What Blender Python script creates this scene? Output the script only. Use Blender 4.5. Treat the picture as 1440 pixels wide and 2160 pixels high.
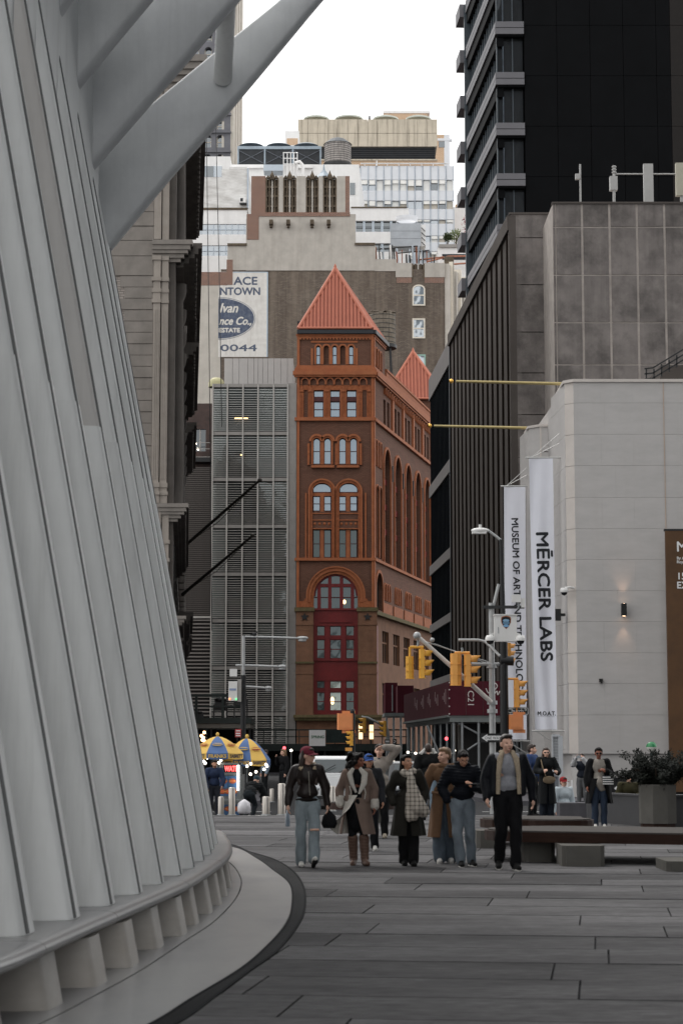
import bpy, bmesh, math, random
import numpy as np
from mathutils import Vector, Matrix, noise

for o in list(bpy.data.objects):
 bpy.data.objects.remove(o, do_unlink=True)
random.seed(7)
R = math.radians
SC = bpy.context.scene
COL = SC.collection

# ------------------------------------------------------------------ camera
FPX, EYE = 4200.0, 1.6                      # focal length in photo pixels, eye height in metres
PITCH = math.atan(501.0 / FPX)
cam_data = bpy.data.cameras.new('camera')
cam = bpy.data.objects.new('camera', cam_data)
COL.objects.link(cam)
cam.location = (0, 0, EYE)
cam.rotation_euler = (R(90) + PITCH, 0, 0)
cam_data.sensor_fit = 'VERTICAL'
cam_data.sensor_height = 36.0
cam_data.lens = FPX / 2160.0 * 36.0
cam_data.clip_start, cam_data.clip_end = 0.1, 3000
cam_data.dof.use_dof = True
cam_data.dof.focus_distance = 140.0
cam_data.dof.aperture_fstop = 5.0
SC.camera = cam
SC.render.resolution_x, SC.render.resolution_y = 682, 1024

# ------------------------------------------------------------------ sky and sun (overcast)
world = bpy.data.worlds.new('World')
SC.world = world
world.use_nodes = True
wn = world.node_tree
wn.nodes.clear()
sky = wn.nodes.new('ShaderNodeTexSky')
sky.sky_type = 'NISHITA'
sky.sun_disc = False
SUN_EL, SUN_AZ = R(52), R(-28)
sky.sun_elevation, sky.sun_rotation = SUN_EL, SUN_AZ
sky.air_density, sky.dust_density = 1.0, 3.0
hsv = wn.nodes.new('ShaderNodeHueSaturation')
hsv.inputs['Saturation'].default_value = 0.10
mixs = wn.nodes.new('ShaderNodeMix')
mixs.data_type = 'RGBA'
mixs.inputs['Factor'].default_value = 0.86         # thick even cloud over the clear sky
mixs.inputs['B'].default_value = (10.75, 10.75, 10.7, 1)
bgn = wn.nodes.new('ShaderNodeBackground')
bgn.inputs['Strength'].default_value = 0.128
wout = wn.nodes.new('ShaderNodeOutputWorld')
wn.links.new(sky.outputs[0], hsv.inputs['Color'])
wn.links.new(hsv.outputs[0], mixs.inputs['A'])
wn.links.new(mixs.outputs['Result'], bgn.inputs['Color'])
wn.links.new(bgn.outputs[0], wout.inputs[0])

sun_data = bpy.data.lights.new('sun', 'SUN')
sun_data.energy = 1.0
sun_data.angle = R(12)
sun_data.color = (1.0, 0.965, 0.92)
sun = bpy.data.objects.new('sun', sun_data)
COL.objects.link(sun)
_sd = Vector((math.sin(SUN_AZ) * math.cos(SUN_EL), math.cos(SUN_AZ) * math.cos(SUN_EL), math.sin(SUN_EL)))
sun.rotation_euler = _sd.to_track_quat('Z', 'Y').to_euler()
sun.location = (-20, 60, 80)

SC.view_settings.view_transform = 'Standard'
SC.view_settings.look = 'None'
SC.view_settings.exposure = 0.32
SC.view_settings.gamma = 1.0
SC.view_settings.use_curve_mapping = False
SC.render.engine = 'CYCLES'

# ------------------------------------------------------------------ measuring helpers
CT, ST = math.cos(PITCH), math.sin(PITCH)
def _dir(px, py):
 u = (px - 720.0) / FPX; v = (1080.0 - py) / FPX
 return Vector((u, CT - v * ST, ST + v * CT))
def P(px, py, Y):
 d = _dir(px, py); t = Y / d.y
 return Vector((d.x * t, Y, EYE + d.z * t))
def XX(px, Y, py=1300): return P(px, py, Y).x
def ZZ(py, Y): return P(720, py, Y).z
def G(px, py, z=0.0):
 d = _dir(px, py); t = (z - EYE) / d.z
 return Vector((d.x * t, d.y * t, z))
def wall_hit(px, O, dxdy, py=1300):
 """depth at which the sight line through px meets the upright plane x = O.x + dxdy*(y-O.y)"""
 d = _dir(px, py); k = d.x / d.y
 return (O[0] - dxdy * O[1]) / (k - dxdy)

# ------------------------------------------------------------------ mesh builder
class MB:
 def __init__(s, O=None, U=None, N=None):
  s.v = []; s.f = []; s.m = []; s.sm = []
  s.fr = None
  if O is not None:
   s.frame(O, U or (1, 0), N or (0, -1))
 def frame(s, O, U=(1, 0), N=(0, -1)):
  O = Vector(O) if len(O) == 3 else Vector((O[0], O[1], 0))
  U = Vector((U[0], U[1], 0)).normalized(); N = Vector((N[0], N[1], 0)).normalized()
  s.fr = (O, U, N); s.flip = U.cross(N).z < 0
  return s
 def add(s, vs, fs, m=0, smooth=False):
  b = len(s.v)
  if s.fr:
   O, U, N = s.fr
   vs = [O + U * p[0] + N * p[1] + Vector((0, 0, p[2])) for p in vs]
   if s.flip: fs = [tuple(reversed(f)) for f in fs]
  s.v.extend([tuple(p) for p in vs])
  for f in fs:
   s.f.append(tuple(i + b for i in f)); s.m.append(m); s.sm.append(smooth)
  return s
 def box(s, x0, x1, y0, y1, z0, z1, m=0):
  if x0 > x1: x0, x1 = x1, x0
  if y0 > y1: y0, y1 = y1, y0
  if z0 > z1: z0, z1 = z1, z0
  return s.add([(x0, y0, z0), (x1, y0, z0), (x1, y1, z0), (x0, y1, z0), (x0, y0, z1), (x1, y0, z1), (x1, y1, z1), (x0, y1, z1)],
      [(0, 3, 2, 1), (4, 5, 6, 7), (0, 1, 5, 4), (1, 2, 6, 5), (2, 3, 7, 6), (3, 0, 4, 7)], m)
 def cbox(s, c, sx, sy, sz, m=0):
  return s.box(c[0] - sx / 2, c[0] + sx / 2, c[1] - sy / 2, c[1] + sy / 2, c[2] - sz / 2, c[2] + sz / 2, m)
 def bar(s, p0, p1, w, h=None, m=0, up=(0, 0, 1)):
  """rectangular bar from p0 to p1"""
  p0 = Vector(p0); p1 = Vector(p1); h = h or w
  d = (p1 - p0).normalized(); up = Vector(up)
  if abs(d.dot(up)) > .98: up = Vector((0, 1, 0))
  a = d.cross(up).normalized() * (w / 2); b = a.cross(d).normalized() * (h / 2)
  vs = [p0 - a - b, p0 + a - b, p0 + a + b, p0 - a + b, p1 - a - b, p1 + a - b, p1 + a + b, p1 - a + b]
  return s.add(vs, [(0, 1, 2, 3), (7, 6, 5, 4), (4, 5, 1, 0), (5, 6, 2, 1), (6, 7, 3, 2), (7, 4, 0, 3)], m)
 def poly(s, pts, n0, n1, m=0, smooth=False):
  """polygon in the (x,z) plane extruded along y from n0 to n1 (y0<y1)"""
  k = len(pts)
  ar = sum(pts[i][0] * pts[(i + 1) % k][1] - pts[(i + 1) % k][0] * pts[i][1] for i in range(k))
  if ar < 0: pts = list(reversed(pts))
  vs = [(p[0], n0, p[1]) for p in pts] + [(p[0], n1, p[1]) for p in pts]
  fs = [tuple(range(k)), tuple(range(2 * k - 1, k - 1, -1))]
  s.add(vs, fs, m)
  b = [(i, i + k, (i + 1) % k + k, (i + 1) % k) for i in range(k)]
  base = len(s.v) - 2 * k
  for f in b:
   f = tuple(base + i for i in f)
   if s.fr and s.flip: f = tuple(reversed(f))
   s.f.append(f); s.m.append(m); s.sm.append(smooth)
  return s
 def slab(s, pts, z0, z1, m=0, smooth=False):
  """polygon in plan extruded upward"""
  k = len(pts)
  ar = sum(pts[i][0] * pts[(i + 1) % k][1] - pts[(i + 1) % k][0] * pts[i][1] for i in range(k))
  if ar < 0: pts = list(reversed(pts))
  vs = [(p[0], p[1], z0) for p in pts] + [(p[0], p[1], z1) for p in pts]
  s.add(vs, [tuple(range(k - 1, -1, -1)), tuple(range(k, 2 * k))], m)
  base = len(s.v) - 2 * k
  for i in range(k):
   f = tuple(base + j for j in (i, (i + 1) % k, (i + 1) % k + k, i + k))
   if s.fr and s.flip: f = tuple(reversed(f))
   s.f.append(f); s.m.append(m); s.sm.append(smooth)
  return s
 def cyl(s, p0, p1, r0, r1=None, n=12, m=0, caps=True, smooth=True):
  p0 = Vector(p0); p1 = Vector(p1); r1 = r0 if r1 is None else r1
  d = (p1 - p0).normalized()
  a = d.orthogonal().normalized(); b = d.cross(a)
  vs = []
  for p, r in ((p0, r0), (p1, r1)):
   for i in range(n):
    t = 2 * math.pi * i / n
    vs.append(p + a * (r * math.cos(t)) + b * (r * math.sin(t)))
  s.add(vs, [(i, (i + 1) % n, (i + 1) % n + n, i + n) for i in range(n)], m, smooth)
  if caps:
   s.add(vs[:n], [tuple(range(n - 1, -1, -1))], m); s.add(vs[n:], [tuple(range(n))], m)
  return s
 def tube(s, path, r, n=8, m=0):
  path = [Vector(p) for p in path]
  rr = r if isinstance(r, (list, tuple)) else [r] * len(path)
  vs = []; a = None
  for i, p in enumerate(path):
   d = (path[min(i + 1, len(path) - 1)] - path[max(i - 1, 0)]).normalized()
   if a is None: a = d.orthogonal().normalized()
   a = (a - d * a.dot(d)).normalized(); b = d.cross(a)
   for k in range(n):
    t = 2 * math.pi * k / n
    vs.append(p + a * (rr[i] * math.cos(t)) + b * (rr[i] * math.sin(t)))
  L = len(path)
  fs = [(i * n + k, i * n + (k + 1) % n, (i + 1) * n + (k + 1) % n, (i + 1) * n + k) for i in range(L - 1) for k in range(n)]
  s.add(vs, fs, m, True)
  s.add(vs[:n], [tuple(range(n - 1, -1, -1))], m); s.add(vs[-n:], [tuple(range(n))], m)
  return s
 def lathe(s, prof, c=(0, 0, 0), n=16, m=0, a0=0, a1=2 * math.pi, smooth=True):
  c = Vector(c); full = abs(a1 - a0 - 2 * math.pi) < 1e-4
  k = n if full else n + 1
  vs = []
  for r, z in prof:
   for i in range(k):
    t = a0 + (a1 - a0) * i / n
    vs.append((c.x + r * math.cos(t), c.y + r * math.sin(t), c.z + z))
  fs = []
  for j in range(len(prof) - 1):
   for i in range(n):
    i2 = (i + 1) % k
    fs.append((j * k + i, j * k + i2, (j + 1) * k + i2, (j + 1) * k + i))
  return s.add(vs, fs, m, smooth)
 def ell(s, c, rx, ry=None, rz=None, n=14, m=0):
  ry = rx if ry is None else ry; rz = rx if rz is None else rz
  h = n // 2 + 1; vs = []
  for j in range(h + 1):
   ph = math.pi * j / h - math.pi / 2
   for i in range(n):
    t = 2 * math.pi * i / n
    vs.append((c[0] + rx * math.cos(ph) * math.cos(t), c[1] + ry * math.cos(ph) * math.sin(t), c[2] + rz * math.sin(ph)))
  fs = [(j * n + i, j * n + (i + 1) % n, (j + 1) * n + (i + 1) % n, (j + 1) * n + i) for j in range(h) for i in range(n)]
  return s.add(vs, fs, m, True)
 def mesh(s, name, mats, off=(0, 0, 0)):
  me = bpy.data.meshes.new(name)
  if off[0] or off[1] or off[2]:
   vs = [(p[0] - off[0], p[1] - off[1], p[2] - off[2]) for p in s.v]
  else: vs = s.v
  me.from_pydata(vs, [], s.f)
  for mt in (mats if isinstance(mats, (list, tuple)) else [mats]):
   me.materials.append(mt)
  if len(me.materials) > 1:
   me.polygons.foreach_set('material_index', s.m)
  if any(s.sm): me.polygons.foreach_set('use_smooth', s.sm)
  me.validate(); me.update()
  return me

def wloc(o):
 l = Vector((0, 0, 0))
 while o is not None:
  l = l + o.location; o = o.parent
 return l
def tag(o, label, cat, group=None, kind=None):
 if label: o['label'] = label
 if cat: o['category'] = cat
 if group: o['group'] = group
 if kind: o['kind'] = kind
 return o
def thing(name, label, cat, loc=(0, 0, 0), rz=0.0, group=None):
 o = bpy.data.objects.new(name, None)
 o.empty_display_size = 0.2
 COL.objects.link(o); o.location = loc; o.rotation_euler = (0, 0, rz)
 return tag(o, label, cat, group)
def link(name, me, parent=None, loc=(0, 0, 0)):
 o = bpy.data.objects.new(name, me); COL.objects.link(o)
 o.parent = parent; o.location = loc
 return o
def part(mb, name, mats, parent=None, local=False):
 """mesh object whose vertices were given in world space (or in the parent's own space)"""
 off = (0, 0, 0) if (local or parent is None) else wloc(parent)
 return link(name, mb.mesh(name, mats, off), parent)
def struct(mb, name, mats):
 o = part(mb, name, mats); o['kind'] = 'structure'; return o
def solo(mb, name, mats, label, cat, group=None, loc=None):
 """a thing that is one mesh, with its origin at its base"""
 if loc is None:
  a = np.array(s_v(mb)); loc = ((a[:, 0].min() + a[:, 0].max()) / 2, (a[:, 1].min() + a[:, 1].max()) / 2, a[:, 2].min())
 o = link(name, mb.mesh(name, mats, loc), None, loc)
 return tag(o, label, cat, group)
def s_v(mb): return mb.v
def copy_tree(o, parent=None):
 c = o.copy(); COL.objects.link(c); c.parent = parent
 for ch in list(o.children): copy_tree(ch, c)
 return c

def wall_holes(mb, x0, x1, z0, z1, holes, n0, n1, m=0, seg=10):
 """a wall slab with real openings; hole = (x0,x1,z0,z1[,arch]) where arch True rounds the head"""
 xs = sorted({x0, x1, *[max(x0, min(x1, h[0])) for h in holes], *[max(x0, min(x1, h[1])) for h in holes]})
 zs = sorted({z0, z1, *[max(z0, min(z1, h[2])) for h in holes], *[max(z0, min(z1, h[3])) for h in holes]})
 for j in range(len(zs) - 1):
  zc = (zs[j] + zs[j + 1]) / 2; run = None
  for i in range(len(xs) - 1):
   xc = (xs[i] + xs[i + 1]) / 2
   solid = not any(h[0] < xc < h[1] and h[2] < zc < h[3] for h in holes)
   if solid and run is None: run = xs[i]
   if not solid and run is not None:
    mb.box(run, xs[i], n0, n1, zs[j], zs[j + 1], m); run = None
  if run is not None: mb.box(run, x1, n0, n1, zs[j], zs[j + 1], m)
 for h in holes:
  if len(h) > 4 and h[4]:
   cx = (h[0] + h[1]) / 2; r = (h[1] - h[0]) / 2
   ry = min(r * (h[4] if h[4] is not True else 1.0), h[3] - h[2]); zc = h[3] - ry
   for sgn in (-1, 1):
    pts = [(cx + sgn * r, h[3])]
    arc = [(cx + sgn * r * math.cos(t), zc + ry * math.sin(t)) for t in [math.pi / 2 * k / seg for k in range(seg + 1)]]
    pts = [(cx + sgn * r, h[3])] + arc
    mb.poly(pts, n0, n1, m)
def arch_pts(x0, x1, z0, z1, seg=14, ratio=1.0):
 cx = (x0 + x1) / 2; r = (x1 - x0) / 2; ry = r * ratio; zc = z1 - ry
 return [(x0, z0), (x1, z0)] + [(cx + r * math.cos(math.pi * k / seg), zc + ry * math.sin(math.pi * k / seg)) for k in range(seg + 1)]
def arch_band(mb, x0, x1, zs, z1, w, n0, n1, legs=None, m=0, seg=18):
 """projecting band round an arch: inner span x0..x1 springing at zs, crown z1, width w, legs down to z=legs"""
 cx = (x0 + x1) / 2; r = (x1 - x0) / 2; ry = z1 - zs
 for k in range(seg):
  a = math.pi * k / seg; b = math.pi * (k + 1) / seg
  mb.poly([(cx + r * math.cos(a), zs + ry * math.sin(a)), (cx + (r + w) * math.cos(a), zs + (ry + w) * math.sin(a)),
     (cx + (r + w) * math.cos(b), zs + (ry + w) * math.sin(b)), (cx + r * math.cos(b), zs + ry * math.sin(b))], n0, n1, m)
 if legs is not None:
  mb.box(x0 - w, x0, n0, n1, legs, zs, m); mb.box(x1, x1 + w, n0, n1, legs, zs, m)

# ------------------------------------------------------------------ materials
def S(h):
 """sRGB hex to linear"""
 h = h.lstrip('#'); c = [int(h[i:i + 2], 16) / 255 for i in (0, 2, 4)]
 return tuple(x / 12.92 if x < .04045 else ((x + .055) / 1.055) ** 2.4 for x in c)
_mats = {}
def mat(name, col, rough=.7, metal=0.0, var=.12, scale=3.0, bump=0.0, bscale=None, streak=0.0, streak_col=None, streak_scale=1.0,
  spec=.4, emit=None, estr=0.0, alpha=None, detail=6.0, blotch=None, blotch_scale=.4, blotch_amt=.5, coat=0.0, trans=0.0, stretch=None, objvar=0.0):
 if name in _mats: return _mats[name]
 m = bpy.data.materials.new(name); m.use_nodes = True
 nt = m.node_tree; N = nt.nodes; L = nt.links
 b = N['Principled BSDF']
 b.inputs['Roughness'].default_value = rough; b.inputs['Metallic'].default_value = metal
 b.inputs['Specular IOR Level'].default_value = spec
 if coat: b.inputs['Coat Weight'].default_value = coat
 if trans: b.inputs['Transmission Weight'].default_value = trans
 c4 = (*col[:3], 1)
 src = None
 tc = N.new('ShaderNodeTexCoord')
 mp = N.new('ShaderNodeMapping'); L.new(tc.outputs['Object'], mp.inputs['Vector'])
 if stretch: mp.inputs['Scale'].default_value = stretch
 oi = N.new('ShaderNodeObjectInfo')
 def mixc(fac, a, bb):
  x = N.new('ShaderNodeMix'); x.data_type = 'RGBA'
  if hasattr(fac, 'links'): L.new(fac, x.inputs['Factor'])
  else: x.inputs['Factor'].default_value = fac
  for k, val in (('A', a), ('B', bb)):
   if hasattr(val, 'links'): L.new(val, x.inputs[k])
   else: x.inputs[k].default_value = val
  return x.outputs['Result']
 def ramp(inp, a, bb):
  r = N.new('ShaderNodeMapRange'); L.new(inp, r.inputs['Value'])
  r.inputs['From Min'].default_value = a; r.inputs['From Max'].default_value = bb
  return r.outputs['Result']
 cur = c4
 if var:
  n = N.new('ShaderNodeTexNoise'); L.new(mp.outputs[0], n.inputs['Vector'])
  n.inputs['Scale'].default_value = scale; n.inputs['Detail'].default_value = detail; n.inputs['Roughness'].default_value = .65
  lo = tuple(max(0, x * (1 - var * 1.6)) for x in col[:3]) + (1,); hi = tuple(min(1, x * (1 + var * 1.4)) for x in col[:3]) + (1,)
  cur = mixc(ramp(n.outputs['Fac'], .28, .72), lo, hi)
 if blotch:
  n = N.new('ShaderNodeTexNoise'); L.new(mp.outputs[0], n.inputs['Vector'])
  n.inputs['Scale'].default_value = blotch_scale; n.inputs['Detail'].default_value = 8; n.inputs['Roughness'].default_value = .7
  f = ramp(n.outputs['Fac'], .42, .66)
  mul = N.new('ShaderNodeMath'); mul.operation = 'MULTIPLY'; L.new(f, mul.inputs[0]); mul.inputs[1].default_value = blotch_amt
  cur = mixc(mul.outputs[0], cur, (*blotch, 1))
 if streak:
  mp2 = N.new('ShaderNodeMapping'); L.new(tc.outputs['Object'], mp2.inputs['Vector'])
  mp2.inputs['Scale'].default_value = (streak_scale, streak_scale, streak_scale * .06)
  n = N.new('ShaderNodeTexNoise'); L.new(mp2.outputs[0], n.inputs['Vector'])
  n.inputs['Scale'].default_value = 1.6; n.inputs['Detail'].default_value = 7; n.inputs['Roughness'].default_value = .7
  f = ramp(n.outputs['Fac'], .48, .74)
  mul = N.new('ShaderNodeMath'); mul.operation = 'MULTIPLY'; L.new(f, mul.inputs[0]); mul.inputs[1].default_value = streak
  sc = streak_col or tuple(x * .35 for x in col[:3])
  cur = mixc(mul.outputs[0], cur, (*sc, 1))
 if objvar:                                       # each laid piece has its own tone
  r = N.new('ShaderNodeMapRange'); L.new(oi.outputs['Random'], r.inputs['Value']); r.inputs['To Min'].default_value = 1 - objvar; r.inputs['To Max'].default_value = 1 + objvar
  x = N.new('ShaderNodeVectorMath'); x.operation = 'SCALE'
  L.new(cur, x.inputs[0]); L.new(r.outputs[0], x.inputs['Scale']); cur = x.outputs[0]
 if hasattr(cur, 'links'): L.new(cur, b.inputs['Base Color'])
 else: b.inputs['Base Color'].default_value = c4
 if bump:
  n = N.new('ShaderNodeTexNoise'); L.new(mp.outputs[0], n.inputs['Vector'])
  n.inputs['Scale'].default_value = bscale or scale * 3; n.inputs['Detail'].default_value = 5
  bp = N.new('ShaderNodeBump'); bp.inputs['Strength'].default_value = bump; bp.inputs['Distance'].default_value = .02
  L.new(n.outputs['Fac'], bp.inputs['Height']); L.new(bp.outputs[0], b.inputs['Normal'])
 if emit:
  b.inputs['Emission Color'].default_value = (*emit, 1); b.inputs['Emission Strength'].default_value = estr
 if not objvar: N.remove(oi)
 _mats[name] = m
 return m
def brickmat(name, c1, c2, mortar, bw=.22, bh=.075, ms=.012, rough=.85, dirt=None, dirt_amt=.6, dirt_scale=.3, streak=0.0, streak_col=(.03, .03, .03), axis='XZ', bump=.3):
 if name in _mats: return _mats[name]
 m = bpy.data.materials.new(name); m.use_nodes = True
 nt = m.node_tree; N = nt.nodes; L = nt.links; b = N['Principled BSDF']
 b.inputs['Roughness'].default_value = rough; b.inputs['Specular IOR Level'].default_value = .25
 tc = N.new('ShaderNodeTexCoord')
 sp = N.new('ShaderNodeSeparateXYZ'); L.new(tc.outputs['Object'], sp.inputs[0])
 cb = N.new('ShaderNodeCombineXYZ')
 ad = N.new('ShaderNodeMath'); ad.operation = 'ADD'
 L.new(sp.outputs['X'], ad.inputs[0]); L.new(sp.outputs['Y'], ad.inputs[1])
 L.new(ad.outputs[0] if axis == 'S' else sp.outputs['X' if axis == 'XZ' else 'Y'], cb.inputs['X']); L.new(sp.outputs['Z'], cb.inputs['Y'])
 br = N.new('ShaderNodeTexBrick'); L.new(cb.outputs[0], br.inputs['Vector'])
 br.inputs['Color1'].default_value = (*c1, 1); br.inputs['Color2'].default_value = (*c2, 1); br.inputs['Mortar'].default_value = (*mortar, 1)
 br.inputs['Scale'].default_value = 1.0; br.inputs['Brick Width'].default_value = bw; br.inputs['Row Height'].default_value = bh
 br.inputs['Mortar Size'].default_value = ms; br.inputs['Bias'].default_value = 0.0
 cur = br.outputs['Color']
 def layer(cur, colr, amt, scl, lo, hi, rough=.7):
  n = N.new('ShaderNodeTexNoise'); mp = N.new('ShaderNodeMapping'); L.new(tc.outputs['Object'], mp.inputs['Vector'])
  mp.inputs['Scale'].default_value = scl; L.new(mp.outputs[0], n.inputs['Vector'])
  n.inputs['Scale'].default_value = 1; n.inputs['Detail'].default_value = 9; n.inputs['Roughness'].default_value = rough
  r = N.new('ShaderNodeMapRange'); L.new(n.outputs['Fac'], r.inputs['Value']); r.inputs['From Min'].default_value = lo; r.inputs['From Max'].default_value = hi; r.inputs['To Max'].default_value = amt
  x = N.new('ShaderNodeMix'); x.data_type = 'RGBA'; L.new(r.outputs[0], x.inputs['Factor']); L.new(cur, x.inputs['A']); x.inputs['B'].default_value = (*colr, 1)
  return x.outputs['Result']
 if dirt: cur = layer(cur, dirt, dirt_amt, (dirt_scale,) * 3, .4, .66)
 if streak: cur = layer(cur, streak_col, streak, (.9, .9, .05), .46, .72)
 L.new(cur, b.inputs['Base Color'])
 bp = N.new('ShaderNodeBump'); bp.inputs['Strength'].default_value = bump; bp.inputs['Distance'].default_value = .015
 iv = N.new('ShaderNodeMath'); iv.operation = 'SUBTRACT'; iv.inputs[0].default_value = 1; L.new(br.outputs['Fac'], iv.inputs[1])
 L.new(iv.outputs[0], bp.inputs['Height']); L.new(bp.outputs[0], b.inputs['Normal'])
 _mats[name] = m
 return m
def glass(name, col, refl=.35, rough=.04, tint=(.9, .96, 1.0), interior=0.0, icol=(1, .9, .75)):
 """window glass: dark room behind plus a mirror-like reflection of the sky"""
 if name in _mats: return _mats[name]
 m = bpy.data.materials.new(name); m.use_nodes = True
 nt = m.node_tree; N = nt.nodes; L = nt.links
 b = N['Principled BSDF']
 b.inputs['Base Color'].default_value = (*col, 1); b.inputs['Roughness'].default_value = .6; b.inputs['Specular IOR Level'].default_value = .2
 g = N.new('ShaderNodeBsdfGlossy'); g.inputs['Color'].default_value = (*tint, 1); g.inputs['Roughness'].default_value = rough
 mx = N.new('ShaderNodeMixShader')
 tc = N.new('ShaderNodeTexCoord'); n = N.new('ShaderNodeTexNoise'); n.inputs['Scale'].default_value = .55; n.inputs['Detail'].default_value = 2
 L.new(tc.outputs['Object'], n.inputs['Vector'])
 bp = N.new('ShaderNodeBump'); bp.inputs['Strength'].default_value = .12; bp.inputs['Distance'].default_value = .25
 L.new(n.outputs['Fac'], bp.inputs['Height']); L.new(bp.outputs[0], g.inputs['Normal'])
 mx.inputs[0].default_value = refl
 L.new(b.outputs[0], mx.inputs[1]); L.new(g.outputs[0], mx.inputs[2]); L.new(mx.outputs[0], N['Material Output'].inputs['Surface'])
 _mats[name] = m
 return m

def text_mb(body, size, O, U, V, mb=None, depth=.004, bold=0.0, align='LEFT', spacing=1.0, m=0, shear=0.0, width=None, fat=0.0):
 """flat lettering as thin geometry: O lower-left (or centre) point, U reading direction, V letter-up direction"""
 cu = bpy.data.curves.new('t', 'FONT'); cu.body = body; cu.size = size; cu.offset = bold
 cu.align_x = align; cu.space_character = spacing; cu.shear = shear; cu.resolution_u = 3
 ob = bpy.data.objects.new('t', cu); COL.objects.link(ob)
 me = ob.to_mesh()
 vs = [v.co.copy() for v in me.vertices]; fs = [tuple(p.vertices) for p in me.polygons]
 ob.to_mesh_clear(); bpy.data.objects.remove(ob); bpy.data.curves.remove(cu)
 if width and vs:
  w = max(v.x for v in vs) - min(v.x for v in vs)
  k = width / max(w, 1e-6)
  for v in vs: v.x *= k
 mb = mb or MB()
 O = Vector(O); U = Vector(U).normalized(); V = Vector(V).normalized(); Nn = U.cross(V).normalized()
 pts = [O + U * v.x + V * v.y + Nn * depth for v in vs]
 mb.add(pts, fs, m)
 if fat:                                          # heavier strokes: shifted copies, each a hair behind the last
  for i, (a, b) in enumerate(((1, 0), (-1, 0), (0, 1), (0, -1))):
   mb.add([p + U * (a * fat) + V * (b * fat) - Nn * (.0012 * (i + 1)) for p in pts], fs, m)
 return mb
# ================================================================== ground
M_pave = mat('granite_paving', S('#605f60'), rough=.72, var=.26, scale=14, bump=.25, bscale=70, blotch=S('#424142'), blotch_scale=.9, blotch_amt=.8, spec=.03, objvar=.3, stretch=(.35, 1, 1))
M_joint = mat('paving_joint', S('#303033'), rough=.9, var=.1)
M_road = mat('asphalt', (.042, .042, .044), spec=.08, rough=.9, var=.2, scale=6, bump=.2, bscale=40)
M_kerb = mat('granite_kerb', S('#8d8b88'), rough=.75, var=.1, scale=6)
M_walk = mat('concrete_walk', S('#57565a'), spec=.1, rough=.9, var=.14, scale=2)
M_paint = mat('road_paint', (.7, .7, .68), rough=.7, var=.15, scale=8)

g = MB(); g.add([(-900, -60, -.16), (900, -60, -.16), (900, 2400, -.16), (-900, 2400, -.16)], [(0, 1, 2, 3)])
struct(g, 'road', M_road)
g = MB(); g.box(-70, 70, -30, 49.2, -.3, -.035)
plaza = struct(g, 'plaza', M_joint)
# granite slabs laid in rows, the grid turned a little clockwise against the lens axis
AX = math.atan(.1286)
TU = Vector((math.cos(AX), -math.sin(AX), 0)); TV = Vector((math.sin(AX), math.cos(AX), 0))
rows = []
rnd = random.Random(3)
v = 4.4
slabs_seen, slabs_rest = [], []
row_i = 0
while v < 58:
 h = 1.1
 u = -30 + rnd.random() * 2.6
 while u < 34:
  L = rnd.choice((2.2, 2.6, 2.6, 3.0))
  c = TU * (u + L / 2) + TV * (v + h / 2)
  if c.y < 50 and c.y > 1:
   lim = .1715 * c.y + 1.9
   d = (u, u + L, v, v + h, c)
   if abs(c.x) < lim and c.y > 7.5 and c.x > -3.4: slabs_seen.append(d)
   elif abs(c.x) < 26: slabs_rest.append(d)
  u += L
 v += h; row_i += 1
def slab_pts(d, row_gap, clip=49.2):
 u0, u1, v0, v1, c = d
 g0 = .008; r0 = row_gap[0]; r1 = row_gap[1]
 ps = [TU * (u0 + g0) + TV * (v0 + r0), TU * (u1 - g0) + TV * (v0 + r0), TU * (u1 - g0) + TV * (v1 - r1), TU * (u0 + g0) + TV * (v1 - r1)]
 return [(p.x, min(p.y, clip)) for p in ps]
def gaps(d):
 k = round((d[2] - 4.4) / 1.1)
 return (.032, .005) if k % 2 == 0 else (.005, .032)
for d in slabs_seen:
 z = rnd.uniform(-.003, .003)
 mb = MB(); mb.slab(slab_pts(d, gaps(d)), -.034, z)
 part(mb, 'paving_stone', M_pave, plaza)
mb = MB()
for d in slabs_rest:
 mb.slab(slab_pts(d, gaps(d)), -.034, rnd.uniform(-.003, .003))
o = part(mb, 'paving_field', M_pave, plaza); o['kind'] = 'stuff'
# kerb, far pavements and side street
g = MB()
x = -40.0
while x < 40:
 g.box(x, x + 1.96, 49.205, 49.45, -.3, -.005); x += 2.0
struct(g, 'kerb', M_kerb)
SD = -0.0667                                    # the side street drifts left with distance
def sx(x0, Y, y0=70.0, sd=SD): return x0 + sd * (Y - y0)
g = MB()
g.slab([(-60, 63.5), (-2.4, 63.5), (sx(-2.4, 124), 124), (-60, 124)], -.3, -.01)
g.slab([(60, 63.5), (4.9, 63.5), (sx(4.9, 124), 124), (60, 124)], -.3, -.01)
g.box(-60, 60, 143.5, 149.8, -.3, -.01)
struct(g, 'pavement', M_walk)
g = MB()
for i in range(9):
 g.box(-11 + i * 1.4, -10.4 + i * 1.4, 51.2, 54.2, -.159, -.155)
for x in (-20, -8, 4, 16):
 g.box(x, x + 6, 57.2, 57.32, -.159, -.155)
struct(g, 'road_markings', M_paint)

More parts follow.
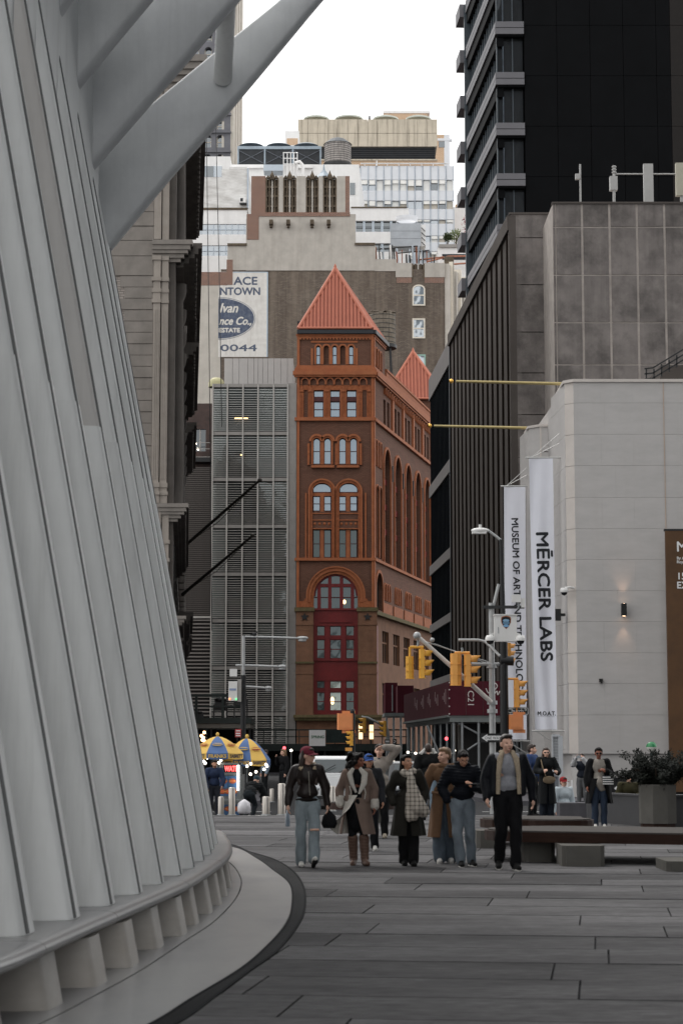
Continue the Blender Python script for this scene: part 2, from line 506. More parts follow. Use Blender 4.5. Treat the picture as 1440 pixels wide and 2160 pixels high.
# ================================================================== white ribbed hall on the left
M_white = mat('white_steel', S('#e0e1e0'), rough=.42, var=.035, scale=1.2, streak=.3, streak_col=S('#8a8986'), streak_scale=2.5, spec=.45, detail=4)
M_white2 = mat('white_steel_weathered', S('#dadbda'), rough=.45, var=.04, scale=1.0, streak=.28, streak_col=S('#84827f'), streak_scale=2.4, spec=.45)
M_whiteb = mat('white_steel_primer', S('#c8c5c2'), rough=.5, var=.05, scale=.8, streak=.2, streak_col=S('#90867f'), streak_scale=2)
M_wing = mat('white_steel_wing', S('#c4c6c7'), rough=.45, var=.05, scale=1.3, streak=.22, streak_col=S('#87898c'), streak_scale=3, blotch=S('#a8aaae'), blotch_scale=.7, blotch_amt=.5)
M_marble = mat('marble', S('#8b8a89'), rough=.3, var=.06, scale=1.1, blotch=S('#65656a'), blotch_scale=1.1, blotch_amt=.7, detail=9, spec=.5, stretch=(1, .45, 1))
M_marble_d = mat('marble_block', S('#b1aca6'), rough=.5, var=.08, scale=2.0, blotch=S('#a49c93'), blotch_scale=1.3, blotch_amt=.6, stretch=(1, 1, 2.2))
M_grate = mat('drain_iron', S('#232426'), spec=.05, rough=.8, var=.2, scale=8)

hall = thing('ribbed_hall', 'huge white ribbed steel hall with sweeping wing blades, rising from a marble ledge at left', 'building', (-2.6, 16, 0))
def spline(pts, n):
 """Catmull-Rom through plan points"""
 P_ = [Vector((p[0], p[1], 0)) for p in pts]
 P_ = [P_[0] * 2 - P_[1]] + P_ + [P_[-1] * 2 - P_[-2]]
 out = []
 for i in range(1, len(P_) - 2):
  for k in range(n):
   t = k / n; a, b, c, d = P_[i - 1:i + 3]
   out.append(.5 * ((2 * b) + (c - a) * t + (2 * a - 5 * b + 4 * c - d) * t * t + (3 * b - a - 3 * c + d) * t ** 3))
 out.append(P_[-2]); return out
ZL = .44
rib_px = [(67, 1970), (165, 1937), (240, 1908), (299, 1884), (345, 1863), (384, 1845), (411, 1830), (431, 1815), (446, 1802), (452, 1791), (459, 1780)]
rib_base = [G(a, b, ZL) for a, b in rib_px]
near = [Vector((rib_base[0].x - dx, rib_base[0].y - dy, ZL)) for dx, dy in ((.88, 4.8), (.62, 3.6), (.38, 2.4), (.17, 1.2))]
far = [Vector((rib_base[-1].x - dx, rib_base[-1].y + dy, ZL)) for dx, dy in ((.12, 1.15), (.38, 2.25), (.85, 3.2), (1.5, 4.0))]
ribs = near + rib_base + far
LEAN = -.19
def rib_section(c, nrm, tan, k=1.0):
 """closed plan outline: rounded nose outward, a soft ridge on the near flank, body inward"""
 prof = [(0, -.14), (-.004, -.165), (-.014, -.185), (-.032, -.198), (-.10, -.216), (-.20, -.232), (-.32, -.238), (-.50, -.23), (-1.25, -.10), (-1.25, .10), (-.4, .19), (-.05, .16), (-.008, .10), (.002, -.02)]
 return [c + nrm * (a * k) + tan * (b * k) for a, b in prof]
def sweep(mb, secs, m=0):
 k = len(secs[0]); vs = [p for s_ in secs for p in s_]
 fs = [(j * k + i, j * k + (i + 1) % k, (j + 1) * k + (i + 1) % k, (j + 1) * k + i) for j in range(len(secs) - 1) for i in range(k)]
 mb.add(vs, fs, m, True)
 mb.add(secs[-1], [tuple(range(k))], m); mb.add(secs[0], [tuple(range(k - 1, -1, -1))], m)
ZJ = 4.65
M_ribshade = mat('rib_shade', S('#6a6b6b'), rough=.8, var=.1)
for i, b in enumerate(ribs):
 a = ribs[max(i - 1, 0)]; c = ribs[min(i + 1, len(ribs) - 1)]
 tan = Vector((c.x - a.x, c.y - a.y, 0)).normalized(); nrm = Vector((tan.y, -tan.x, 0))
 secs = []
 for j in range(15):
  z = ZL + (14.5 - ZL) * j / 14
  cc = Vector((b.x + LEAN * (z - ZL) - .006, b.y, z))
  secs.append([Vector((p.x, p.y, z)) for p in rib_section(cc, nrm, tan)])
 mb = MB(); sweep(mb, secs)
 up = part(mb, 'rib', M_whiteb if i == 9 else (M_white if i % 3 else M_white2), hall)
 if i == 9: up['label'] = 'white rib with a brownish grey unpainted upper length'
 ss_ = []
 for j in range(15):                                  # dark strip standing in for the shade line behind each nose
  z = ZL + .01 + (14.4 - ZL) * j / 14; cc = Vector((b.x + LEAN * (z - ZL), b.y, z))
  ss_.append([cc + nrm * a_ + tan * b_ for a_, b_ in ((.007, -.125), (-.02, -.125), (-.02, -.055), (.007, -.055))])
 mb = MB(); sweep(mb, ss_); part(mb, 'shade_strip', M_ribshade, up)
 zj = ZJ + rnd.uniform(-.03, .03)
 secs = []
 for j in range(7):
  z = ZL + .006 + (zj - ZL) * j / 6
  cc = Vector((b.x + LEAN * (z - ZL) + .001, b.y, z))
  secs.append([Vector((p.x, p.y, z)) for p in rib_section(cc, nrm, tan, 1.008)])
 mb = MB(); sweep(mb, secs)
 part(mb, 'rib_casing', M_white if i % 2 else M_white2, up)
# stub blocks below the ledge carry the ribs on to the ground
blk_px = [(125, 2125), (221, 2077), (291, 2037), (344, 1999), (394, 1972), (420, 1949), (449, 1926), (469, 1908), (481, 1890), (489, 1872)]
blk = [G(a, b, 0) for a, b in blk_px]
blk = [Vector((blk[0].x - dx, blk[0].y - dy, 0)) for dx, dy in ((.62, 4.0), (.38, 2.6), (.17, 1.25))] + blk + [Vector((blk[-1].x - dx, blk[-1].y + dy, 0)) for dx, dy in ((.07, 1.2), (.25, 2.3), (.6, 3.3))]
for i, b in enumerate(blk):
 a = blk[max(i - 1, 0)]; c = blk[min(i + 1, len(blk) - 1)]
 tan = Vector((c.x - a.x, c.y - a.y, 0)).normalized(); nrm = Vector((tan.y, -tan.x, 0))
 secs = []
 for z in (.012, .12, .24, .335):
  cc = Vector((b.x + LEAN * z, b.y, z))
  secs.append([Vector((p.x, p.y, z)) for p in rib_section(cc, nrm, tan, 1.4)])
 mb = MB(); sweep(mb, secs); part(mb, 'pedestal_block', M_marble_d, hall)
# marble ledge in long stones
led_px = [(0, 2025), (100, 1985), (200, 1942), (300, 1900), (400, 1857), (450, 1827), (485, 1800), (490, 1780), (480, 1762), (460, 1749)]
led = [G(a, b, ZL) for a, b in led_px]
led = [led[0] + Vector((-.95, -4.6, 0)), led[0] + Vector((-.4, -2.4, 0))] + led + [led[-1] + Vector((-1.0, 2.2, 0)), led[-1] + Vector((-2.6, 3.8, 0))]
lc = spline([(p.x, p.y) for p in led], 6)
def offs(curve, d):
 out = []
 for i, p in enumerate(curve):
  t = (curve[min(i + 1, len(curve) - 1)] - curve[max(i - 1, 0)]).normalized()
  out.append(p + Vector((t.y, -t.x, 0)) * d)
 return out
prof = [(-1.5, .335), (-.10, .335), (-.045, .342), (-.012, .362), (0, .39), (-.012, .416), (-.045, .434), (-.10, .44), (-1.5, .44)]
offc = {d: offs(lc, d) for d, _ in prof}
i = 0
while i < len(lc) - 1:
 j = min(i + 9, len(lc) - 1)
 secs = []
 for k in range(i, j + 1):
  sh = 0
  secs.append([Vector((offc[d][k].x, offc[d][k].y, z)) for d, z in prof])
 if j < len(lc) - 1:
  secs[-1] = [p + (q - p).normalized() * max((q - p).length - .012, 0) for p, q in zip(secs[-2], secs[-1])]
 mb = MB(); sweep(mb, secs); part(mb, 'ledge_stone', M_marble, hall)
 i = j
# marble apron in two rings and the dark drain round it
inn_px = [(90, 2157), (200, 2100), (300, 2045), (390, 1985), (450, 1945), (490, 1905), (507, 1875), (507, 1850), (487, 1822)]
ap_px = [(310, 2160), (400, 2105), (500, 2045), (555, 2000), (600, 1950), (614, 1910), (610, 1865), (575, 1835), (540, 1810), (492, 1787)]
out_px = [(370, 2160), (450, 2105), (530, 2045), (588, 2003), (632, 1947), (645, 1910), (642, 1870), (620, 1837), (580, 1812), (525, 1795), (484, 1780)]
def ring_curve(pxs, z, pre, post):
 c = [G(a, b, z) for a, b in pxs]
 c = [c[0] + Vector((dx, dy, 0)) for dx, dy in pre] + c + [c[-1] + Vector((dx, dy, 0)) for dx, dy in post]
 return spline([(p.x, p.y) for p in c], 8)
c_in = ring_curve(inn_px, .012, ((-.75, -4.5), (-.36, -2.3)), ((-.35, 2.0), (-1.2, 3.6), (-3.2, 5)))
c_ap = ring_curve(ap_px, .012, ((-1.0, -4.5), (-.42, -2.2)), ((-.9, 1.6), (-2.2, 2.9), (-4.0, 3.8)))
c_out = ring_curve(out_px, .012, ((-1.0, -4.5), (-.42, -2.2)), ((-1.0, 1.6), (-2.3, 2.9), (-4.2, 3.8)))
def resample(c, n):
 d = [0]
 for a, b in zip(c, c[1:]): d.append(d[-1] + (b - a).length)
 out = []; k = 0
 for i in range(n):
  t = d[-1] * i / (n - 1)
  while k < len(d) - 2 and d[k + 1] < t: k += 1
  f = (t - d[k]) / max(d[k + 1] - d[k], 1e-6); out.append(c[k].lerp(c[k + 1], min(max(f, 0), 1)))
 return out
def strip(mb, A, B, z0, z1, m=0):
 n = len(A); vs = [(p.x, p.y, z1) for p in A] + [(p.x, p.y, z1) for p in B] + [(p.x, p.y, z0) for p in A] + [(p.x, p.y, z0) for p in B]
 fs = []
 for i in range(n - 1):
  fs += [(i, n + i, n + i + 1, i + 1), (n + i, 3 * n + i, 3 * n + i + 1, n + i + 1), (2 * n + i, i, i + 1, 2 * n + i + 1)]
 mb.add(vs, fs, m)
NR = 120
A = resample(offs(c_in, -1.6), NR); B = resample(offs(c_in, -.008), NR)
mb = MB(); strip(mb, A, B, -.02, .012); struct(mb, 'marble_apron', M_marble)
A2 = resample(offs(c_in, .008), NR); B2 = resample(c_ap, NR)
mb = MB(); strip(mb, A2, B2, -.02, .0121); struct(mb, 'marble_apron', M_marble)
A3 = resample(offs(c_ap, .004), NR); B3 = resample(c_out, NR)
mb = MB(); strip(mb, A3, B3, -.02, .006); drain = struct(mb, 'drain_channel', mat('drain_bed', (.012, .012, .013), rough=.8, var=.1))
A4 = resample(offs(c_ap, .02), 900); B4 = resample(offs(c_out, -.016), 900)
mb = MB()
for i in range(0, 899):
 p, q = A4[i], B4[i]; t = (A4[i + 1] - A4[i]) * .42; t2 = (B4[i + 1] - B4[i]) * .42
 mb.add([(p.x, p.y, .011), (q.x, q.y, .011), (q.x + t2.x, q.y + t2.y, .011), (p.x + t.x, p.y + t.y, .011)], [(0, 1, 2, 3)])
o = part(mb, 'grating', M_grate, drain); o['kind'] = 'stuff'
mb = MB()
strip(mb, resample(offs(c_ap, .004), NR), resample(offs(c_ap, .022), NR), -.02, .0125)
strip(mb, resample(offs(c_out, -.02), NR), resample(c_out, NR), -.02, .0125)
part(mb, 'grate_rim', M_grate, drain)

# wing blades: each springs from one rib and sweeps up and out over the plaza
def wing(Y, low_px, up_px, thick, nm, label=None):
 lo = [P(a, b, Y) for a, b in low_px]; hi = [P(a, b, Y) for a, b in up_px]
 lo2 = [Vector((p.x, p.z)) for p in lo]; hi2 = [Vector((p.x, p.z)) for p in hi]
 n = 26
 def rs(c):
  return resample([Vector((p.x, p.y, 0)) for p in c], n)
 L_, H_ = rs(lo2), rs(hi2)
 secs = []
 for a, b in zip(L_, H_):
  up = (b - a); w = up.length; up.normalize()
  t2 = thick / 2; sec = []
  rad = [(0, -t2 * .35), (.03, -t2 * .8), (.09, -t2), (w - .05, -t2), (w - .015, -t2 * .8), (w, -t2 * .4), (w, t2 * .4), (w - .015, t2 * .8), (w - .05, t2), (.09, t2), (.03, t2 * .8), (0, t2 * .35)]
  for d, y in rad:
   p = a + up * d; sec.append(Vector((p.x, Y + y, p.y)))
  secs.append(sec)
 mb = MB(); sweep(mb, secs)
 o = part(mb, 'wing_blade', M_wing, hall)
 return o
YA, YB, YC, YD = rib_base[-1].y - .05, rib_base[-2].y - .05, rib_base[-3].y - .05, rib_base[-4].y - .05
wing(YA, [(214, 553), (222, 543), (360, 376), (475, 246), (550, 157), (680, 0), (860, -190), (1060, -420)], [(176, 362), (190, 338), (295, 244), (455, 113), (595, 0), (790, -160), (1050, -430)], .26, 'a')
wing(YB, [(180, 379), (187, 370), (295, 246), (395, 131), (500, 6), (640, -150), (860, -400)], [(142, 172), (156, 155), (262, 60), (400, -60), (600, -240), (850, -410)], .30, 'b')
wing(YC, [(148, 209), (155, 201), (258, 76), (330, -10), (520, -220), (760, -470)], [(112, 8), (124, -5), (230, -90), (420, -250), (740, -480)], .30, 'c')
wing(YD, [(118, 49), (124, 42), (160, -10), (340, -200), (600, -480)], [(86, -145), (100, -160), (300, -330), (590, -490)], .30, 'd')
# strut between the two lowest blades, with a welded collar
mb = MB()
p0 = P(470, 168, YA - .12); p1 = P(478, 2, YB + .1)
p1b = p1 + (p1 - p0) * .1
mb.tube([p0, p0.lerp(p1, .3), p0.lerp(p1, .6), p1b], .118, 20)
mb.tube([p0.lerp(p1, .46), p0.lerp(p1, .50)], .121, 20)
part(mb, 'strut', M_white2, hall)
mb = MB()
# ================================================================== unseen glass tower, added to shade the plaza from the right
M_tw = glass('shade_tower_glass', S('#2a3036'), .12, tint=(.7, .78, .85)); M_twm = mat('shade_tower_mullion', S('#4a4d50'), rough=.5, metal=.3, var=.05)
def shade_tower(label, x0, x1, y0, y1, h):
 t = thing('shade_tower', label, 'building', ((x0 + x1) / 2, (y0 + y1) / 2, 0), group='added shade towers')
 mb = MB(); mb.box(x0, x1, y0, y1, 0, h); part(mb, 'shade_tower_body', M_tw, t)
 z = 4.0
 while z < h:
  mb = MB(); mb.box(x0 - .12, x1 + .12, y0 - .12, y1 + .12, z, z + .7); part(mb, 'floor_band', M_twm, t); z += 4.2
 return t
shade_tower('added unseen glass tower right of the plaza that shades it', 17.0, 60, -20, 38, 95)
# the hall goes on towards and above the viewer: more blades of the same wing
for k in range(4):
 Yw = YD - 1.2 * (k + 1); xr_ = ribs[max(3 - k, 0)].x if k < 4 else ribs[0].x - .25 * (k - 3)
 zr_ = 9.6 + .42 * k; x_ = xr_ + LEAN * (zr_ - ZL)
 secs = []
 for j in range(20):
  f = j / 19; xx_ = x_ - .3 + 10.5 * f; zz_ = zr_ + 11.5 * f ** 1.05; wd = 1.05 * (1 - .55 * f)
  secs.append([Vector((xx_ + a * .76, Yw + b, zz_ + c)) for a, b, c in ((0, -.06, -.02), (-.02, -.15, .06), (-wd * .66, -.15, wd * .7), (-wd * .66, .15, wd * .7), (-.02, .15, .06), (0, .06, -.02))])
 mb = MB(); sweep(mb, secs); part(mb, 'wing_blade', M_wing, hall)
mb = MB(); mb.slab([(-3.6, 6), (-3.0, 24), (-5, 29), (-30, 30), (-30, -40), (-9, -40), (-5.5, -4)], 0.5, 12); part(mb, 'inner_hull', M_white2, hall)
# ================================================================== stone building with cornices, left side of the side street
M_stone = mat('grey_limestone', S('#857f79'), rough=.85, var=.14, scale=1.4, streak=.35, streak_col=S('#6d655f'), streak_scale=1.2, bump=.1, bscale=12)
M_stone2 = mat('warm_limestone', S('#989088'), rough=.85, var=.10, scale=1.6, streak=.3, streak_col=S('#7a6f66'), streak_scale=1.5)
M_stone_dark = mat('shaded_limestone', S('#57524e'), rough=.9, var=.2, scale=1.0, streak=.5, streak_col=S('#2e2b29'), streak_scale=1.0)  # limestone darkened to carry the side street's shade in its colour
M_brz = mat('bronze_cornice', S('#3a3733'), rough=.6, metal=.3, var=.15, scale=2)
M_whitebrick = brickmat('glazed_brick', S('#a39b95'), S('#978e87'), S('#6d6762'), .24, .09, .012)
M_darkglass = glass('dark_glass', (.012, .014, .016), .10)
sb = thing('stone_building', 'grey limestone office block with stacked cornices and paired corner pilasters behind the white ribs', 'building', (-12, 72, 0))
Y0 = 70.0
zx = lambda py: ZZ(py, Y0)
xx = lambda px, py=900: XX(px, Y0, py)
SB = -.077
XE = -5.95                                   # right-hand wall face at the front corner
def sbx(Y, off=0.0): return XE + off + SB * (Y - Y0)
ztop = zx(100)
mb = MB()
mb.slab([(-24, Y0), (XE, Y0), (sbx(127), 127), (-24, 127)], 0, ztop)
part(mb, 'wall', M_stone_dark, sb)
mb = MB(); mb.box(-20, xx(321), Y0 - .03, Y0 - .001, 0, zx(560)); part(mb, 'brick_field', M_whitebrick, sb)
# quoin blocks on the front, one object for each course
ys = [100, 132, 164, 196, 228, 260, 292, 324, 356, 388, 420, 448, 478, 508, 541, 582.5] + [582.5 + 23.9 * k for k in range(1, 41)]
k = 0
for a, b in zip(ys, ys[1:]):
 z1, z0 = zx(a), zx(b)
 left = 250 if k % 2 else 260
 if a < 580: left = 180
 mb = MB(); mb.box(xx(left), xx(320.5), Y0 - .07 - .012 * (k % 3), Y0 - .002, z0 + .012, z1 - .012)
 part(mb, 'stone_block', M_stone, sb)
 if a < 580:
  mb = MB(); mb.box(xx(60), xx(left) - .02, Y0 - .06, Y0 - .002, z0 + .012, z1 - .012); part(mb, 'stone_block', M_stone, sb)
 k += 1
# paired pilasters
for px0, px1, dy in ((322, 337, .26), (339, 353, .18)):
 mb = MB()
 mb.box(xx(px0), xx(px1), Y0 - dy, Y0 - .003, zx(1020), zx(642))
 for q in (.25, .5, .75):
  x_ = xx(px0) + (xx(px1) - xx(px0)) * q
  mb.box(x_ - .02, x_ + .02, Y0 - dy - .025, Y0 - dy + .01, zx(1012), zx(655))
 part(mb, 'pilaster', M_stone2, sb)
 mb = MB()
 for ya, yb, e in ((642, 634, .05), (634, 620, .015), (620, 612, .05), (612, 596, .0), (596, 588, .06), (588, 552, .0), (552, 543, .05)):
  mb.box(xx(px0) - e, xx(px1) + e * .4, Y0 - dy - e, Y0 - .004, zx(ya), zx(yb))
 part(mb, 'capital', M_stone2, sb)
 mb = MB()
 for ya, yb, e in ((1063, 1046, .05), (1046, 1038, .09), (1038, 1030, .03), (1030, 1020, .07)):
  mb.box(xx(px0) - e * .5, xx(px1) + e * .6, Y0 - dy - e, Y0 - .004, zx(ya), zx(yb))
 part(mb, 'pilaster_base', M_stone2, sb)
 mb = MB()                                            # pilaster of the storey above and below
 mb.box(xx(px0), xx(px1), Y0 - dy, Y0 - .003, zx(508), zx(140)); part(mb, 'pilaster', M_stone2, sb)
 mb = MB()
 mb.box(xx(px0) + .1, xx(px1) + .1, Y0 - dy, Y0 - .003, zx(1600), zx(1080))
 for yy in (1140, 1178, 1240): mb.box(xx(px0) + .06, xx(px1) + .14, Y0 - dy - .05, Y0 - .004, zx(yy + 8), zx(yy))
 part(mb, 'pilaster', M_stone2, sb)
# cornices: front returns and the long runs above the side street, broken into pavilions
def cornice(zt, h, proj, runs, name='cornice', m=M_brz, front=True):
 steps = ((0, .22, 1.0), (.22, .45, .86), (.45, .62, .72), (.62, .82, .5), (.82, 1.0, .3))
 if front:
  mb = MB()
  for a, b, e in steps:
   mb.box(xx(322) - .05, XE + proj * e, Y0 - proj * e * .62, Y0 - .001, zt - h * b, zt - h * a)
  part(mb, name, M_stone, sb)
 for (ya, yb, e0) in runs:
  mb = MB()
  for a, b, e in steps:
   w = proj * e + e0
   mb.slab([(sbx(ya) - .1, ya), (sbx(ya, w), ya), (sbx(yb, w), yb), (sbx(yb) - .1, yb)], zt - h * b - .004, zt - h * a - .004)
  y = ya + .4
  while y < yb - .4:                                # brackets under the eave
   mb.slab([(sbx(y) + .02, y), (sbx(y, proj * .8 + e0), y), (sbx(y, proj * .8 + e0), y + .25), (sbx(y) + .02, y + .25)], zt - h * .62, zt - h * .22)
   y += .75
  part(mb, name, m, sb)
runs = ((70.3, 81, 0), (88, 105, .0), (110, 127, 0))
cornice(zx(511), .75, .62, ((70.05, 70.6, 0),))
cornice(zx(508), .9, .95, runs, front=False, m=M_stone_dark)
cornice(zx(128), 1.1, 1.1, ((70.3, 93, 0), (97, 127, 0)), front=True, m=M_stone_dark)
cornice(zx(1064), .62, .55, ((70.05, 93, 0),), m=M_stone_dark)
cornice(zx(1196), .9, .8, ((93.2, 108, 0), (112, 127, 0)), front=False, m=M_stone_dark)
cornice(zx(1300), .5, .5, ((70.5, 127, 0),), m=M_stone_dark)
# columns along the side street, storey by storey
colm = MB(); colm.lathe([(.62, 0), (.62, .25), (.5, .32), (.5, 1.2), (.46, 3.4), (.42, 6.1), (.55, 6.25), (.6, 6.4), (.6, 6.6)], n=14)
col_me = colm.mesh('column', M_stone_dark)
for zb in (zx(1064) + .02, zx(508) + .02, zx(1500)):
 for y in np.arange(73, 126, 4.4):
  o = link('column', col_me, sb); w = wloc(sb)
  sc_z = (zx(508) - .92 - zx(1064)) / 6.6 if zb < zx(600) else 1.3
  if zb < zx(1400): sc_z = (zx(1300) - .6 - zx(1500)) / 6.6
  o.location = (sbx(y, .02) - w.x, y - w.y, zb - w.z); o.scale = (.62, .62, sc_z)
for z0, z1 in ((zx(1040), zx(820)), (zx(790), zx(600)), (zx(490), zx(360)), (zx(330), zx(190)), (zx(1280), zx(1120))):
 for y in np.arange(75.2, 125, 4.4):
  mb = MB((sbx(y), y), (SB, 1), (1, -SB)); mb.box(-.75, .75, -.1, .012, z0, z1)
  wnd = part(mb, 'window', M_darkglass, sb)
  mb = MB((sbx(y), y), (SB, 1), (1, -SB)); mb.box(-.03, .03, .012, .05, z0, z1); mb.box(-.75, .75, .012, .05, (z0 + z1) / 2 - .04, (z0 + z1) / 2 + .04)
  part(mb, 'frame', M_brz, wnd)
# flagpoles leaning out over the side street
for a, b, lab in (((394, 1148), (548, 1013), 'upper dark flagpole leaning out over the side street from the stone building'), ((398, 1243), (533, 1130), 'lower dark flagpole leaning out over the side street from the stone building')):
 p0, p1 = P(a[0], a[1], 92), P(b[0], b[1], 86)
 p0.x = min(p0.x, sbx(92) + .9)
 mb = MB(); mb.tube([p0 + (p0 - p1) * .10, p0, p0.lerp(p1, .5), p1], [.085, .08, .07, .05], 10)
 t = thing('flagpole', lab, 'flagpole', tuple(p0), group='flagpoles on the stone building'); part(mb, 'pole', M_brz, t)
 mb = MB(); mb.ell(p1, .10, n=12); part(mb, 'finial', M_brz, t)
 mb = MB(); mb.tube([p0, p0.lerp(p1, .45) + Vector((0, 0, -.25)), p1], .012, 5); part(mb, 'halyard', M_brz, t)
# black railed deck of the pavement shed at the foot of the stone building
M_shedg = mat('shed_green', S('#1c2624'), rough=.6, var=.2, scale=2)
M_blacksteel = mat('black_steel', S('#17181a'), rough=.5, var=.15, scale=4, spec=.5)
M_shedgrey = mat('shed_plywood_grey', S('#6b6862'), rough=.8, var=.12, scale=2)
sh = thing('pavement_shed', 'dark green railed pavement shed with floodlights behind the hot dog umbrellas', 'scaffold', (XX(450, 74), 75, 0))
Ys = 74.0
px = lambda p: XX(p, Ys, 1500)
pz = lambda p: ZZ(p, Ys)
mb = MB(); mb.box(px(330), px(530), Ys, Ys + 3.2, pz(1526), pz(1514)); part(mb, 'deck', M_shedg, sh)
mb = MB(); mb.box(px(332), px(528), Ys + .05, Ys + 3.1, pz(1536), pz(1526) - .003); part(mb, 'fascia', M_shedgrey, sh)
mb = MB(); mb.box(px(340), px(518), Ys, Ys + .06, pz(1470), pz(1464)); part(mb, 'rail', M_shedg, sh)
mb = MB(); mb.box(px(340), px(518), Ys + .005, Ys + .05, pz(1492), pz(1489)); part(mb, 'rail', M_shedg, sh)
for q in (345, 376, 414, 470, 514):
 mb = MB(); mb.box(px(q) - .05, px(q) + .05, Ys - .004, Ys + .07, pz(1516), pz(1464) + .004); part(mb, 'post', M_shedg, sh)
for q in (345, 395, 445, 500, 526):
 for yy in (Ys + .3, Ys + 2.8):
  mb = MB(); mb.cyl((px(q), yy, -.01), (px(q), yy, pz(1536)), .05, n=10); part(mb, 'leg', M_blacksteel, sh)
mb = MB(); mb.box(px(335), px(420), Ys + 3.0, Ys + 3.06, 0, pz(1537)); mb.box(px(425), px(528), Ys + 3.2, Ys + 3.26, 0, pz(1537)); part(mb, 'back_hoarding', mat('black_hoarding', S('#121314'), rough=.9, var=.2), sh)
for q, yy, s_ in ((465, 1492, 1.0), (420, 1512, .6), (508, 1480, 1.0)):
 c = P(q, yy, Ys + .4)
 t = thing('floodlight', {465: 'black floodlight on a yoke standing on the shed deck', 420: 'small low floodlight at the left end of the shed deck', 508: 'black floodlight beside the street light pole above the shed deck'}[q], 'floodlight', (c.x, c.y, pz(1514)), group='floodlights on the shed deck')
 mb = MB(); mb.cbox(c + Vector((0, 0, .05)), .42 * s_, .26 * s_, .36 * s_); mb.lathe([(.02, .2 * s_), (.2 * s_, .2 * s_), (.25 * s_, .3 * s_), (.02, .36 * s_)], c, 12); part(mb, 'head', M_blacksteel, t)
 mb = MB(); mb.bar(c + Vector((-.24 * s_, 0, .1)), (c.x - .24 * s_, c.y, pz(1514)), .05); mb.bar(c + Vector((.24 * s_, 0, .1)), (c.x + .24 * s_, c.y, pz(1514)), .05); part(mb, 'yoke', M_blacksteel, t)

# ================================================================== louvred glass building beside the red one
M_alu = mat('aluminium_frame', S('#8b8783'), rough=.45, metal=.4, var=.06, scale=2)
M_alu_l = mat('aluminium_louvre', S('#aaa6a1'), rough=.5, metal=.25, var=.06, scale=2)
M_pan = mat('metal_cladding', S('#b4b0ad'), rough=.55, metal=.1, var=.04, scale=1.5)
M_fglass = glass('louvre_glass', S('#2a2f30'), .09, tint=(.85, .93, .93))
M_fglass2 = glass('louvre_glass_pale', S('#7f8684'), .14, tint=(.85, .93, .93))
Yf = 150.0
fx = lambda p, py=1150: XX(p, Yf, py)
fz = lambda p: ZZ(p, Yf)
gb = thing('louvred_building', 'grey glass building screened with thin horizontal louvres, left of the red brick one', 'building', (fx(530), Yf, 0))
mb = MB(); mb.box(fx(447), fx(624), Yf + .6, Yf + 14, 0, fz(815)); part(mb, 'core', mat('core_grey', S('#2c2d2e'), rough=.8, var=.1), gb)
mb = MB(); mb.box(fx(606), fx(624.5), Yf + .02, Yf + 13, 0, fz(808)); part(mb, 'side_wall', M_alu, gb)
flo = [813, 914, 1011, 1110, 1211, 1309, 1409, 1506, 1600]
cols_px = [447, 478, 511, 543, 576, 606]
for a, b in zip(flo, flo[1:]):
 for i in range(5):
  mb = MB(); mb.box(fx(cols_px[i]) + .05, fx(cols_px[i + 1]) - .05, Yf + .3, Yf + .34, fz(b) + .2, fz(a) - .22)
  dark = i in (1, 2) or (i == 3 and a > 1400)
  part(mb, 'pane', M_fglass if dark else M_fglass2, gb)
for b in flo:                                                  # floor bands
 mb = MB(); mb.box(fx(446), fx(609), Yf - .06, Yf + .29, fz(b) - .14, fz(b) + .12); part(mb, 'floor_band', M_alu, gb)
for b in cols_px:
 mb = MB(); mb.box(fx(b) - .055, fx(b) + .055, Yf - .17, Yf - .065, 0, fz(811)); part(mb, 'mullion', M_alu_l, gb)
lm = MB(); wl = fx(606) - fx(447)
lm.add([(0, -.12, -.012), (wl, -.12, -.012), (wl, .05, .03), (0, .05, .03), (0, -.12, .012), (wl, -.12, .012), (wl, .05, .054), (0, .05, .054)],
  [(0, 3, 2, 1), (4, 5, 6, 7), (0, 1, 5, 4), (1, 2, 6, 5), (2, 3, 7, 6), (3, 0, 4, 7)])
lme = lm.mesh('louvre', M_alu_l)
w = wloc(gb)
for a, b in zip(flo, flo[1:]):
 n = 19
 for j in range(n):
  f = (j + .9) / (n + .6)
  f = f ** .9
  link('louvre', lme, gb, (fx(447) - w.x, Yf + .07 - w.y, fz(a) - .12 + (fz(b) - fz(a) + .24) * f - w.z))
# white metal penthouse, narrow cladding strips each its own panel
edges = [468, 486, 500, 519, 532, 541, 551, 562, 575, 590, 604, 617]
for a, b in zip(edges, edges[1:]):
 mb = MB(); mb.box(fx(a, 780) + .012, fx(b, 780) - .012, Yf + 3.0, Yf + 3.2, fz(816), ZZ(756, Yf + 3)); part(mb, 'penthouse_panel', M_pan, gb)
mb = MB(); mb.box(fx(469, 780), fx(616, 780), Yf + 3.21, Yf + 9, fz(816), ZZ(757, Yf + 3)); part(mb, 'penthouse', M_pan, gb)
mb = MB(); mb.tube([(fx(556, 808), Yf + .6, fz(808)), (fx(607, 808), Yf + .6, fz(808))], .06, 8); part(mb, 'roof_pipe', mat('white_pipe', (.75, .75, .73), rough=.5, var=.05), gb)
for yy in range(850, 1600, 50):                                 # cladding joints on the narrow flank
 mb = MB(); mb.box(fx(610), fx(624), Yf - .002, Yf + .019, fz(yy + 48.5), fz(yy)); part(mb, 'flank_panel', M_alu, gb)
M_lampwarm = mat('warm_lamp', (.9, .6, .3), emit=(1.0, .62, .28), estr=3.0, var=0)
mb = MB(); mb.box(fx(493), fx(521), Yf + .22, Yf + .28, fz(882), fz(880)); part(mb, 'ceiling_lamp', M_lampwarm, gb)
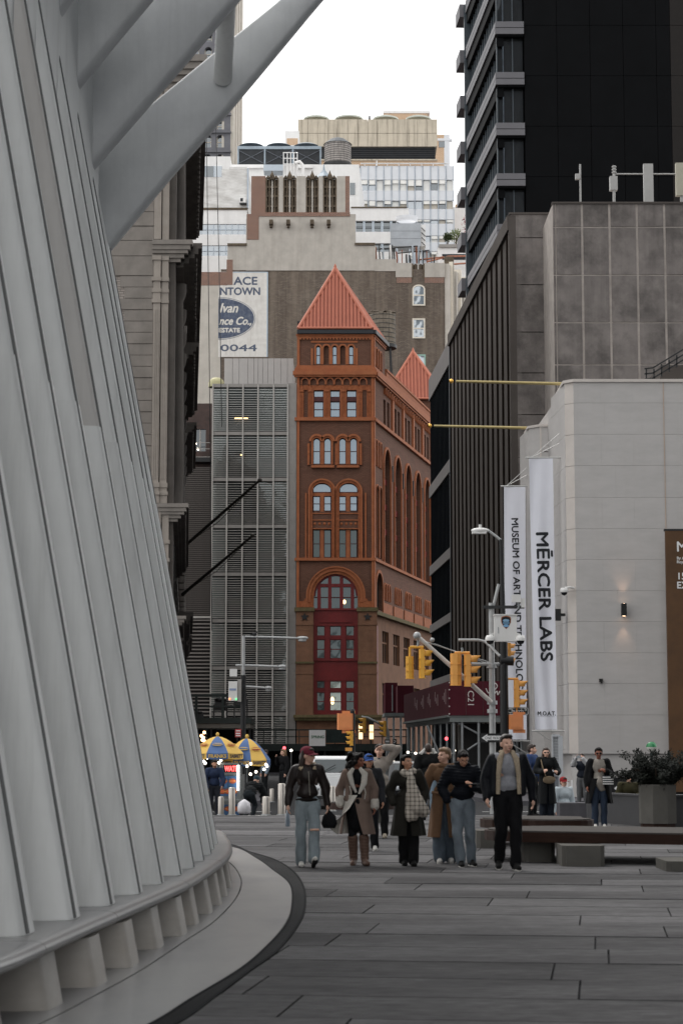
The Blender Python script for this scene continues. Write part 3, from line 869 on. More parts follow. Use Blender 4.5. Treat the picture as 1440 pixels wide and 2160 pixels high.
mb = MB(); mb.box(fx(506), fx(512), Yf + .22, Yf + .28, fz(960), fz(957.5)); part(mb, 'ceiling_lamp', M_lampwarm, gb)
mb = MB(); mb.lathe([(.62, 0), (.62, .32), (.52, .55), (.3, .72), (0, .78)], (fx(455, 800), Yf + 1, fz(812)), 18); solo(mb, 'roof_dome', mat('sallow_dome', S('#b0ab84'), rough=.6, var=.1), 'small sallow domed roof vent at the corner of the louvred building', 'vent')

# ribbed wall with a paler lower part, and the dark brick block above it
M_rib = mat('brown_ribbed_metal', S('#5d5753'), rough=.6, metal=.2, var=.08, scale=1)
M_rib2 = mat('pale_ribbed_metal', S('#8d8681'), rough=.6, metal=.2, var=.08, scale=1)
Yr = 153.0
rx = lambda p: XX(p, Yr, 1200); rzz = lambda p: ZZ(p, Yr)
rb = thing('ribbed_building', 'brown building clad in fine horizontal metal ribs, left of the glass louvred one', 'building', (rx(418), Yr, 0))
mb = MB(); mb.box(rx(320), rx(449), Yr + .1, Yr + 10, 0, rzz(985)); part(mb, 'core', mat('rib_core', S('#2a2726'), rough=.9, var=.1), rb)
lm = MB(); wl = rx(446) - rx(322); lm.box(0, wl, 0, .11, 0, .10); me1 = lm.mesh('cladding_rib', M_rib); me2 = lm.mesh('cladding_rib', M_rib2)
w = wloc(rb); z = rzz(985) - .12; zsw = rzz(1302)
while z > rzz(1600):
 link('cladding_rib', me1 if z > zsw else me2, rb, (rx(322) - w.x, Yr - w.y, z - w.z)); z -= .152 if z > zsw else .28
mb = MB(); mb.box(rx(330), rx(445), Yr - .06, Yr + .1, rzz(1304), rzz(1300)); part(mb, 'string_course', mat('pale_flash', S('#b9b4ae'), var=.05), rb)
M_dkbrick = brickmat('dark_red_brick', S('#5a423d'), S('#4a3a38'), S('#6a605c'), .24, .08, .012, dirt=S('#3b3634'), dirt_amt=.7, dirt_scale=.8)
Yd = 160.0
db = thing('dark_brick_building', 'dark red brick block with a railed balcony squeezed left of the louvred building', 'building', (XX(420, Yd), Yd, 0))
mb = MB((0, Yd)); wall_holes(mb, XX(320, Yd, 900), XX(452, Yd, 900), 0, ZZ(851, Yd), [(XX(411, Yd, 930), XX(434, Yd, 930), ZZ(952, Yd), ZZ(905, Yd))], -6, 0); part(mb, 'wall', M_dkbrick, db)
mb = MB(); mb.box(XX(411, Yd, 930), XX(434, Yd, 930), Yd + .2, Yd + .24, ZZ(952, Yd), ZZ(905, Yd)); wn_ = part(mb, 'window', M_darkglass, db)
mb = MB(); mb.box(XX(422, Yd, 930) - .05, XX(422, Yd, 930) + .05, Yd + .12, Yd + .2, ZZ(952, Yd), ZZ(905, Yd)); part(mb, 'frame', M_alu_l, wn_)
for yy in (937, 950, 967):
 mb = MB(); mb.box(XX(410, Yd, 930), XX(446, Yd, 930), Yd - 1.0, Yd - .95, ZZ(yy + 1.2, Yd), ZZ(yy, Yd)); part(mb, 'balcony_rail', M_alu_l, db)
mb = MB(); mb.box(XX(405, Yd, 930), XX(447, Yd, 930), Yd - 1.1, Yd, ZZ(978, Yd), ZZ(969, Yd)); part(mb, 'balcony', M_blacksteel, db)
M_bulb = mat('white_bulb', (1, .95, .85), emit=(1.0, .9, .74), estr=6.0, var=0)
for q, yy in ((413.5, 936), (418, 948)):
 mb = MB(); mb.ell(P(q, yy, Yd - .9), .07, n=10); part(mb, 'bulb', M_bulb, db)
# ================================================================== red brick and terracotta building with pyramid roofs
M_cbr = brickmat('russet_brick', S('#6f5143'), S('#614539'), S('#4b372e'), .30, .09, .010, dirt=S('#6f4b3d'), dirt_amt=.5, dirt_scale=.6, bump=.2)
M_ter = mat('terracotta', S('#9b5d3a'), rough=.75, var=.14, scale=1.6, bump=.35, bscale=9, blotch=S('#8d4a2b'), blotch_scale=1.2, blotch_amt=.55)
M_ter2 = mat('terracotta_ornament', S('#965734'), rough=.75, var=.22, scale=5, bump=.9, bscale=14, blotch=S('#82431f'), blotch_scale=2.2, blotch_amt=.6)
M_brown = mat('brownstone', S('#755440'), rough=.85, var=.16, scale=1.2, bump=.2, bscale=10, streak=.3, streak_col=S('#5d4234'), streak_scale=1)
M_redp = mat('oxblood_paint', S('#6c1c1d'), rough=.5, var=.12, scale=2, spec=.4)
M_maroon = mat('maroon_sash', S('#4a1c1c'), rough=.5, var=.1, scale=3)
M_tile = mat('salmon_roof_metal', S('#b16a54'), rough=.55, var=.06, scale=1.0, streak=.15, streak_col=S('#a5503f'), streak_scale=2)
M_tile_d = mat('salmon_roof_pan', S('#93513f'), rough=.6, var=.08, scale=1.2)
M_gut = mat('black_gutter', S('#20242a'), rough=.5, var=.1)
M_moss = mat('mossy_stone', S('#66593f'), rough=.9, var=.2, scale=3, blotch=S('#4a4a2c'), blotch_scale=2, blotch_amt=.7)
W_blue = glass('sash_glass_sky', S('#4b5862'), .2, tint=(.75, .88, 1.0))
W_mid = glass('sash_glass_mid', S('#16201f'), .07, tint=(.8, .93, .97))
W_dark = glass('sash_glass_dark', S('#0d1516'), .06, tint=(.8, .95, .95))
W_lit = glass('sash_glass_lit', S('#8c9488'), .15, tint=(.9, 1, .95))
Yc = 150.0
SDC = .2214
cx = lambda p, py=1100: XX(p, Yc, py)
cz = lambda p: ZZ(p, Yc)
xl, xr = cx(627), cx(787)
red = thing('red_brick_building', 'narrow russet brick and terracotta building with ribbed salmon pyramid roofs', 'building', ((xl + xr) / 2, Yc, 0))
FM = lambda: MB((0, Yc), (1, 0), (0, -1))
LU = math.hypot(SDC, 1)
SM = lambda: MB((xr, Yc), (SDC, 1), (1, -SDC))
def sdist(Y): return (Y - Yc) * LU
def win(F, u0, u1, z0, z1, arch=False, fm=M_maroon, pm=W_mid, n=-.24, rails=(.5,), parent=red, fw=.06, muls=()):
 """sash window: frame part with its pane as sub-part"""
 mb = F()
 if arch:
  r = (u1 - u0) / 2
  mb.box(u0, u0 + fw, n - .08, n + .05, z0, z1 - r); mb.box(u1 - fw, u1, n - .08, n + .05, z0, z1 - r)
  arch_band(mb, u0 + fw, u1 - fw, z1 - r, z1 - fw, fw, n - .08, n + .05, seg=12)
 else:
  mb.box(u0, u0 + fw, n - .08, n + .05, z0, z1); mb.box(u1 - fw, u1, n - .08, n + .05, z0, z1)
  mb.box(u0 + fw, u1 - fw, n - .08, n + .05, z1 - fw, z1)
 mb.box(u0 + fw, u1 - fw, n - .08, n + .05, z0, z0 + fw * 1.3)
 for r_ in rails:
  z = z0 + (z1 - z0) * r_; mb.box(u0 + fw, u1 - fw, n - .05, n + .04, z - fw * .5, z + fw * .5)
 for m_ in muls:
  u = u0 + (u1 - u0) * m_; mb.box(u - fw * .4, u + fw * .4, n - .05, n + .04, z0 + fw, z1 - fw)
 w_ = part(mb, 'window', fm, parent)
 mb = F()
 if arch: mb.poly(arch_pts(u0 + .01, u1 - .01, z0, z1 - .01, 12), n - .03, n - .015)
 else: mb.box(u0 + .01, u1 - .01, n - .03, n - .015, z0, z1)
 part(mb, 'pane', pm, w_)
 return w_
# ---- front wall with its openings
top3 = [(666, 675), (700.7, 710.4), (735.6, 745.6)]
blind = [(682, 693.5), (717, 728.5)]
c3 = [(661, 682), (696, 717), (731, 752)]
c4 = [(660, 675), (683, 698), (715, 729.6), (738, 753)]
holes = [(cx(a), cx(b), cz(768), cz(729), True) for a, b in top3 + blind]
holes += [(cx(a), cx(b), cz(880), cz(823)) for a, b in c3]
holes += [(cx(a), cx(b), cz(979), cz(924), True) for a, b in c4]
holes += [(cx(a), cx(b), cz(1079), cz(1019), .9) for a, b in ((659, 699), (715, 755))]
holes += [(cx(a), cx(b), cz(1176), cz(1117)) for a, b in ((659, 699), (715, 755))]
holes += [(cx(662), cx(754), cz(1507), cz(1211), True)]
mb = FM(); wall_holes(mb, xl, xr, cz(1532), cz(704), holes, -.45, 0); part(mb, 'front_wall', M_cbr, red)
mb = MB(); Yb = 190.0
xb = xr + SDC * (Yb - Yc)
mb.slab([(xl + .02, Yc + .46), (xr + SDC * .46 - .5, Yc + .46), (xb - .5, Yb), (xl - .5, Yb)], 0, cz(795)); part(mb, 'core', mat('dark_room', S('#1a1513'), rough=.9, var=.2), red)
for a, b in blind:
 mb = FM(); mb.poly(arch_pts(cx(a) - .01, cx(b) + .01, cz(768), cz(729)), -.4, -.2); part(mb, 'blind_arch', M_cbr, red)
for a, b in top3: win(FM, cx(a), cx(b), cz(768), cz(729), True, pm=W_blue, fw=.045)
for a, b in c3:
 win(FM, cx(a), cx(b), cz(880), cz(846), pm=W_blue); win(FM, cx(a), cx(b), cz(838), cz(823), pm=W_blue, rails=())
 mb = FM(); mb.box(cx(a), cx(b), -.3, -.08, cz(846), cz(838)); part(mb, 'transom', M_maroon, red)
for i, (a, b) in enumerate(c4): win(FM, cx(a), cx(b), cz(979), cz(924), True, pm=W_blue, fw=.05)
for a, b in ((659, 699), (715, 755)):
 w_ = win(FM, cx(a) + .02, cx(b) - .02, cz(1039), cz(1019), False, pm=W_blue, rails=())
 mb = FM(); mb.box(cx(a), cx(b), -.32, -.1, cz(1046), cz(1039)); part(mb, 'transom', M_ter, red)
for i, (a, b) in enumerate(c4):
 win(FM, cx(a), cx(b), cz(1078), cz(1046), pm=W_blue, fw=.05)
 win(FM, cx(a), cx(b), cz(1176), cz(1117), pm=W_mid if i in (1, 3) else W_dark, fw=.05, rails=(.5,))
for a, b in ((675, 683), (729.6, 738)):
 for y0, y1 in ((1079, 1046), (1176, 1117)):
  mb = FM(); mb.box(cx(a), cx(b), -.34, -.06, cz(y0), cz(y1)); part(mb, 'mullion', M_ter, red)
# ---- terracotta trim
def belt(y0, y1, n, mt=M_ter, e=.0, nm='string_course', steps=None, far=None):
 mb = FM(); s2 = SM()
 for a, b, k in (steps or ((y0, y1, n),)):
  mb.box(xl - k - e, xr + k * .8, .0, k, cz(b), cz(a))
  s2.box(k * .35, sdist(far or Yb), .0, k, cz(b), cz(a))
 part(mb, nm, mt, red); part(s2, nm, mt, red)
belt(0, 0, 0, steps=((771, 775, .10), (775, 779, .16), (779, 784, .26), (784, 792, .36), (792, 796, .26)), nm='cornice')
belt(881, 888, .22); belt(1177, 1183, .20)
belt(705.5, 709, .14, far=Yc + 4.6); belt(709, 713, .08, far=Yc + 4.6)
for px0, px1 in ((625.5, 631), (783, 788.5)):
 mb = FM(); mb.box(cx(px0), cx(px1), .0, .11, cz(1282), cz(705)); part(mb, 'corner_roll', M_ter, red)
mb = SM(); mb.box(.0, .35, .0, .11, cz(1282), cz(705)); part(mb, 'corner_roll', M_ter, red)
# top arcade surround
mb = FM()
for a, b in top3 + blind: arch_band(mb, cx(a), cx(b), cz(729) - (cx(b) - cx(a)) / 2, cz(729), .13, .0, .09, legs=cz(769), seg=10)
part(mb, 'arcade', M_ter, red)
mb = FM(); mb.box(cx(655), cx(659.5), 0, .06, cz(770), cz(735)); mb.box(cx(750), cx(754.5), 0, .06, cz(770), cz(735)); mb.box(cx(655), cx(754.5), 0, .06, cz(723), cz(719)); part(mb, 'arcade_frame', M_ter, red)
for k in range(22):                                                 # dentils below the gutter
 u = xl + .1 + (xr - xl - .2) * (k + .2) / 22
 mb = FM(); mb.box(u, u + .14, .0, .16, cz(717), cz(713.5)); part(mb, 'dentil', M_ter, red)
# corbel table of small arches
for k in range(8):
 u = cx(636 + k * 17.6); mb = FM()
 arch_band(mb, u, u + .48, cz(806), cz(799), .07, .0, .2, legs=cz(812), seg=8); part(mb, 'corbel_arch', M_ter, red)
mb = FM(); mb.box(xl, xr, .0, .06, cz(823), cz(813)); part(mb, 'frieze', M_ter2, red)
for p in (635.5, 653.5, 689, 724, 760, 778):                        # gabled pilasters of the top floor
 mb = FM(); mb.box(cx(p - 4.5), cx(p + 4.5), .0, .12, cz(881), cz(826)); mb.poly([(cx(p - 5), cz(827)), (cx(p + 5), cz(827)), (cx(p), cz(812))], .0, .22)
 for q in (-2, 2): mb.box(cx(p + q - .7), cx(p + q + .7), .12, .17, cz(878), cz(832))
 part(mb, 'pilaster', M_ter2, red)
for p0, p1 in ((657, 661), (682, 686), (692, 696), (717, 721), (727, 731), (752, 756)):
 mb = FM(); mb.box(cx(p0), cx(p1), .0, .08, cz(881), cz(821)); part(mb, 'jamb', M_ter, red)
# fifth and sixth floor arches
for i in range(2):
 mb = FM()
 for a, b in c4[2 * i:2 * i + 2]:
  r = (cx(b) - cx(a)) / 2
  arch_band(mb, cx(a), cx(b), cz(924) - r, cz(924), .14, .0, .12, legs=cz(980), seg=12)
  arch_band(mb, cx(a) - .14, cx(b) + .14, cz(924) - r, cz(924) + .14, .16, .0, .2, legs=None, seg=12)
 part(mb, 'window_arch', M_ter, red)
 mb = FM(); u0, u1 = (cx(656), cx(705)) if i == 0 else (cx(710), cx(757)); mb.box(u0, u1, .0, .24, cz(987), cz(982)); part(mb, 'sill', M_ter, red)
for px0 in (648, 706.5, 758):
 mb = FM(); mb.box(cx(px0), cx(px0 + 5), .0, .16, cz(981), cz(936)); part(mb, 'colonnette', M_ter2, red)
for a, b in ((659, 699), (715, 755)):
 r = (cx(b) - cx(a)) / 2
 mb = FM(); arch_band(mb, cx(a), cx(b), cz(1019) - r * .9, cz(1019), .20, .0, .10, legs=cz(1178), seg=20); part(mb, 'window_arch', M_ter2, red)
 mb = FM(); arch_band(mb, cx(a) - .20, cx(b) + .20, cz(1019) - r * .9, cz(1019) + .2, .13, .0, .19, legs=cz(1178), seg=20); part(mb, 'window_arch', M_ter, red)
 mb = FM(); mb.box(cx(a), cx(b), -.3, -.04, cz(1117), cz(1079)); part(mb, 'spandrel', M_ter2, red)
 for yy in (1082, 1096, 1114): mb = FM(); mb.box(cx(a) - .02, cx(b) + .02, -.03, .06, cz(yy + 2.2), cz(yy)); part(mb, 'spandrel_moulding', M_ter, red)
 for k in range(4):
  u = cx(a) + (cx(b) - cx(a)) * (k + .5) / 4; mb = FM(); mb.ell((u, -.02, cz(1105)), .13, .06, .13, 8); part(mb, 'boss', M_ter2, red)
for side in (643.5, 769):
 mb = FM(); mb.box(cx(side), cx(side + 3.5), .0, .12, cz(1178), cz(1040)); part(mb, 'colonnette', M_ter, red)
# ---- great arch and the oxblood bay
mb = FM(); arch_band(mb, cx(662), cx(754), cz(1211) - (cx(754) - cx(662)) / 2, cz(1211), .22, -.05, .07, legs=cz(1283), seg=28); part(mb, 'great_arch', M_ter2, red)
mb = FM(); arch_band(mb, cx(662) - .22, cx(754) + .22, cz(1211) - (cx(754) - cx(662)) / 2, cz(1211) + .22, .26, .0, .17, legs=cz(1270), seg=28); part(mb, 'great_arch', M_ter, red)
mb = FM(); arch_band(mb, cx(662) - .48, cx(754) + .48, cz(1211) - (cx(754) - cx(662)) / 2, cz(1211) + .48, .1, .0, .25, legs=cz(1268), seg=28); part(mb, 'great_arch', M_ter, red)
for a, b in ((629, 660), (756, 788)):
 mb = FM(); mb.box(cx(a), cx(b), .0, .1, cz(1282), cz(1268)); mb.poly([(cx(a) + .1, cz(1281)), (cx(b) - .1, cz(1281)), (cx((a + b) / 2), cz(1262))], .0, .2); part(mb, 'arch_impost', M_ter2, red)
for a, b in ((625, 661), (755, 794)):
 mb = FM(); mb.box(cx(a), cx(b), .0, .34, cz(1507), cz(1290)); part(mb, 'base_pier', M_brown, red)
 mb = FM(); mb.box(cx(a) - .12, cx(b) + .1, .0, .46, cz(1290), cz(1282)); part(mb, 'pier_cap', M_moss, red)
 for yy, e in ((1315, .06), (1396, .1), (1418, .05), (1504, .06)):
  mb = FM(); mb.box(cx(a) - e * .5, cx(b) + e * .5, .0, .34 + e, cz(yy + 4), cz(yy)); part(mb, 'pier_band', M_moss if yy == 1396 else M_brown, red)
 c_ = (cx((a + b) / 2), cz(1302)); mb = FM()                        # star tie plate
 pts = [(c_[0] + (.33 if k % 2 == 0 else .14) * math.sin(math.pi * k / 5), c_[1] + (.33 if k % 2 == 0 else .14) * math.cos(math.pi * k / 5)) for k in range(10)]
 mb.poly(pts, .34, .40); part(mb, 'star_plate', M_blacksteel, red)
 k = 0                                                              # brownstone courses
 for ya in list(range(1320, 1396, 11)) + list(range(1422, 1504, 11)):
  mb = FM(); mb.box(cx(a) + .02, cx(b) - .02, .341, .352, cz(ya + 10.5), cz(ya)); part(mb, 'stone_course', M_brown, red)
def rbox(a, b, y0, y1, n0=-.3, n1=-.1, nm='red_panel'):
 mb = FM(); mb.box(cx(a), cx(b), n0, n1, cz(y1), cz(y0)); return part(mb, nm, M_redp, red)
rbox(661, 755, 1283, 1318, -.35, -.12); rbox(661, 755, 1393, 1434, -.35, -.12); rbox(661, 755, 1500, 1508, -.35, -.05)
for yy in (1283, 1316, 1390, 1432): rbox(661, 755, yy, yy + 4, -.12, -.03, 'red_moulding')
mb = FM(); mb.poly([(cx(676), cz(1313)), (cx(740), cz(1313)), (cx(728), cz(1297)), (cx(708), cz(1291)), (cx(688), cz(1297))], -.12, -.04); part(mb, 'red_pediment', M_redp, red)
for a, b in ((661, 668), (685.5, 695.5), (720, 729), (747, 755)):
 for y0, y1 in ((1318, 1390), (1434, 1500)): rbox(a, b, y0, y1, -.35, -.06, 'red_mullion')
for y0, ym, y1 in ((1318, 1345, 1390), (1434, 1456, 1500)):
 for i, (a, b) in enumerate(((668, 685.5), (695.5, 720), (729, 747))):
  rbox(a, b, ym - 3, ym + 3.5, -.33, -.14, 'red_transom')
  pm = (W_dark, W_lit if y0 > 1400 else W_mid, W_dark)[i]
  win(FM, cx(a), cx(b), cz(ym - 3), cz(y0 + 2), fm=M_redp, pm=pm, rails=()); win(FM, cx(a), cx(b), cz(y1), cz(ym + 3.5), fm=M_redp, pm=pm)
# tracery of the great arch window
zc_ = cz(1211) - (cx(754) - cx(662)) / 2; rr_ = (cx(754) - cx(662)) / 2
for p in (673, 695.5, 720, 743):
 u = cx(p); hgt = math.sqrt(max(rr_ ** 2 - (u - cx(708)) ** 2, .01))
 mb = FM(); mb.box(u - .13, u + .13, -.33, -.1, cz(1284), zc_ + hgt - .02); part(mb, 'red_mullion', M_redp, red)
mb = FM(); mb.box(cx(663), cx(753), -.32, -.12, cz(1238), cz(1231)); part(mb, 'red_transom', M_redp, red)
mb = FM(); mb.box(cx(662), cx(754), -.3, -.15, cz(1260.5), cz(1259)); part(mb, 'sash_rail', M_maroon, red)
mb = FM(); arch_band(mb, cx(662) + .12, cx(754) - .12, zc_, cz(1211) - .12, .12, -.35, -.08, seg=24); part(mb, 'red_arch', M_redp, red)
mb = FM(); mb.poly(arch_pts(cx(662), cx(754), cz(1284), cz(1211)), -.36, -.34); part(mb, 'pane', W_mid, red)
M_globe = mat('warm_globe', (1, .8, .5), emit=(1.0, .70, .36), estr=2.2, var=0)
mb = FM(); mb.ell((cx(726), -.30, cz(1269)), .13, .07, .17, 10); part(mb, 'lamp_globe', M_globe, red)
mb = FM(); mb.ell((cx(701), -.225, cz(1478)), .14, .02, .3, 10); part(mb, 'lamp_globe', M_globe, red)
# canopy ledge and shop base
mb = FM(); mb.box(cx(620), cx(806), .0, .75, cz(1514), cz(1508)); mb.box(cx(622), cx(803), .0, .6, cz(1520), cz(1514)); part(mb, 'ledge', M_moss, red)
mb = FM(); mb.box(xl, xr, -.4, .12, cz(1570), cz(1521)); part(mb, 'base_wall', M_brown, red)
mb = FM(); mb.box(xl, xr, -.4, .05, 0, cz(1571)); part(mb, 'shopfront', M_blacksteel, red)
# ---- pyramid roofs
def pyramid(x0, x1, y0, y1, ze, za, parent, ribs_front=20, side=True, nm='roof'):
 ax, ay = (x0 + x1) / 2, (y0 + y1) / 2
 mb = MB(); A_ = (ax, ay, za)
 c = [(x0, y0, ze), (x1, y0, ze), (x1 + SDC * (y1 - y0), y1, ze), (x0, y1, ze)]
 vs = c + [A_]; mb.add(vs, [(0, 1, 4), (1, 2, 4), (2, 3, 4), (3, 0, 4), (3, 2, 1, 0)])
 r_ = part(mb, nm, M_tile_d, parent)
 def faceribs(a, b, n):
  a = Vector(a); b = Vector(b); A3 = Vector(A_); mid = (a + b) / 2
  nr = (b - a).cross(A3 - a).normalized() * .03
  for k in range(n):
   t = (k + .5) / n; p = a.lerp(b, t)
   h = 1 - abs(2 * t - 1)
   q = p + (A3 - mid) * h * .97
   if h < .06: continue
   mb = MB(); mb.tube([p + nr, q + nr], .075, 6); part(mb, 'roof_rib', M_tile, r_)
 faceribs(c[0], c[1], ribs_front)
 if side: faceribs(c[1], c[2], 14)
 for a in (c[0], c[1], c[2]):
  mb = MB(); mb.tube([Vector(a) + Vector((0, 0, .03)), Vector(A_) + Vector((0, 0, .03))], .14, 8); part(mb, 'hip_roll', M_tile, r_)
 mb = MB(); mb.lathe([(.22, -.35), (.2, -.1), (.11, .05), (.13, .16), (.02, .4)], A_, 10); part(mb, 'finial', M_tile, r_)
 mb = MB(); mb.tube([Vector(c[0]) + Vector((0, -.06, .05)), Vector(c[1]) + Vector((0, -.06, .05))], .1, 8); part(mb, 'eave_roll', M_tile, r_)
 return r_
TD = 4.6
pyramid(cx(629, 693), cx(784, 693), Yc - .25, Yc + TD + .3, cz(695), ZZ(566, Yc + 2.2), red)
mb = FM(); mb.box(cx(626.5, 700), cx(788, 700), -.3, .32, cz(705), cz(697)); part(mb, 'gutter', M_gut, red)
mb = SM(); mb.box(-.2, sdist(Yc + TD + .3), -.3, .30, cz(705), cz(697)); part(mb, 'gutter', M_gut, red)
mb = MB(); mb.slab([(xl, Yc + TD), (xr + SDC * TD, Yc + TD), (xr + SDC * TD, Yc + TD + .3), (xl, Yc + TD + .3)], cz(800), cz(705)); part(mb, 'tower_back_wall', M_cbr, red)
mb = MB(); mb.box(xl, xl + .3, Yc + .45, Yc + TD, cz(800), cz(705)); part(mb, 'tower_side_wall', M_cbr, red)
mb = MB(); mb.box(cx(626, 680), cx(635.5, 680), Yc + 3, Yc + 3.6, cz(700), cz(661)); part(mb, 'chimney', M_cbr, red)
mb = MB(); mb.box(cx(625.3, 680), cx(636.2, 680), Yc + 2.95, Yc + 3.65, cz(664), cz(660)); part(mb, 'chimney_cap', M_gut, red)
Y2 = 184.0
pyramid(XX(806, Y2, 850), XX(936, Y2, 850), Y2 - 2.6, Y2 + 2.6, ZZ(852, Y2), ZZ(742, Y2), red, 18)
mb = MB(); mb.box(XX(812, Y2, 850), XX(932, Y2, 850), Y2 - 2.3, Y2 + 2.3, cz(800), ZZ(852, Y2)); part(mb, 'rear_turret', M_cbr, red)
# ---- side facade along the right
spans = [(153.8, 156.4), (158.1, 160.8), (162.5, 165.2), (166.9, 169.6), (171.3, 174.0), (175.7, 178.4), (180.1, 182.8), (184.5, 187.2)]
zA1, zA0 = ZZ(948, 155), cz(1176)
sh_ = []
for a, b in spans: sh_.append((sdist(a), sdist(b), zA0, zA1, 1.25))
top_w = []
for a, b in spans:
 m_ = (a + b) / 2
 for q in (-.72, .72): top_w.append((sdist(m_ + q - .45), sdist(m_ + q + .45), cz(878), cz(822)))
low_w = []
for a, b in spans:
 for y0, y1 in ((1324, 1393), (1437, 1502)): low_w.append((sdist(a), sdist(b), cz(y1), cz(y0)))
lanc = []
for a, b in spans:
 for k in range(3):
  c_ = a + (b - a) * (k + .5) / 3; lanc.append((sdist(c_ - .3), sdist(c_ + .3), cz(1258), cz(1222), 1.6))
crn = [(sdist(150.75), sdist(153.3), cz(1283), cz(1203), 1.0)]
for k in range(3): crn.append((sdist(150.75 + .85 * k), sdist(151.3 + .85 * k), cz(979), cz(924), True))
for k in range(2): crn.append((sdist(150.8 + 1.25 * k), sdist(151.85 + 1.25 * k), cz(1172), cz(1019), True))
for k in range(3): crn.append((sdist(150.75 + .85 * k), sdist(151.3 + .85 * k), cz(768), cz(729), True))
mb = SM()
mb2 = SM(); wall_holes(mb2, 0, sdist(Yc + TD), cz(795), cz(705), [h for h in crn if h[2] > cz(795)], -.45, 0); part(mb2, 'tower_side_wall', M_cbr, red)
wall_holes(mb, 0, sdist(Yb), cz(1290), cz(795), sh_ + top_w + lanc + [h for h in crn if h[3] < cz(795)], -.45, 0); part(mb, 'side_wall', M_cbr, red)
mb = SM(); wall_holes(mb, 0, sdist(Yb), 0, cz(1290), low_w, -.55, -.12); part(mb, 'side_base_wall', M_brown, red)
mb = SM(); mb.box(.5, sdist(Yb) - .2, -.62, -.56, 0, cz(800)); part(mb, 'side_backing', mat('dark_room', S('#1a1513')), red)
for h in sh_:
 mb = SM(); mb.box(h[0], h[1], -.42, -.4, h[2], h[3]); g_ = part(mb, 'bay_window', W_dark, red)
 mb = SM()
 for f in (.33, .67): u = h[0] + (h[1] - h[0]) * f; mb.box(u - .07, u + .07, -.4, -.3, h[2], h[3])
 for f in (.30, .52, .74): z = h[2] + (h[3] - h[2]) * f; mb.box(h[0], h[1], -.4, -.28, z - .35, z + .1)
 part(mb, 'frame', M_redp, g_)
 mb = SM(); arch_band(mb, h[0], h[1], h[3] - (h[1] - h[0]) / 2 * 1.25, h[3], .18, .0, .13, legs=zA0, seg=14); part(mb, 'bay_arch', M_ter, red)
for h in top_w + low_w: mb = SM(); mb.box(h[0], h[1], -.44, -.40, h[2], h[3]); part(mb, 'window', W_dark, red)
for h in low_w:
 mb = SM(); z = h[2] + (h[3] - h[2]) * .62; mb.box(h[0], h[1], -.40, -.3, z, z + .12); u = (h[0] + h[1]) / 2
 for q in (-.45, .45): mb.box(u + q - .06, u + q + .06, -.4, -.3, h[2], h[3])
 part(mb, 'window_frame', M_brown, red)
for h in lanc + crn:
 mb = SM(); mb.box(h[0], h[1], -.44, -.3, h[2], h[3]); part(mb, 'niche', M_ter2 if h in lanc else W_dark, red)
 mb = SM(); arch_band(mb, h[0], h[1], h[3] - (h[1] - h[0]) / 2 * (h[4] if h[4] is not True else 1), h[3], .1 if h[1] - h[0] < 2 else .22, .0, .1, legs=h[2], seg=10); part(mb, 'niche_arch', M_ter, red)
for i, (a, b) in enumerate(spans):
 nx = spans[i + 1][0] if i + 1 < len(spans) else b + 1.7
 c_ = (b + nx) / 2; mb = SM(); mb.box(sdist(c_ - .28), sdist(c_ + .28), .0, .16, cz(881), cz(800)); part(mb, 'pilaster', M_ter, red)
 mb = SM(); mb.box(sdist(c_ - .07), sdist(c_ + .07), .0, .12, cz(990), cz(955)); part(mb, 'tie_plate', M_blacksteel, red)
 for k in range(5):
  cc = a + (nx - a) * (k + .3) / 5; mb = SM(); arch_band(mb, sdist(cc), sdist(cc) + .45, cz(806), cz(799), .07, .0, .2, legs=cz(812), seg=6); part(mb, 'corbel_arch', M_ter, red)
 mb = SM(); mb.box(sdist(a) - .5, sdist(b) + .5, .0, .08, cz(1287), cz(1264)); part(mb, 'ornament_panel', M_ter2, red)
mb = SM(); mb.box(sdist(Yc + TD + .3), sdist(Yb), -.3, .05, cz(795), cz(758)); part(mb, 'parapet', M_ter2, red)
mb = SM(); mb.box(sdist(Yc + TD + .3), sdist(Yb), -.36, .12, cz(758), cz(753)); part(mb, 'parapet_cap', M_ter, red)
mb = SM(); mb.box(-.05, sdist(Yb), -.1, .3, cz(1296), cz(1288)); part(mb, 'string_course', M_moss, red)
mb = SM(); mb.box(.55, 1.9, -.118, -.04, cz(1507), cz(1317)); part(mb, 'red_panel', M_redp, red)
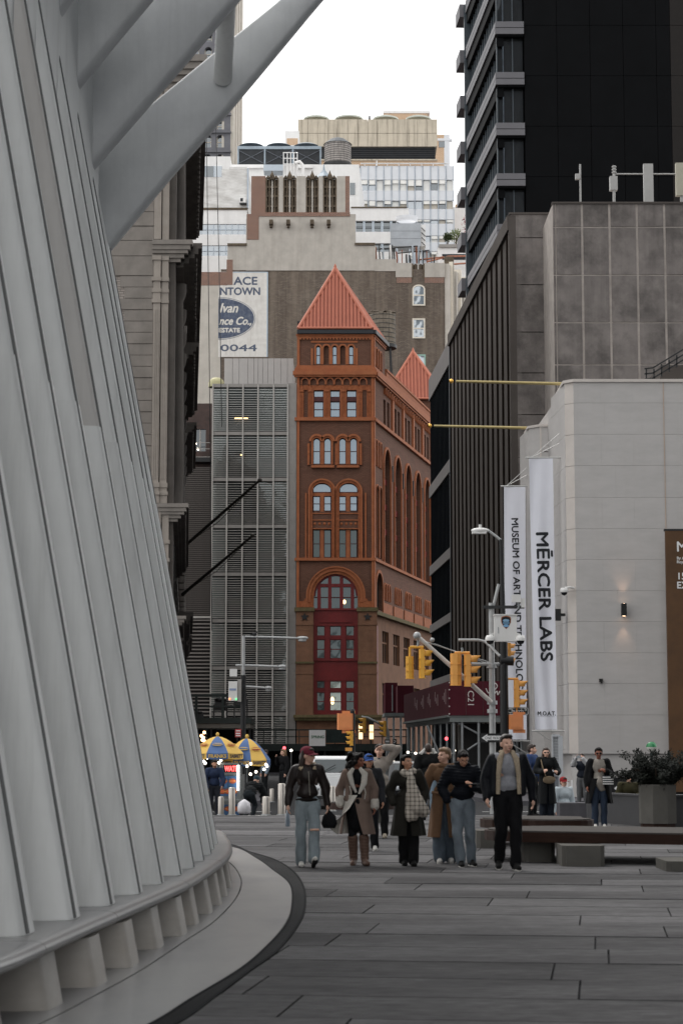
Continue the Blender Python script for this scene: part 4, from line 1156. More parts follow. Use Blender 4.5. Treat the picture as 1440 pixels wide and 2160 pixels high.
# ---- old water tank behind the front pyramid
M_wood = mat('weathered_staves', S('#7d7468'), rough=.9, var=.25, scale=2, streak=.6, streak_col=S('#3b352e'), streak_scale=4)
Yt = 168.0
def water_tank(pxc, y_top, y_bot, rpx, Y, label, roof=True, leg_to=None, wob=.0, mt=M_wood, hoops=6):
 c = P(pxc, y_bot, Y); zt = ZZ(y_top, Y); r = rpx / FPX * Y
 t = thing('water_tank', label, 'water tank', (c.x, Y, c.z))
 n = 24
 for k in range(n):                                                # every stave a piece
  a0 = 2 * math.pi * k / n; a1 = 2 * math.pi * (k + .93) / n
  mb = MB(); j = random.Random(k).uniform(-wob, wob)
  mb.slab([(c.x + q * math.cos(a), Y + q * math.sin(a)) for q, a in ((r, a0), (r, a1), (r - .08, a1), (r - .08, a0))], c.z, zt + j); part(mb, 'stave', mt, t)
 for k in range(hoops):
  z = c.z + (zt - c.z) * (k + .4) / hoops; mb = MB(); mb.lathe([(r + .01, z - .03), (r + .03, z), (r + .01, z + .03)], (c.x, Y, 0), 24); part(mb, 'hoop', M_blacksteel, t)
 if roof:
  mb = MB(); mb.lathe([(r + .12, zt + .02), (r * .55, zt + r * .42), (.0, zt + r * .62)], (c.x, Y, 0), 14, smooth=False); part(mb, 'roof', mat('tank_roof', S('#5c5f62'), rough=.7, var=.2, scale=2), t)
 else:
  mb = MB()
  for k in range(7):
   a = k * .9; mb.bar((c.x - r * 1.1 * math.cos(a), Y - r * 1.1 * math.sin(a), zt + .05), (c.x + r * 1.0 * math.cos(a), Y + r * math.sin(a), zt + .22 * math.sin(k * 2.1)), .35, .05)
  part(mb, 'broken_lid', mt, t)
 mb = MB(); mb.lathe([(0, c.z - .3), (r * 1.08, c.z - .3), (r * 1.08, c.z - .004), (0, c.z - .004)], (c.x, Y, 0), 20, smooth=False); part(mb, 'platform', M_blacksteel, t)
 if leg_to:
  for k in range(4):
   a = math.pi / 4 + k * math.pi / 2
   mb = MB(); mb.bar((c.x + r * .8 * math.cos(a), Y + r * .8 * math.sin(a), c.z - .3), (c.x + r * 1.15 * math.cos(a) , Y + r * 1.15 * math.sin(a), leg_to), .16); part(mb, 'leg', M_blacksteel, t)
 return t
water_tank(807, 662, 728, 27.5, Yt, 'rotting wooden water tank with a broken lid behind the front pyramid roof', False, cz(790), .15, hoops=7)
# ================================================================== buildings behind
def blk(parent, name, m, a, b, y0, y1, Y, depth=6.0, n=0.0, pyx=None):
 """box whose front shows photo columns a..b and rows y0..y1 at depth Y"""
 pm = pyx if pyx is not None else (y0 + y1) / 2
 mb = MB(); mb.box(XX(a, Y, pm), XX(b, Y, pm), Y - n, Y + depth, ZZ(y1, Y) if (y1 < 1590 or Y < 100) else 0, ZZ(y0, Y)); return part(mb, name, m, parent)
M_oldbrick = brickmat('sooty_brick', S('#7a6f65'), S('#60564e'), S('#4c453f'), .32, .11, .014, dirt=S('#5a4f46'), dirt_amt=.75, dirt_scale=.5, streak=.45, streak_col=S('#9c8f80'))
M_redbrick = brickmat('patch_red_brick', S('#85604f'), S('#725146'), S('#978a81'), .32, .11, .014)
M_stucco = mat('grey_stucco', S('#b1aba3'), rough=.9, var=.09, scale=.9, streak=.3, streak_col=S('#7c7469'), streak_scale=.8, bump=.1, bscale=8)
M_stucco2 = mat('beige_stucco', S('#bab4ab'), rough=.9, var=.08, scale=.8, streak=.2, streak_col=S('#8d8578'), streak_scale=.7)
M_soot = mat('sooty_terracotta', S('#5c5144'), rough=.9, var=.3, scale=2, bump=.4, bscale=6)
M_sash = mat('cream_sash', S('#d8d0c2'), rough=.6, var=.05)
W_sky = glass('far_glass_sky', S('#707a82'), .3, tint=(.92, .96, 1))
W_far = glass('far_glass', S('#22282c'), .18, tint=(.9, .96, 1))
Yb_ = 196.0
bb = thing('brown_brick_building', 'tall sooty brown brick building with stucco patches and a faded painted wall sign', 'building', (XX(700, Yb_), Yb_, 0))
B = lambda nm, m, a, b, y0, y1, n=0.0, d=12.0: blk(bb, nm, m, a, b, y0, y1, Yb_, d, n)
B('wall', M_oldbrick, 462, 938, 568, 1700)
B('wall', M_stucco2, 330, 462.5, 590, 1700, .02)
B('brick_band', M_redbrick, 330, 480, 574, 602, .05)
B('brick_patch', M_redbrick, 478, 491, 548, 601, .08)
B('upper_wall', M_stucco, 480, 521, 518, 570, .05)
B('coping', M_soot, 480, 521, 514, 519, .2)
B('upper_wall', M_stucco, 519, 750, 462, 571, .09)
B('shoulder', M_stucco, 520, 750, 452, 462, .06)
B('brick_patch', M_redbrick, 521, 546, 452, 506, .13)
B('brick_patch', M_redbrick, 546, 738, 448.5, 457, .13)
B('upper_wall', M_stucco, 748, 792, 517, 571, .06); B('coping', M_soot, 748, 791, 513, 518, .2)
B('upper_wall', M_stucco, 790, 836, 547, 572, .05)
B('upper_wall', M_stucco, 834, 868, 555, 585, .08); B('upper_wall', M_stucco, 895, 938, 555, 585, .08)
B('brick_patch', M_redbrick, 836, 868, 585, 597, .04); B('brick_patch', M_redbrick, 895, 936, 585, 597, .04)
# penthouse with tall gothic slots
segs = [(530, 560, M_redbrick), (588, 597, M_stucco), (625, 645, M_stucco), (672, 681, M_stucco), (710, 728, M_stucco), (728, 737, M_redbrick)]
for a, b, m_ in segs: B('penthouse_pier', m_, a, b, 372, 453, .1, 9)
for a, b in ((560, 588), (597, 625), (645, 672), (681, 710), (868, 895)):
 if a < 800: y0, y1, fin = 376, 449, True
 else: y0, y1, fin = 556, 588, False
 B('slot_back', M_soot, a, b, y0, y1 + 3, -.35, 3)
 wdt = b - a
 for k, f in enumerate((.06, .3, .5, .7, .94)):
  q = a + wdt * f
  B('slot_bar', M_soot if k != 2 else M_stucco, q - 1.5, q + 1.5, y0 - (6 if (k == 2 and fin) else 0), y1, .08 if k in (0, 4) else -.05, .4)
 if fin:
  for yy in (392, 411, 432): B('slot_ledge', M_soot, a + 2, b - 2, yy, yy + 4, -.08, .3)
  c = P((a + b) / 2, 371, Yb_ - .1); mb = MB(); mb.lathe([(.2, -.4), (.26, 0), (.1, .3), (.0, .6)], c, 6, smooth=False); part(mb, 'finial', M_soot, bb)
  for f in (.2, .8):
   q = a + wdt * f; mb = MB()
   c = P(q, 376, Yb_); mb.poly([(c.x - .25, c.z), (c.x + .25, c.z), (c.x, c.z + .3)], Yb_ - .1, Yb_ + .3); part(mb, 'gablet', M_soot, bb)
for q in (572, 608, 658, 693):
 mb = MB(); c = P(q, 470, Yb_ - .4); mb.cbox(c, .38, .9, .45); mb.cbox(c + Vector((0, .1, -.32)), .26, .5, .3); part(mb, 'scupper', M_soot, bb)
# tall sash windows on the right
for (a, b, y0, y1, ar) in ((869, 896, 601, 645, True), (869, 896, 672, 714, False), (869, 897, 748, 792, False), (869, 897, 826, 870, False)):
 F = lambda: MB((0, Yb_), (1, 0), (0, -1))
 mb = F(); u0, u1, z0, z1 = XX(a, Yb_, y0), XX(b, Yb_, y0), ZZ(y1, Yb_), ZZ(y0, Yb_)
 if ar:
  arch_band(mb, u0 + .14, u1 - .14, z1 - .45, z1 - .12, .14, .0, .1, legs=z0, seg=10)
 else: mb.box(u0, u0 + .14, .0, .1, z0, z1); mb.box(u1 - .14, u1, .0, .1, z0, z1); mb.box(u0 + .14, u1 - .14, .0, .1, z1 - .14, z1)
 mb.box(u0 + .14, u1 - .14, .0, .1, z0, z0 + .14); mb.box(u0 + .14, u1 - .14, .0, .08, (z0 + z1) / 2 - .06, (z0 + z1) / 2 + .06)
 w_ = part(mb, 'window', M_sash if y0 < 740 else mat('green_sash', S('#8fb0a4'), var=.05), bb)
 mb = F()
 if ar: mb.poly(arch_pts(u0 + .05, u1 - .05, z0, z1 - .05, ratio=.6), .005, .03)
 else: mb.box(u0 + .05, u1 - .05, .005, .03, z0, z1)
 part(mb, 'pane', W_sky, w_)
# pale piers of the side facade
xe = XX(938, Yb_, 640)
SDB = .30
for k in range(9):
 s0 = .1 + k * 3.4
 for (o0, o1, n_, m_) in ((0, .9, .35, M_stucco2), (.9, 1.4, .6, M_sash), (1.4, 1.8, .3, M_stucco)):
  mb = MB((xe, Yb_), (SDB, 1), (1, -SDB)); mb.box(s0 + o0, s0 + o1, -.5, n_, 0, ZZ(556, Yb_) + (0.4 if m_ is M_sash else 0)); part(mb, 'side_pier', m_, bb)
mb = MB((xe, Yb_), (SDB, 1), (1, -SDB)); mb.box(0, 31, -4, -.05, 0, ZZ(562, Yb_)); part(mb, 'side_wall', M_oldbrick, bb)
B('corner_turret', M_soot, 938, 958, 536, 700, -.9, 1.2)
# painted wall sign, only its right-hand part is left
M_ghost = mat('faded_sign_white', S('#d8d5d0'), rough=.9, var=.06, scale=1.3, streak=.35, streak_col=S('#a29a90'), streak_scale=1.6, blotch=S('#b5afa8'), blotch_scale=1.5, blotch_amt=.35)
M_ghostb = mat('faded_sign_blue', S('#4b5467'), rough=.9, var=.14, scale=2.5, blotch=S('#8b8f99'), blotch_scale=3.0, blotch_amt=.4)
M_ghostl = mat('faded_sign_letter', S('#d3cfc8'), rough=.9, var=.08, scale=2)
M_ghoste = mat('faded_sign_edge', S('#a9bac8'), rough=.9, var=.1)
Ysg = Yb_ - .0
gs = thing('painted_wall_sign', 'faded white and blue painted advertisement reading ACE NTOWN 0044 on brown brick', 'sign', (XX(512, Yb_), Yb_ - .05, ZZ(753, Yb_)))
sgx = lambda p, py=660: XX(p, Yb_, py)
sgz = lambda p: ZZ(p, Yb_)
mb = MB(); mb.box(sgx(461), sgx(564.5), Yb_ - .035, Yb_ - .003, sgz(753), sgz(573.5)); part(mb, 'field', M_ghost, gs)
mb = MB(); mb.box(sgx(563), sgx(565), Yb_ - .05, Yb_ - .036, sgz(753), sgz(573.5)); mb.box(sgx(492), sgx(563), Yb_ - .05, Yb_ - .036, sgz(575), sgz(573.5)); part(mb, 'edge', M_ghoste, gs)
def sgtext(body, x, ybase, hpx, wpx=None, m=M_ghostb, bold=.0, shear=0, nm='lettering', dep=.046):
 h = hpx / FPX * Yb_ / .70
 mb = text_mb(body, h, (sgx(x), Yb_ - dep, sgz(ybase)), (1, 0, 0), (0, 0, 1), depth=.0, fat=bold * 3, width=(wpx / FPX * Yb_) if wpx else None, shear=shear)
 part(mb, nm, m, gs)
sgtext('ACE', 493, 600.5, 17, 50, bold=.012)
sgtext('NTOWN', 463, 622, 16, 85, bold=.012)
sgtext('0044', 465, 740.5, 14, 77, bold=.008)
cxo, czo = sgx(461), (sgz(627) + sgz(717)) / 2
def half_ell(ax, az, d, m, nm):
 pts = [(cxo, czo - az)] + [(cxo + ax * math.sin(math.pi * k / 30), czo - az * math.cos(math.pi * k / 30)) for k in range(1, 30)] + [(cxo, czo + az)]
 mb = MB(); mb.poly(pts, Yb_ - d, Yb_ - d + .005); part(mb, nm, m, gs)
aX = sgx(539) - cxo; aZ = (sgz(627) - sgz(717)) / 2
half_ell(aX, aZ, .041, M_ghostb, 'oval_line'); half_ell(aX - .05, aZ - .05, .046, M_ghost, 'oval_gap'); half_ell(aX - .13, aZ - .12, .052, M_ghostb, 'oval')
sgtext('lvan', 462.5, 659, 20, 39, M_ghostl, .012, .3, dep=.062)
sgtext('nce Co.,', 462, 685, 17, 68, M_ghostl, .012, .3, dep=.062)
sgtext('ESTATE', 462, 701, 9, 44, M_ghostl, .012, dep=.062)
# ---- white blocks
M_wht = mat('white_painted_brick', S('#e3e2e1'), rough=.8, var=.04, scale=1.2, streak=.2, streak_col=S('#a9a6a2'), streak_scale=1)
M_wht_st = mat('stained_white_brick', S('#dbdad8'), rough=.85, var=.06, scale=1.5, blotch=S('#9a9690'), blotch_scale=.45, blotch_amt=.7, stretch=(.5, .5, 1.6))
M_alub = mat('pale_blue_frame', S('#aeb8c2'), rough=.5, var=.04)
M_beige = mat('stained_beige_panel', S('#bdb3a2'), rough=.85, var=.06, scale=.8, streak=.75, streak_col=S('#5f574b'), streak_scale=1.5)
M_blackl = mat('black_louvre', S('#23262a'), rough=.6, var=.3, scale=1.5)
M_tan = brickmat('tan_brick', S('#c3a283'), S('#b89678'), S('#cbb9a4'), .4, .14, .02)
w1 = thing('white_brick_block', 'white brick block with ribbon windows and a stained upper wall, left of the gothic penthouse', 'building', (XX(460, 212), 212, 0))
W1 = lambda nm, m, a, b, y0, y1, n=0.0, d=14.0: blk(w1, nm, m, a, b, y0, y1, 212, d, n)
W1('upper_block', M_wht, 360, 486, 330, 372, .0); W1('stained_wall', M_wht_st, 360, 524, 357, 447, .1); W1('wall', M_wht, 340, 521, 444, 474, .3); W1('wall', M_wht, 340, 521, 496, 519, .3); W1('wall', M_wht, 340, 521, 541, 1600, .3)
W1('roof_edge', M_soot, 400, 522, 440, 444.5, .4)
W1('parapet', M_wht_st, 484, 521, 353, 358, .12)
W1('drain_pipe', M_alub, 521.5, 524.5, 356, 440, .25, .3)
for y0, y1 in ((474, 496), (519, 541)):
 W1('window_band', W_sky, 340, 521, y0, y1, .15, .2)
 for q in range(346, 522, 13): W1('window_mullion', M_alub, q, q + 1.6, y0, y1, .25, .3)
 W1('window_rail', M_alub, 340, 521, (y0 + y1) / 2, (y0 + y1) / 2 + 1.2, .24, .3)
for a, b in ((402, 408), (418, 434), (435, 451), (452, 468)):
 o = W1('window', W_far if a != 452 else W_sky, a, b, 351, 374, .12, .2);
W1('window_frame', M_alub, 434, 435.3, 351, 374, .2, .3); W1('window_frame', M_alub, 451, 452.3, 351, 374, .2, .3)
ac = thing('air_conditioner', 'small white wall air conditioner bracketed to the stained white wall', 'air conditioner', tuple(P(511, 427, 211.4)))
blk(ac, 'case', M_wht, 505, 518, 416, 427, 211.2, .6); blk(ac, 'fan', M_blackl, 507, 512.5, 418, 425, 211.2, .1, .02); blk(ac, 'bracket', M_blacksteel, 506, 520, 427, 430, 211.2, .6)
w2 = thing('white_slab_block', 'plain white block carrying rooftop plant behind the gothic penthouse', 'building', (XX(620, 226), 226, 0))
W2 = lambda nm, m, a, b, y0, y1, n=0.0, d=16.0: blk(w2, nm, m, a, b, y0, y1, 226, d, n)
W2('wall', M_wht, 440, 757, 347, 1600); W2('wall', M_wht, 500, 660, 350, 356, .4, .5)
W2('window', W_far, 738, 748.5, 386, 411, .08, .3)
mb = MB((XX(757, 226, 390), 226), (.05, 1), (1, -.05)); mb.box(0, 16, -.5, 0, 0, ZZ(347, 226)); part(mb, 'side_wall', M_wht, w2)
# curtain wall
w3 = thing('curtain_wall_block', 'pale metal curtain wall office block with rows of blinds, below the beige roof plant', 'building', (XX(860, 250), 250, 0))
W3 = lambda nm, m, a, b, y0, y1, n=0.0, d=1.0: blk(w3, nm, m, a, b, y0, y1, 250, d, n)
M_panel = mat('pale_spandrel', S('#d3d5d9'), rough=.6, var=.03, scale=1, metal=.1)
M_blind1 = mat('white_blind', S('#e9e7e2'), rough=.7, var=.03); M_blind2 = mat('tan_blind', S('#c5bdb0'), rough=.7, var=.05)
W3('core', M_panel, 600, 957, 352, 1600, -.6, 26)
rows3 = [(350, 379, 0), (379, 402, 1), (402, 423, 0), (423, 441, 1), (441, 463, 0), (463, 472, 1), (472, 497, 0), (497, 511, 1), (511, 530, 0), (530, 546, 1)]
cols3 = [760 + 16.4 * k for k in range(13)]
r3 = random.Random(5)
for y0, y1, wnd in rows3:
 for a in cols3:
  b = min(a + 16.4, 957)
  if b - a < 4: continue
  if wnd:
   pm = r3.choice((M_blind1, M_blind1, M_blind2, W_far, W_sky)); W3('window', pm, a + 1.6, b - 1.6, y0 + .8, y1 - .8, -.3, .4)
   if r3.random() < .5: W3('blind', M_blind1, a + 1.6, b - 1.6, y0 + .8, y0 + (y1 - y0) * r3.uniform(.3, .6), -.25, .04)
  else: W3('spandrel_panel', M_panel, a + .7, b - .7, y0, y1, .0, .4)
for a in cols3: W3('mullion', M_alub, a - .6, a + .6, 350, 560, .12, .3)
W3('roof_rail', M_wht, 760, 945, 344.5, 346, .2, .1)
for q in range(768, 950, 24): W3('rail_post', M_wht, q, q + 1.2, 344, 351, .2, .1)
W3('mast', M_wht, 793, 795.5, 340, 351, .3, .15)
# low white wing in front
w4 = thing('low_white_wing', 'low white wing with dark square windows right of the stucco tower', 'building', (XX(805, 214), 214, 0))
W4 = lambda nm, m, a, b, y0, y1, n=0.0, d=10.0: blk(w4, nm, m, a, b, y0, y1, 214, d, n)
W4('wall', M_wht, 730, 861, 439, 465.5); W4('wall', M_wht, 730, 861, 489, 513); W4('wall', M_wht, 730, 861, 531, 1600)
for y0, y1 in ((465.5, 489), (513, 531)):
 W4('recess', W_far, 730, 861, y0, y1, -.5, 4)
 for a in range(748, 862, 19):
  W4('window_frame', M_alub, a - 2, a + 3, y0, y1, -.1, .3)
  W4('window_rail', M_alub, a + 3, a + 17, (y0 + y1) / 2, (y0 + y1) / 2 + 1.2, -.2, .2)
W4('roof_edge', M_soot, 740, 858, 436.5, 439, .1)
mb = MB((XX(861, 214, 470), 214), (.06, 1), (1, -.06)); mb.box(0, 10, -.5, 0, 0, ZZ(439, 214)); part(mb, 'side_wall', M_wht, w4)
# beige roof plant and its neighbours
pl = thing('roof_plant', 'long stained beige rooftop plant enclosure with a black louvre band and round fan cowls', 'roof plant', (XX(775, 253), 253, ZZ(345, 253)))
PLm = lambda nm, m, a, b, y0, y1, n=0.0, d=9.0: blk(pl, nm, m, a, b, y0, y1, 253, d, n)
for a in range(628, 920, 21): PLm('cladding_panel', M_beige, a + .25, min(a + 20.6, 922), 252, 281, .05, .3); PLm('cladding_panel', M_beige, a + .25, min(a + 20.6, 922), 281.8, 309, .05, .3)
PLm('core', M_beige, 629, 921, 254, 309, -.3); PLm('louvre_band', M_blackl, 640, 918, 309, 337, -.4)
for k in range(6): PLm('louvre', M_blacksteel, 640, 918, 311.5 + k * 4.3, 312.6 + k * 4.3, -.28, .2)
PLm('base', M_tan, 632, 922, 337, 348, -.2); PLm('base_cap', M_beige, 632, 922, 336, 338.5, .1)
for q, rx_ in ((667, 27), (736, 30), (813, 27), (882, 27)):
 c = P(q, 254, 255); r = rx_ / FPX * 255; mb = MB(); mb.lathe([(r, 0), (r * 1.02, .2), (r * .8, .34), (r * .3, .5), (0, .52)], c, 24); part(mb, 'fan_cowl', mat('cowl', S('#b9bdb4'), rough=.5, metal=.3, var=.08), pl)
mb = MB(); c = P(779, 252, 254); mb.lathe([(.14, 0), (.1, .5), (0, .55)], c, 8); part(mb, 'vent_pipe', M_blacksteel, pl)
bh = thing('tan_bulkhead', 'tan brick bulkhead with a pale coping rising behind the beige plant', 'building', (XX(856, 262), 262, 0))
blk(bh, 'wall', M_tan, 810, 904, 238, 1600, 278, 8); blk(bh, 'coping', M_wht, 808, 906, 234, 239, 278, 8.1, .1)
bh2 = thing('tan_corner_block', 'tan brick block with one dark window at the right end of the beige plant', 'building', (XX(930, 277), 277, 0))
blk(bh2, 'wall', M_tan, 900, 940, 284, 1600, 277, 8); blk(bh2, 'white_return', M_panel, 940, 952, 284, 1600, 277, 8, .02); blk(bh2, 'window', W_far, 925, 937, 298, 311, 277, .5, .06); blk(bh2, 'band', M_panel, 922, 953, 292, 297, 277, .5, .08)
bh3 = thing('white_tan_stair_head', 'small white and tan stair bulkhead left of the beige plant', 'building', (XX(612, 246), 246, 0))
blk(bh3, 'wall', M_wht, 598, 629, 276, 1600, 246, 5); blk(bh3, 'patch', M_tan, 605, 628, 292, 306, 246, .4, .06)
ct = thing('cooling_rack', 'three black cross-braced cooling bays in a blue grey frame on the white roof', 'cooling tower', (XX(590, 230), 230, ZZ(346, 230)))
for a, b in ((503, 557), (560, 616), (619, 674)):
 blk(ct, 'bay', M_blackl, a, b, 315, 346, 230, 3)
 for s_ in (0, 1):
  mb = MB(); p, q = P(a, 317 if s_ else 345, 229.9), P(b, 345 if s_ else 317, 229.9); mb.bar(p, q, .06); part(mb, 'brace', mat('brace_grey', S('#5b5f66'), var=.1), ct)
M_bgf = mat('blue_grey_frame', S('#8e9aa4'), rough=.5, var=.08)
blk(ct, 'top_frame', M_bgf, 501, 678, 309, 315, 230, 3, .15)
for q in (501, 557, 616, 674): blk(ct, 'frame_post', M_bgf, q, q + 3, 315, 346, 230, 3, .12)
for q in (530, 588, 646):
 c = P(q, 309.5, 231); mb = MB(); mb.lathe([(1.5, 0), (1.2, .16), (.5, .3), (0, .34)], c, 20); part(mb, 'fan_cowl', M_bgf, ct)
water_tank(712, 306, 347, 29, 229, 'round wooden rooftop water tank with a conical roof beside the beige plant', True, None, 0, mat('silver_staves', S('#9a9490'), rough=.85, var=.2, scale=2, streak=.6, streak_col=S('#4d4945'), streak_scale=3), 9)
# rooftop stair cage and pipe
cg = thing('roof_cage', 'white tubular ladder cage and bent duct on the white roof', 'ladder', (XX(615, 222), 222, ZZ(385, 222)))
for q in (598, 606, 613, 620, 627):
 mb = MB(); mb.tube([P(q, 384, 222), P(q, 322, 222)], .05, 6); part(mb, 'upright', M_wht, cg)
for yy in (322, 334, 346): mb = MB(); mb.tube([P(597, yy, 222), P(628, yy, 222)], .05, 6); part(mb, 'hoop', M_wht, cg)
blk(cg, 'housing', M_wht, 597, 628, 345, 384, 222.3, 2);
mb = MB(); mb.tube([P(622, 344, 222), P(632, 341, 222), P(638, 348, 222), P(639, 360, 222), P(639, 384, 222)], .2, 10); part(mb, 'duct', M_wht, cg)
blk(cg, 'skylight', M_alub, 556, 597, 347, 360, 222, 2)
pk = thing('gable_vent', 'little slate grey pointed roof vent peeping above the gothic penthouse', 'vent', tuple(P(683, 375, 205)))
mb = MB(); c = P(683, 376, 205); mb.lathe([(1.0, 0), (.4, .55), (.12, .9), (.04, 1.5), (0, 1.55)], c, 4, smooth=False); part(mb, 'roof', M_bgf, pk)
# metal cooling unit and roof clutter on the right
cu_ = thing('cooling_unit', 'boxy grey metal cooling unit with a round fan ring on the roof at right', 'cooling tower', (XX(858, 206), 206, ZZ(520, 206)))
for y0, y1 in ((471, 487), (487.5, 503), (503.5, 519)): blk(cu_, 'casing_panel', mat('zinc', S('#9da1a6'), rough=.4, metal=.5, var=.1, scale=1), 824, 887, y0, y1, 206, 2.4)
mb = MB(); c = P(858, 471, 207.2); mb.lathe([(1.2, 0), (1.1, .25), (1.22, .62), (1.15, .62), (1.0, .2)], c, 24); part(mb, 'fan_ring', M_panel, cu_)
blk(cu_, 'side_case', M_wht, 887, 897, 474, 519, 206.2, 2)
for k in range(4): mb = MB(); mb.bar(P(888, 480 + k * 10, 206), P(896, 488 + k * 10, 206), .08); part(mb, 'brace', M_blacksteel, cu_)
rc = thing('roof_pipework', 'tangle of dark pipes and racks along the brown roof edge at right', 'pipework', (XX(850, 200), 200, ZZ(553, 200)))
r4 = random.Random(11)
M_pipes = [M_blacksteel, M_alub, M_wht, mat('rust_pipe', S('#8a5640'), var=.2)]
for k in range(26):
 q = r4.uniform(792, 915); h_ = r4.uniform(515, 538); m_ = r4.choice(M_pipes)
 mb = MB(); mb.tube([P(q, 556, 200), P(q + r4.uniform(-3, 3), h_, 200 + r4.uniform(-1, 1))], r4.uniform(.04, .10), 6); part(mb, 'pipe', m_, rc)
for yy, a, b in ((522, 800, 880), (531, 838, 905), (545, 880, 935)): mb = MB(); mb.tube([P(a, yy + 3, 200), P(b, yy - 3, 200)], .07, 6); part(mb, 'pipe', M_pipes[3] if yy > 540 else M_blacksteel, rc)
# roof garden
M_leaf = mat('roof_shrub_leaf', S('#5d6a35'), rough=.7, var=.35, scale=4); M_leafr = mat('red_maple_leaf', S('#8c3b40'), rough=.7, var=.3, scale=4); M_bark = mat('bark', S('#4a3d33'), rough=.9, var=.2)
def leaf_cloud(mb, c, rad, n, size, rnd_, squash=(1, 1, 1), shell=.55):
 for _ in range(n):
  while True:
   d = Vector((rnd_.uniform(-1, 1), rnd_.uniform(-1, 1), rnd_.uniform(-1, 1)))
   if .02 < d.length <= 1: break
  d = d.normalized() * (shell + (1 - shell) * rnd_.random())
  p = Vector((c[0] + d.x * rad * squash[0], c[1] + d.y * rad * squash[1], c[2] + d.z * rad * squash[2]))
  a = Vector((rnd_.uniform(-1, 1), rnd_.uniform(-1, 1), rnd_.uniform(-1, 1))).normalized(); b = a.orthogonal().normalized()
  s_ = size * rnd_.uniform(.6, 1.3)
  mb.add([p, p + a * s_ * .5 + b * s_ * .25, p + a * s_, p + a * s_ * .5 - b * s_ * .25], [(0, 1, 2, 3)])
ter = thing('roof_terrace', 'white walled roof terrace with planted shrubs beside the black tower', 'building', (XX(965, 204), 204, 0))
blk(ter, 'wall', M_wht, 926, 1010, 522, 1600, 204, 9); blk(ter, 'coping', M_alu, 925, 1012, 516, 522.5, 204, 9, .2); blk(ter, 'opening', M_blackl, 932, 990, 536, 548, 204, .4, .03)
M_rustr = mat('rust_rail', S('#a8705a'), var=.15)
mb = MB(); mb.tube([P(900, 552, 203), P(945, 541, 203), P(1000, 540, 203)], .09, 6); part(mb, 'rail', M_rustr, ter)
mb = MB(); mb.tube([P(905, 561, 203), P(1000, 554, 203)], .09, 6); part(mb, 'rail', M_rustr, ter)
for pxs, pys, rr_, lab, lm_, cat_ in ((961, 497, 15, 'round clipped green shrub on the roof terrace', M_leaf, 'shrub'), (943, 500, 9, 'smaller dark shrub left of the round one on the roof terrace', mat('roof_shrub_dark', S('#3f4a2a'), var=.3, scale=4), 'shrub'), (986, 474, 17, 'red leaved maple sapling on the roof terrace', M_leafr, 'tree')):
 c = P(pxs, pys, 205.5); r = rr_ / FPX * 205; t = thing('roof_shrub' if cat_ == 'shrub' else 'maple_tree', lab, cat_, (c.x, c.y, ZZ(516, 205)))
 mb = MB(); leaf_cloud(mb, c, r, 420 if cat_ == 'shrub' else 260, .24, random.Random(pxs), shell=.5 if cat_ == 'shrub' else .1, squash=(1, 1, 1) if cat_ == 'shrub' else (.8, .8, 1.5))
 o = part(mb, 'crown', lm_, t)
 mb = MB(); mb.tube([(c.x, c.y, ZZ(517, 205)), (c.x + .05, c.y, c.z)], [.09, .04], 6); part(mb, 'trunk', M_bark, t)
# low pale block at far right of the gap
fb = thing('far_white_block', 'distant white block with a tan coping glimpsed left of the black tower', 'building', (XX(975, 290), 290, 0))
blk(fb, 'wall', M_wht, 950, 1040, 437, 1600, 290, 8); blk(fb, 'coping', M_tan, 960, 980, 431, 438, 290, 3)
# ---- dark stone tower at upper left
M_dst = mat('dark_granite', S('#66666b'), rough=.8, var=.12, scale=.8, streak=.2, streak_col=S('#47474b'), streak_scale=.6)
tw = thing('dark_stone_tower', 'dark grey stone tower with arched windows and a pale fluted flank behind the wing blades', 'building', (XX(440, 262), 262, 0))
T = lambda nm, m, a, b, y0, y1, n=0.0, d=10.0: blk(tw, nm, m, a, b, y0, y1, 262, d, n, 200)
hs = []
F = lambda: MB((0, 262), (1, 0), (0, -1))
tx = lambda p: XX(p, 262, 200); tz = lambda p: ZZ(p, 262)
for y0, y1, ar in ((73, 87, False), (99, 125, True), (150, 170, False), (190, 207, False), (255, 273, False), (284, 311, True), (325, 345, True), (20, 40, True), (-40, -15, True)):
 for k in range(6):
  a = 458 - 27 * k
  hs.append((tx(a), tx(a + 15.5), tz(y1), tz(y0), True) if ar else (tx(a), tx(a + 15.5), tz(y1), tz(y0)))
mb = F(); wall_holes(mb, tx(250), tx(487), 0, tz(-120), hs, -1, 0, seg=6); part(mb, 'front_wall', M_dst, tw)
T('core', M_dst, 251, 486, -119, 1600, -1.05, 9)
for h in hs:
 mb = F(); mb.box(h[0], h[1], -.8, -.7, h[2], h[3]); w_ = part(mb, 'window', W_far, tw)
 mb = F(); mb.box(h[0], h[0] + .1, -.7, -.5, h[2], h[3]); mb.box(h[1] - .1, h[1], -.7, -.5, h[2], h[3]); mb.box(h[0] + .1, h[1] - .1, -.7, -.55, h[2], h[2] + .12); mb.box(h[0] + .1, h[1] - .1, -.7, -.6, (h[2] + h[3]) / 2 - .05, (h[2] + h[3]) / 2 + .05); part(mb, 'frame', M_sash, w_)
for yy in (135, 240, 277, 318, 45): T('string_course', M_dst, 250, 488, yy, yy + 4, .3)
for k in range(4):
 mb = MB((tx(487), 262), (.10, 1), (1, -.10)); mb.box(.3 + k * 2.2, 1.7 + k * 2.2, -1, .35, 0, tz(-120)); part(mb, 'side_pier', M_stucco2, tw)
mb = MB((tx(487), 262), (.10, 1), (1, -.10)); mb.box(0, 9, -1.2, 0.02, 0, tz(-121)); part(mb, 'side_wall', M_stucco2, tw)
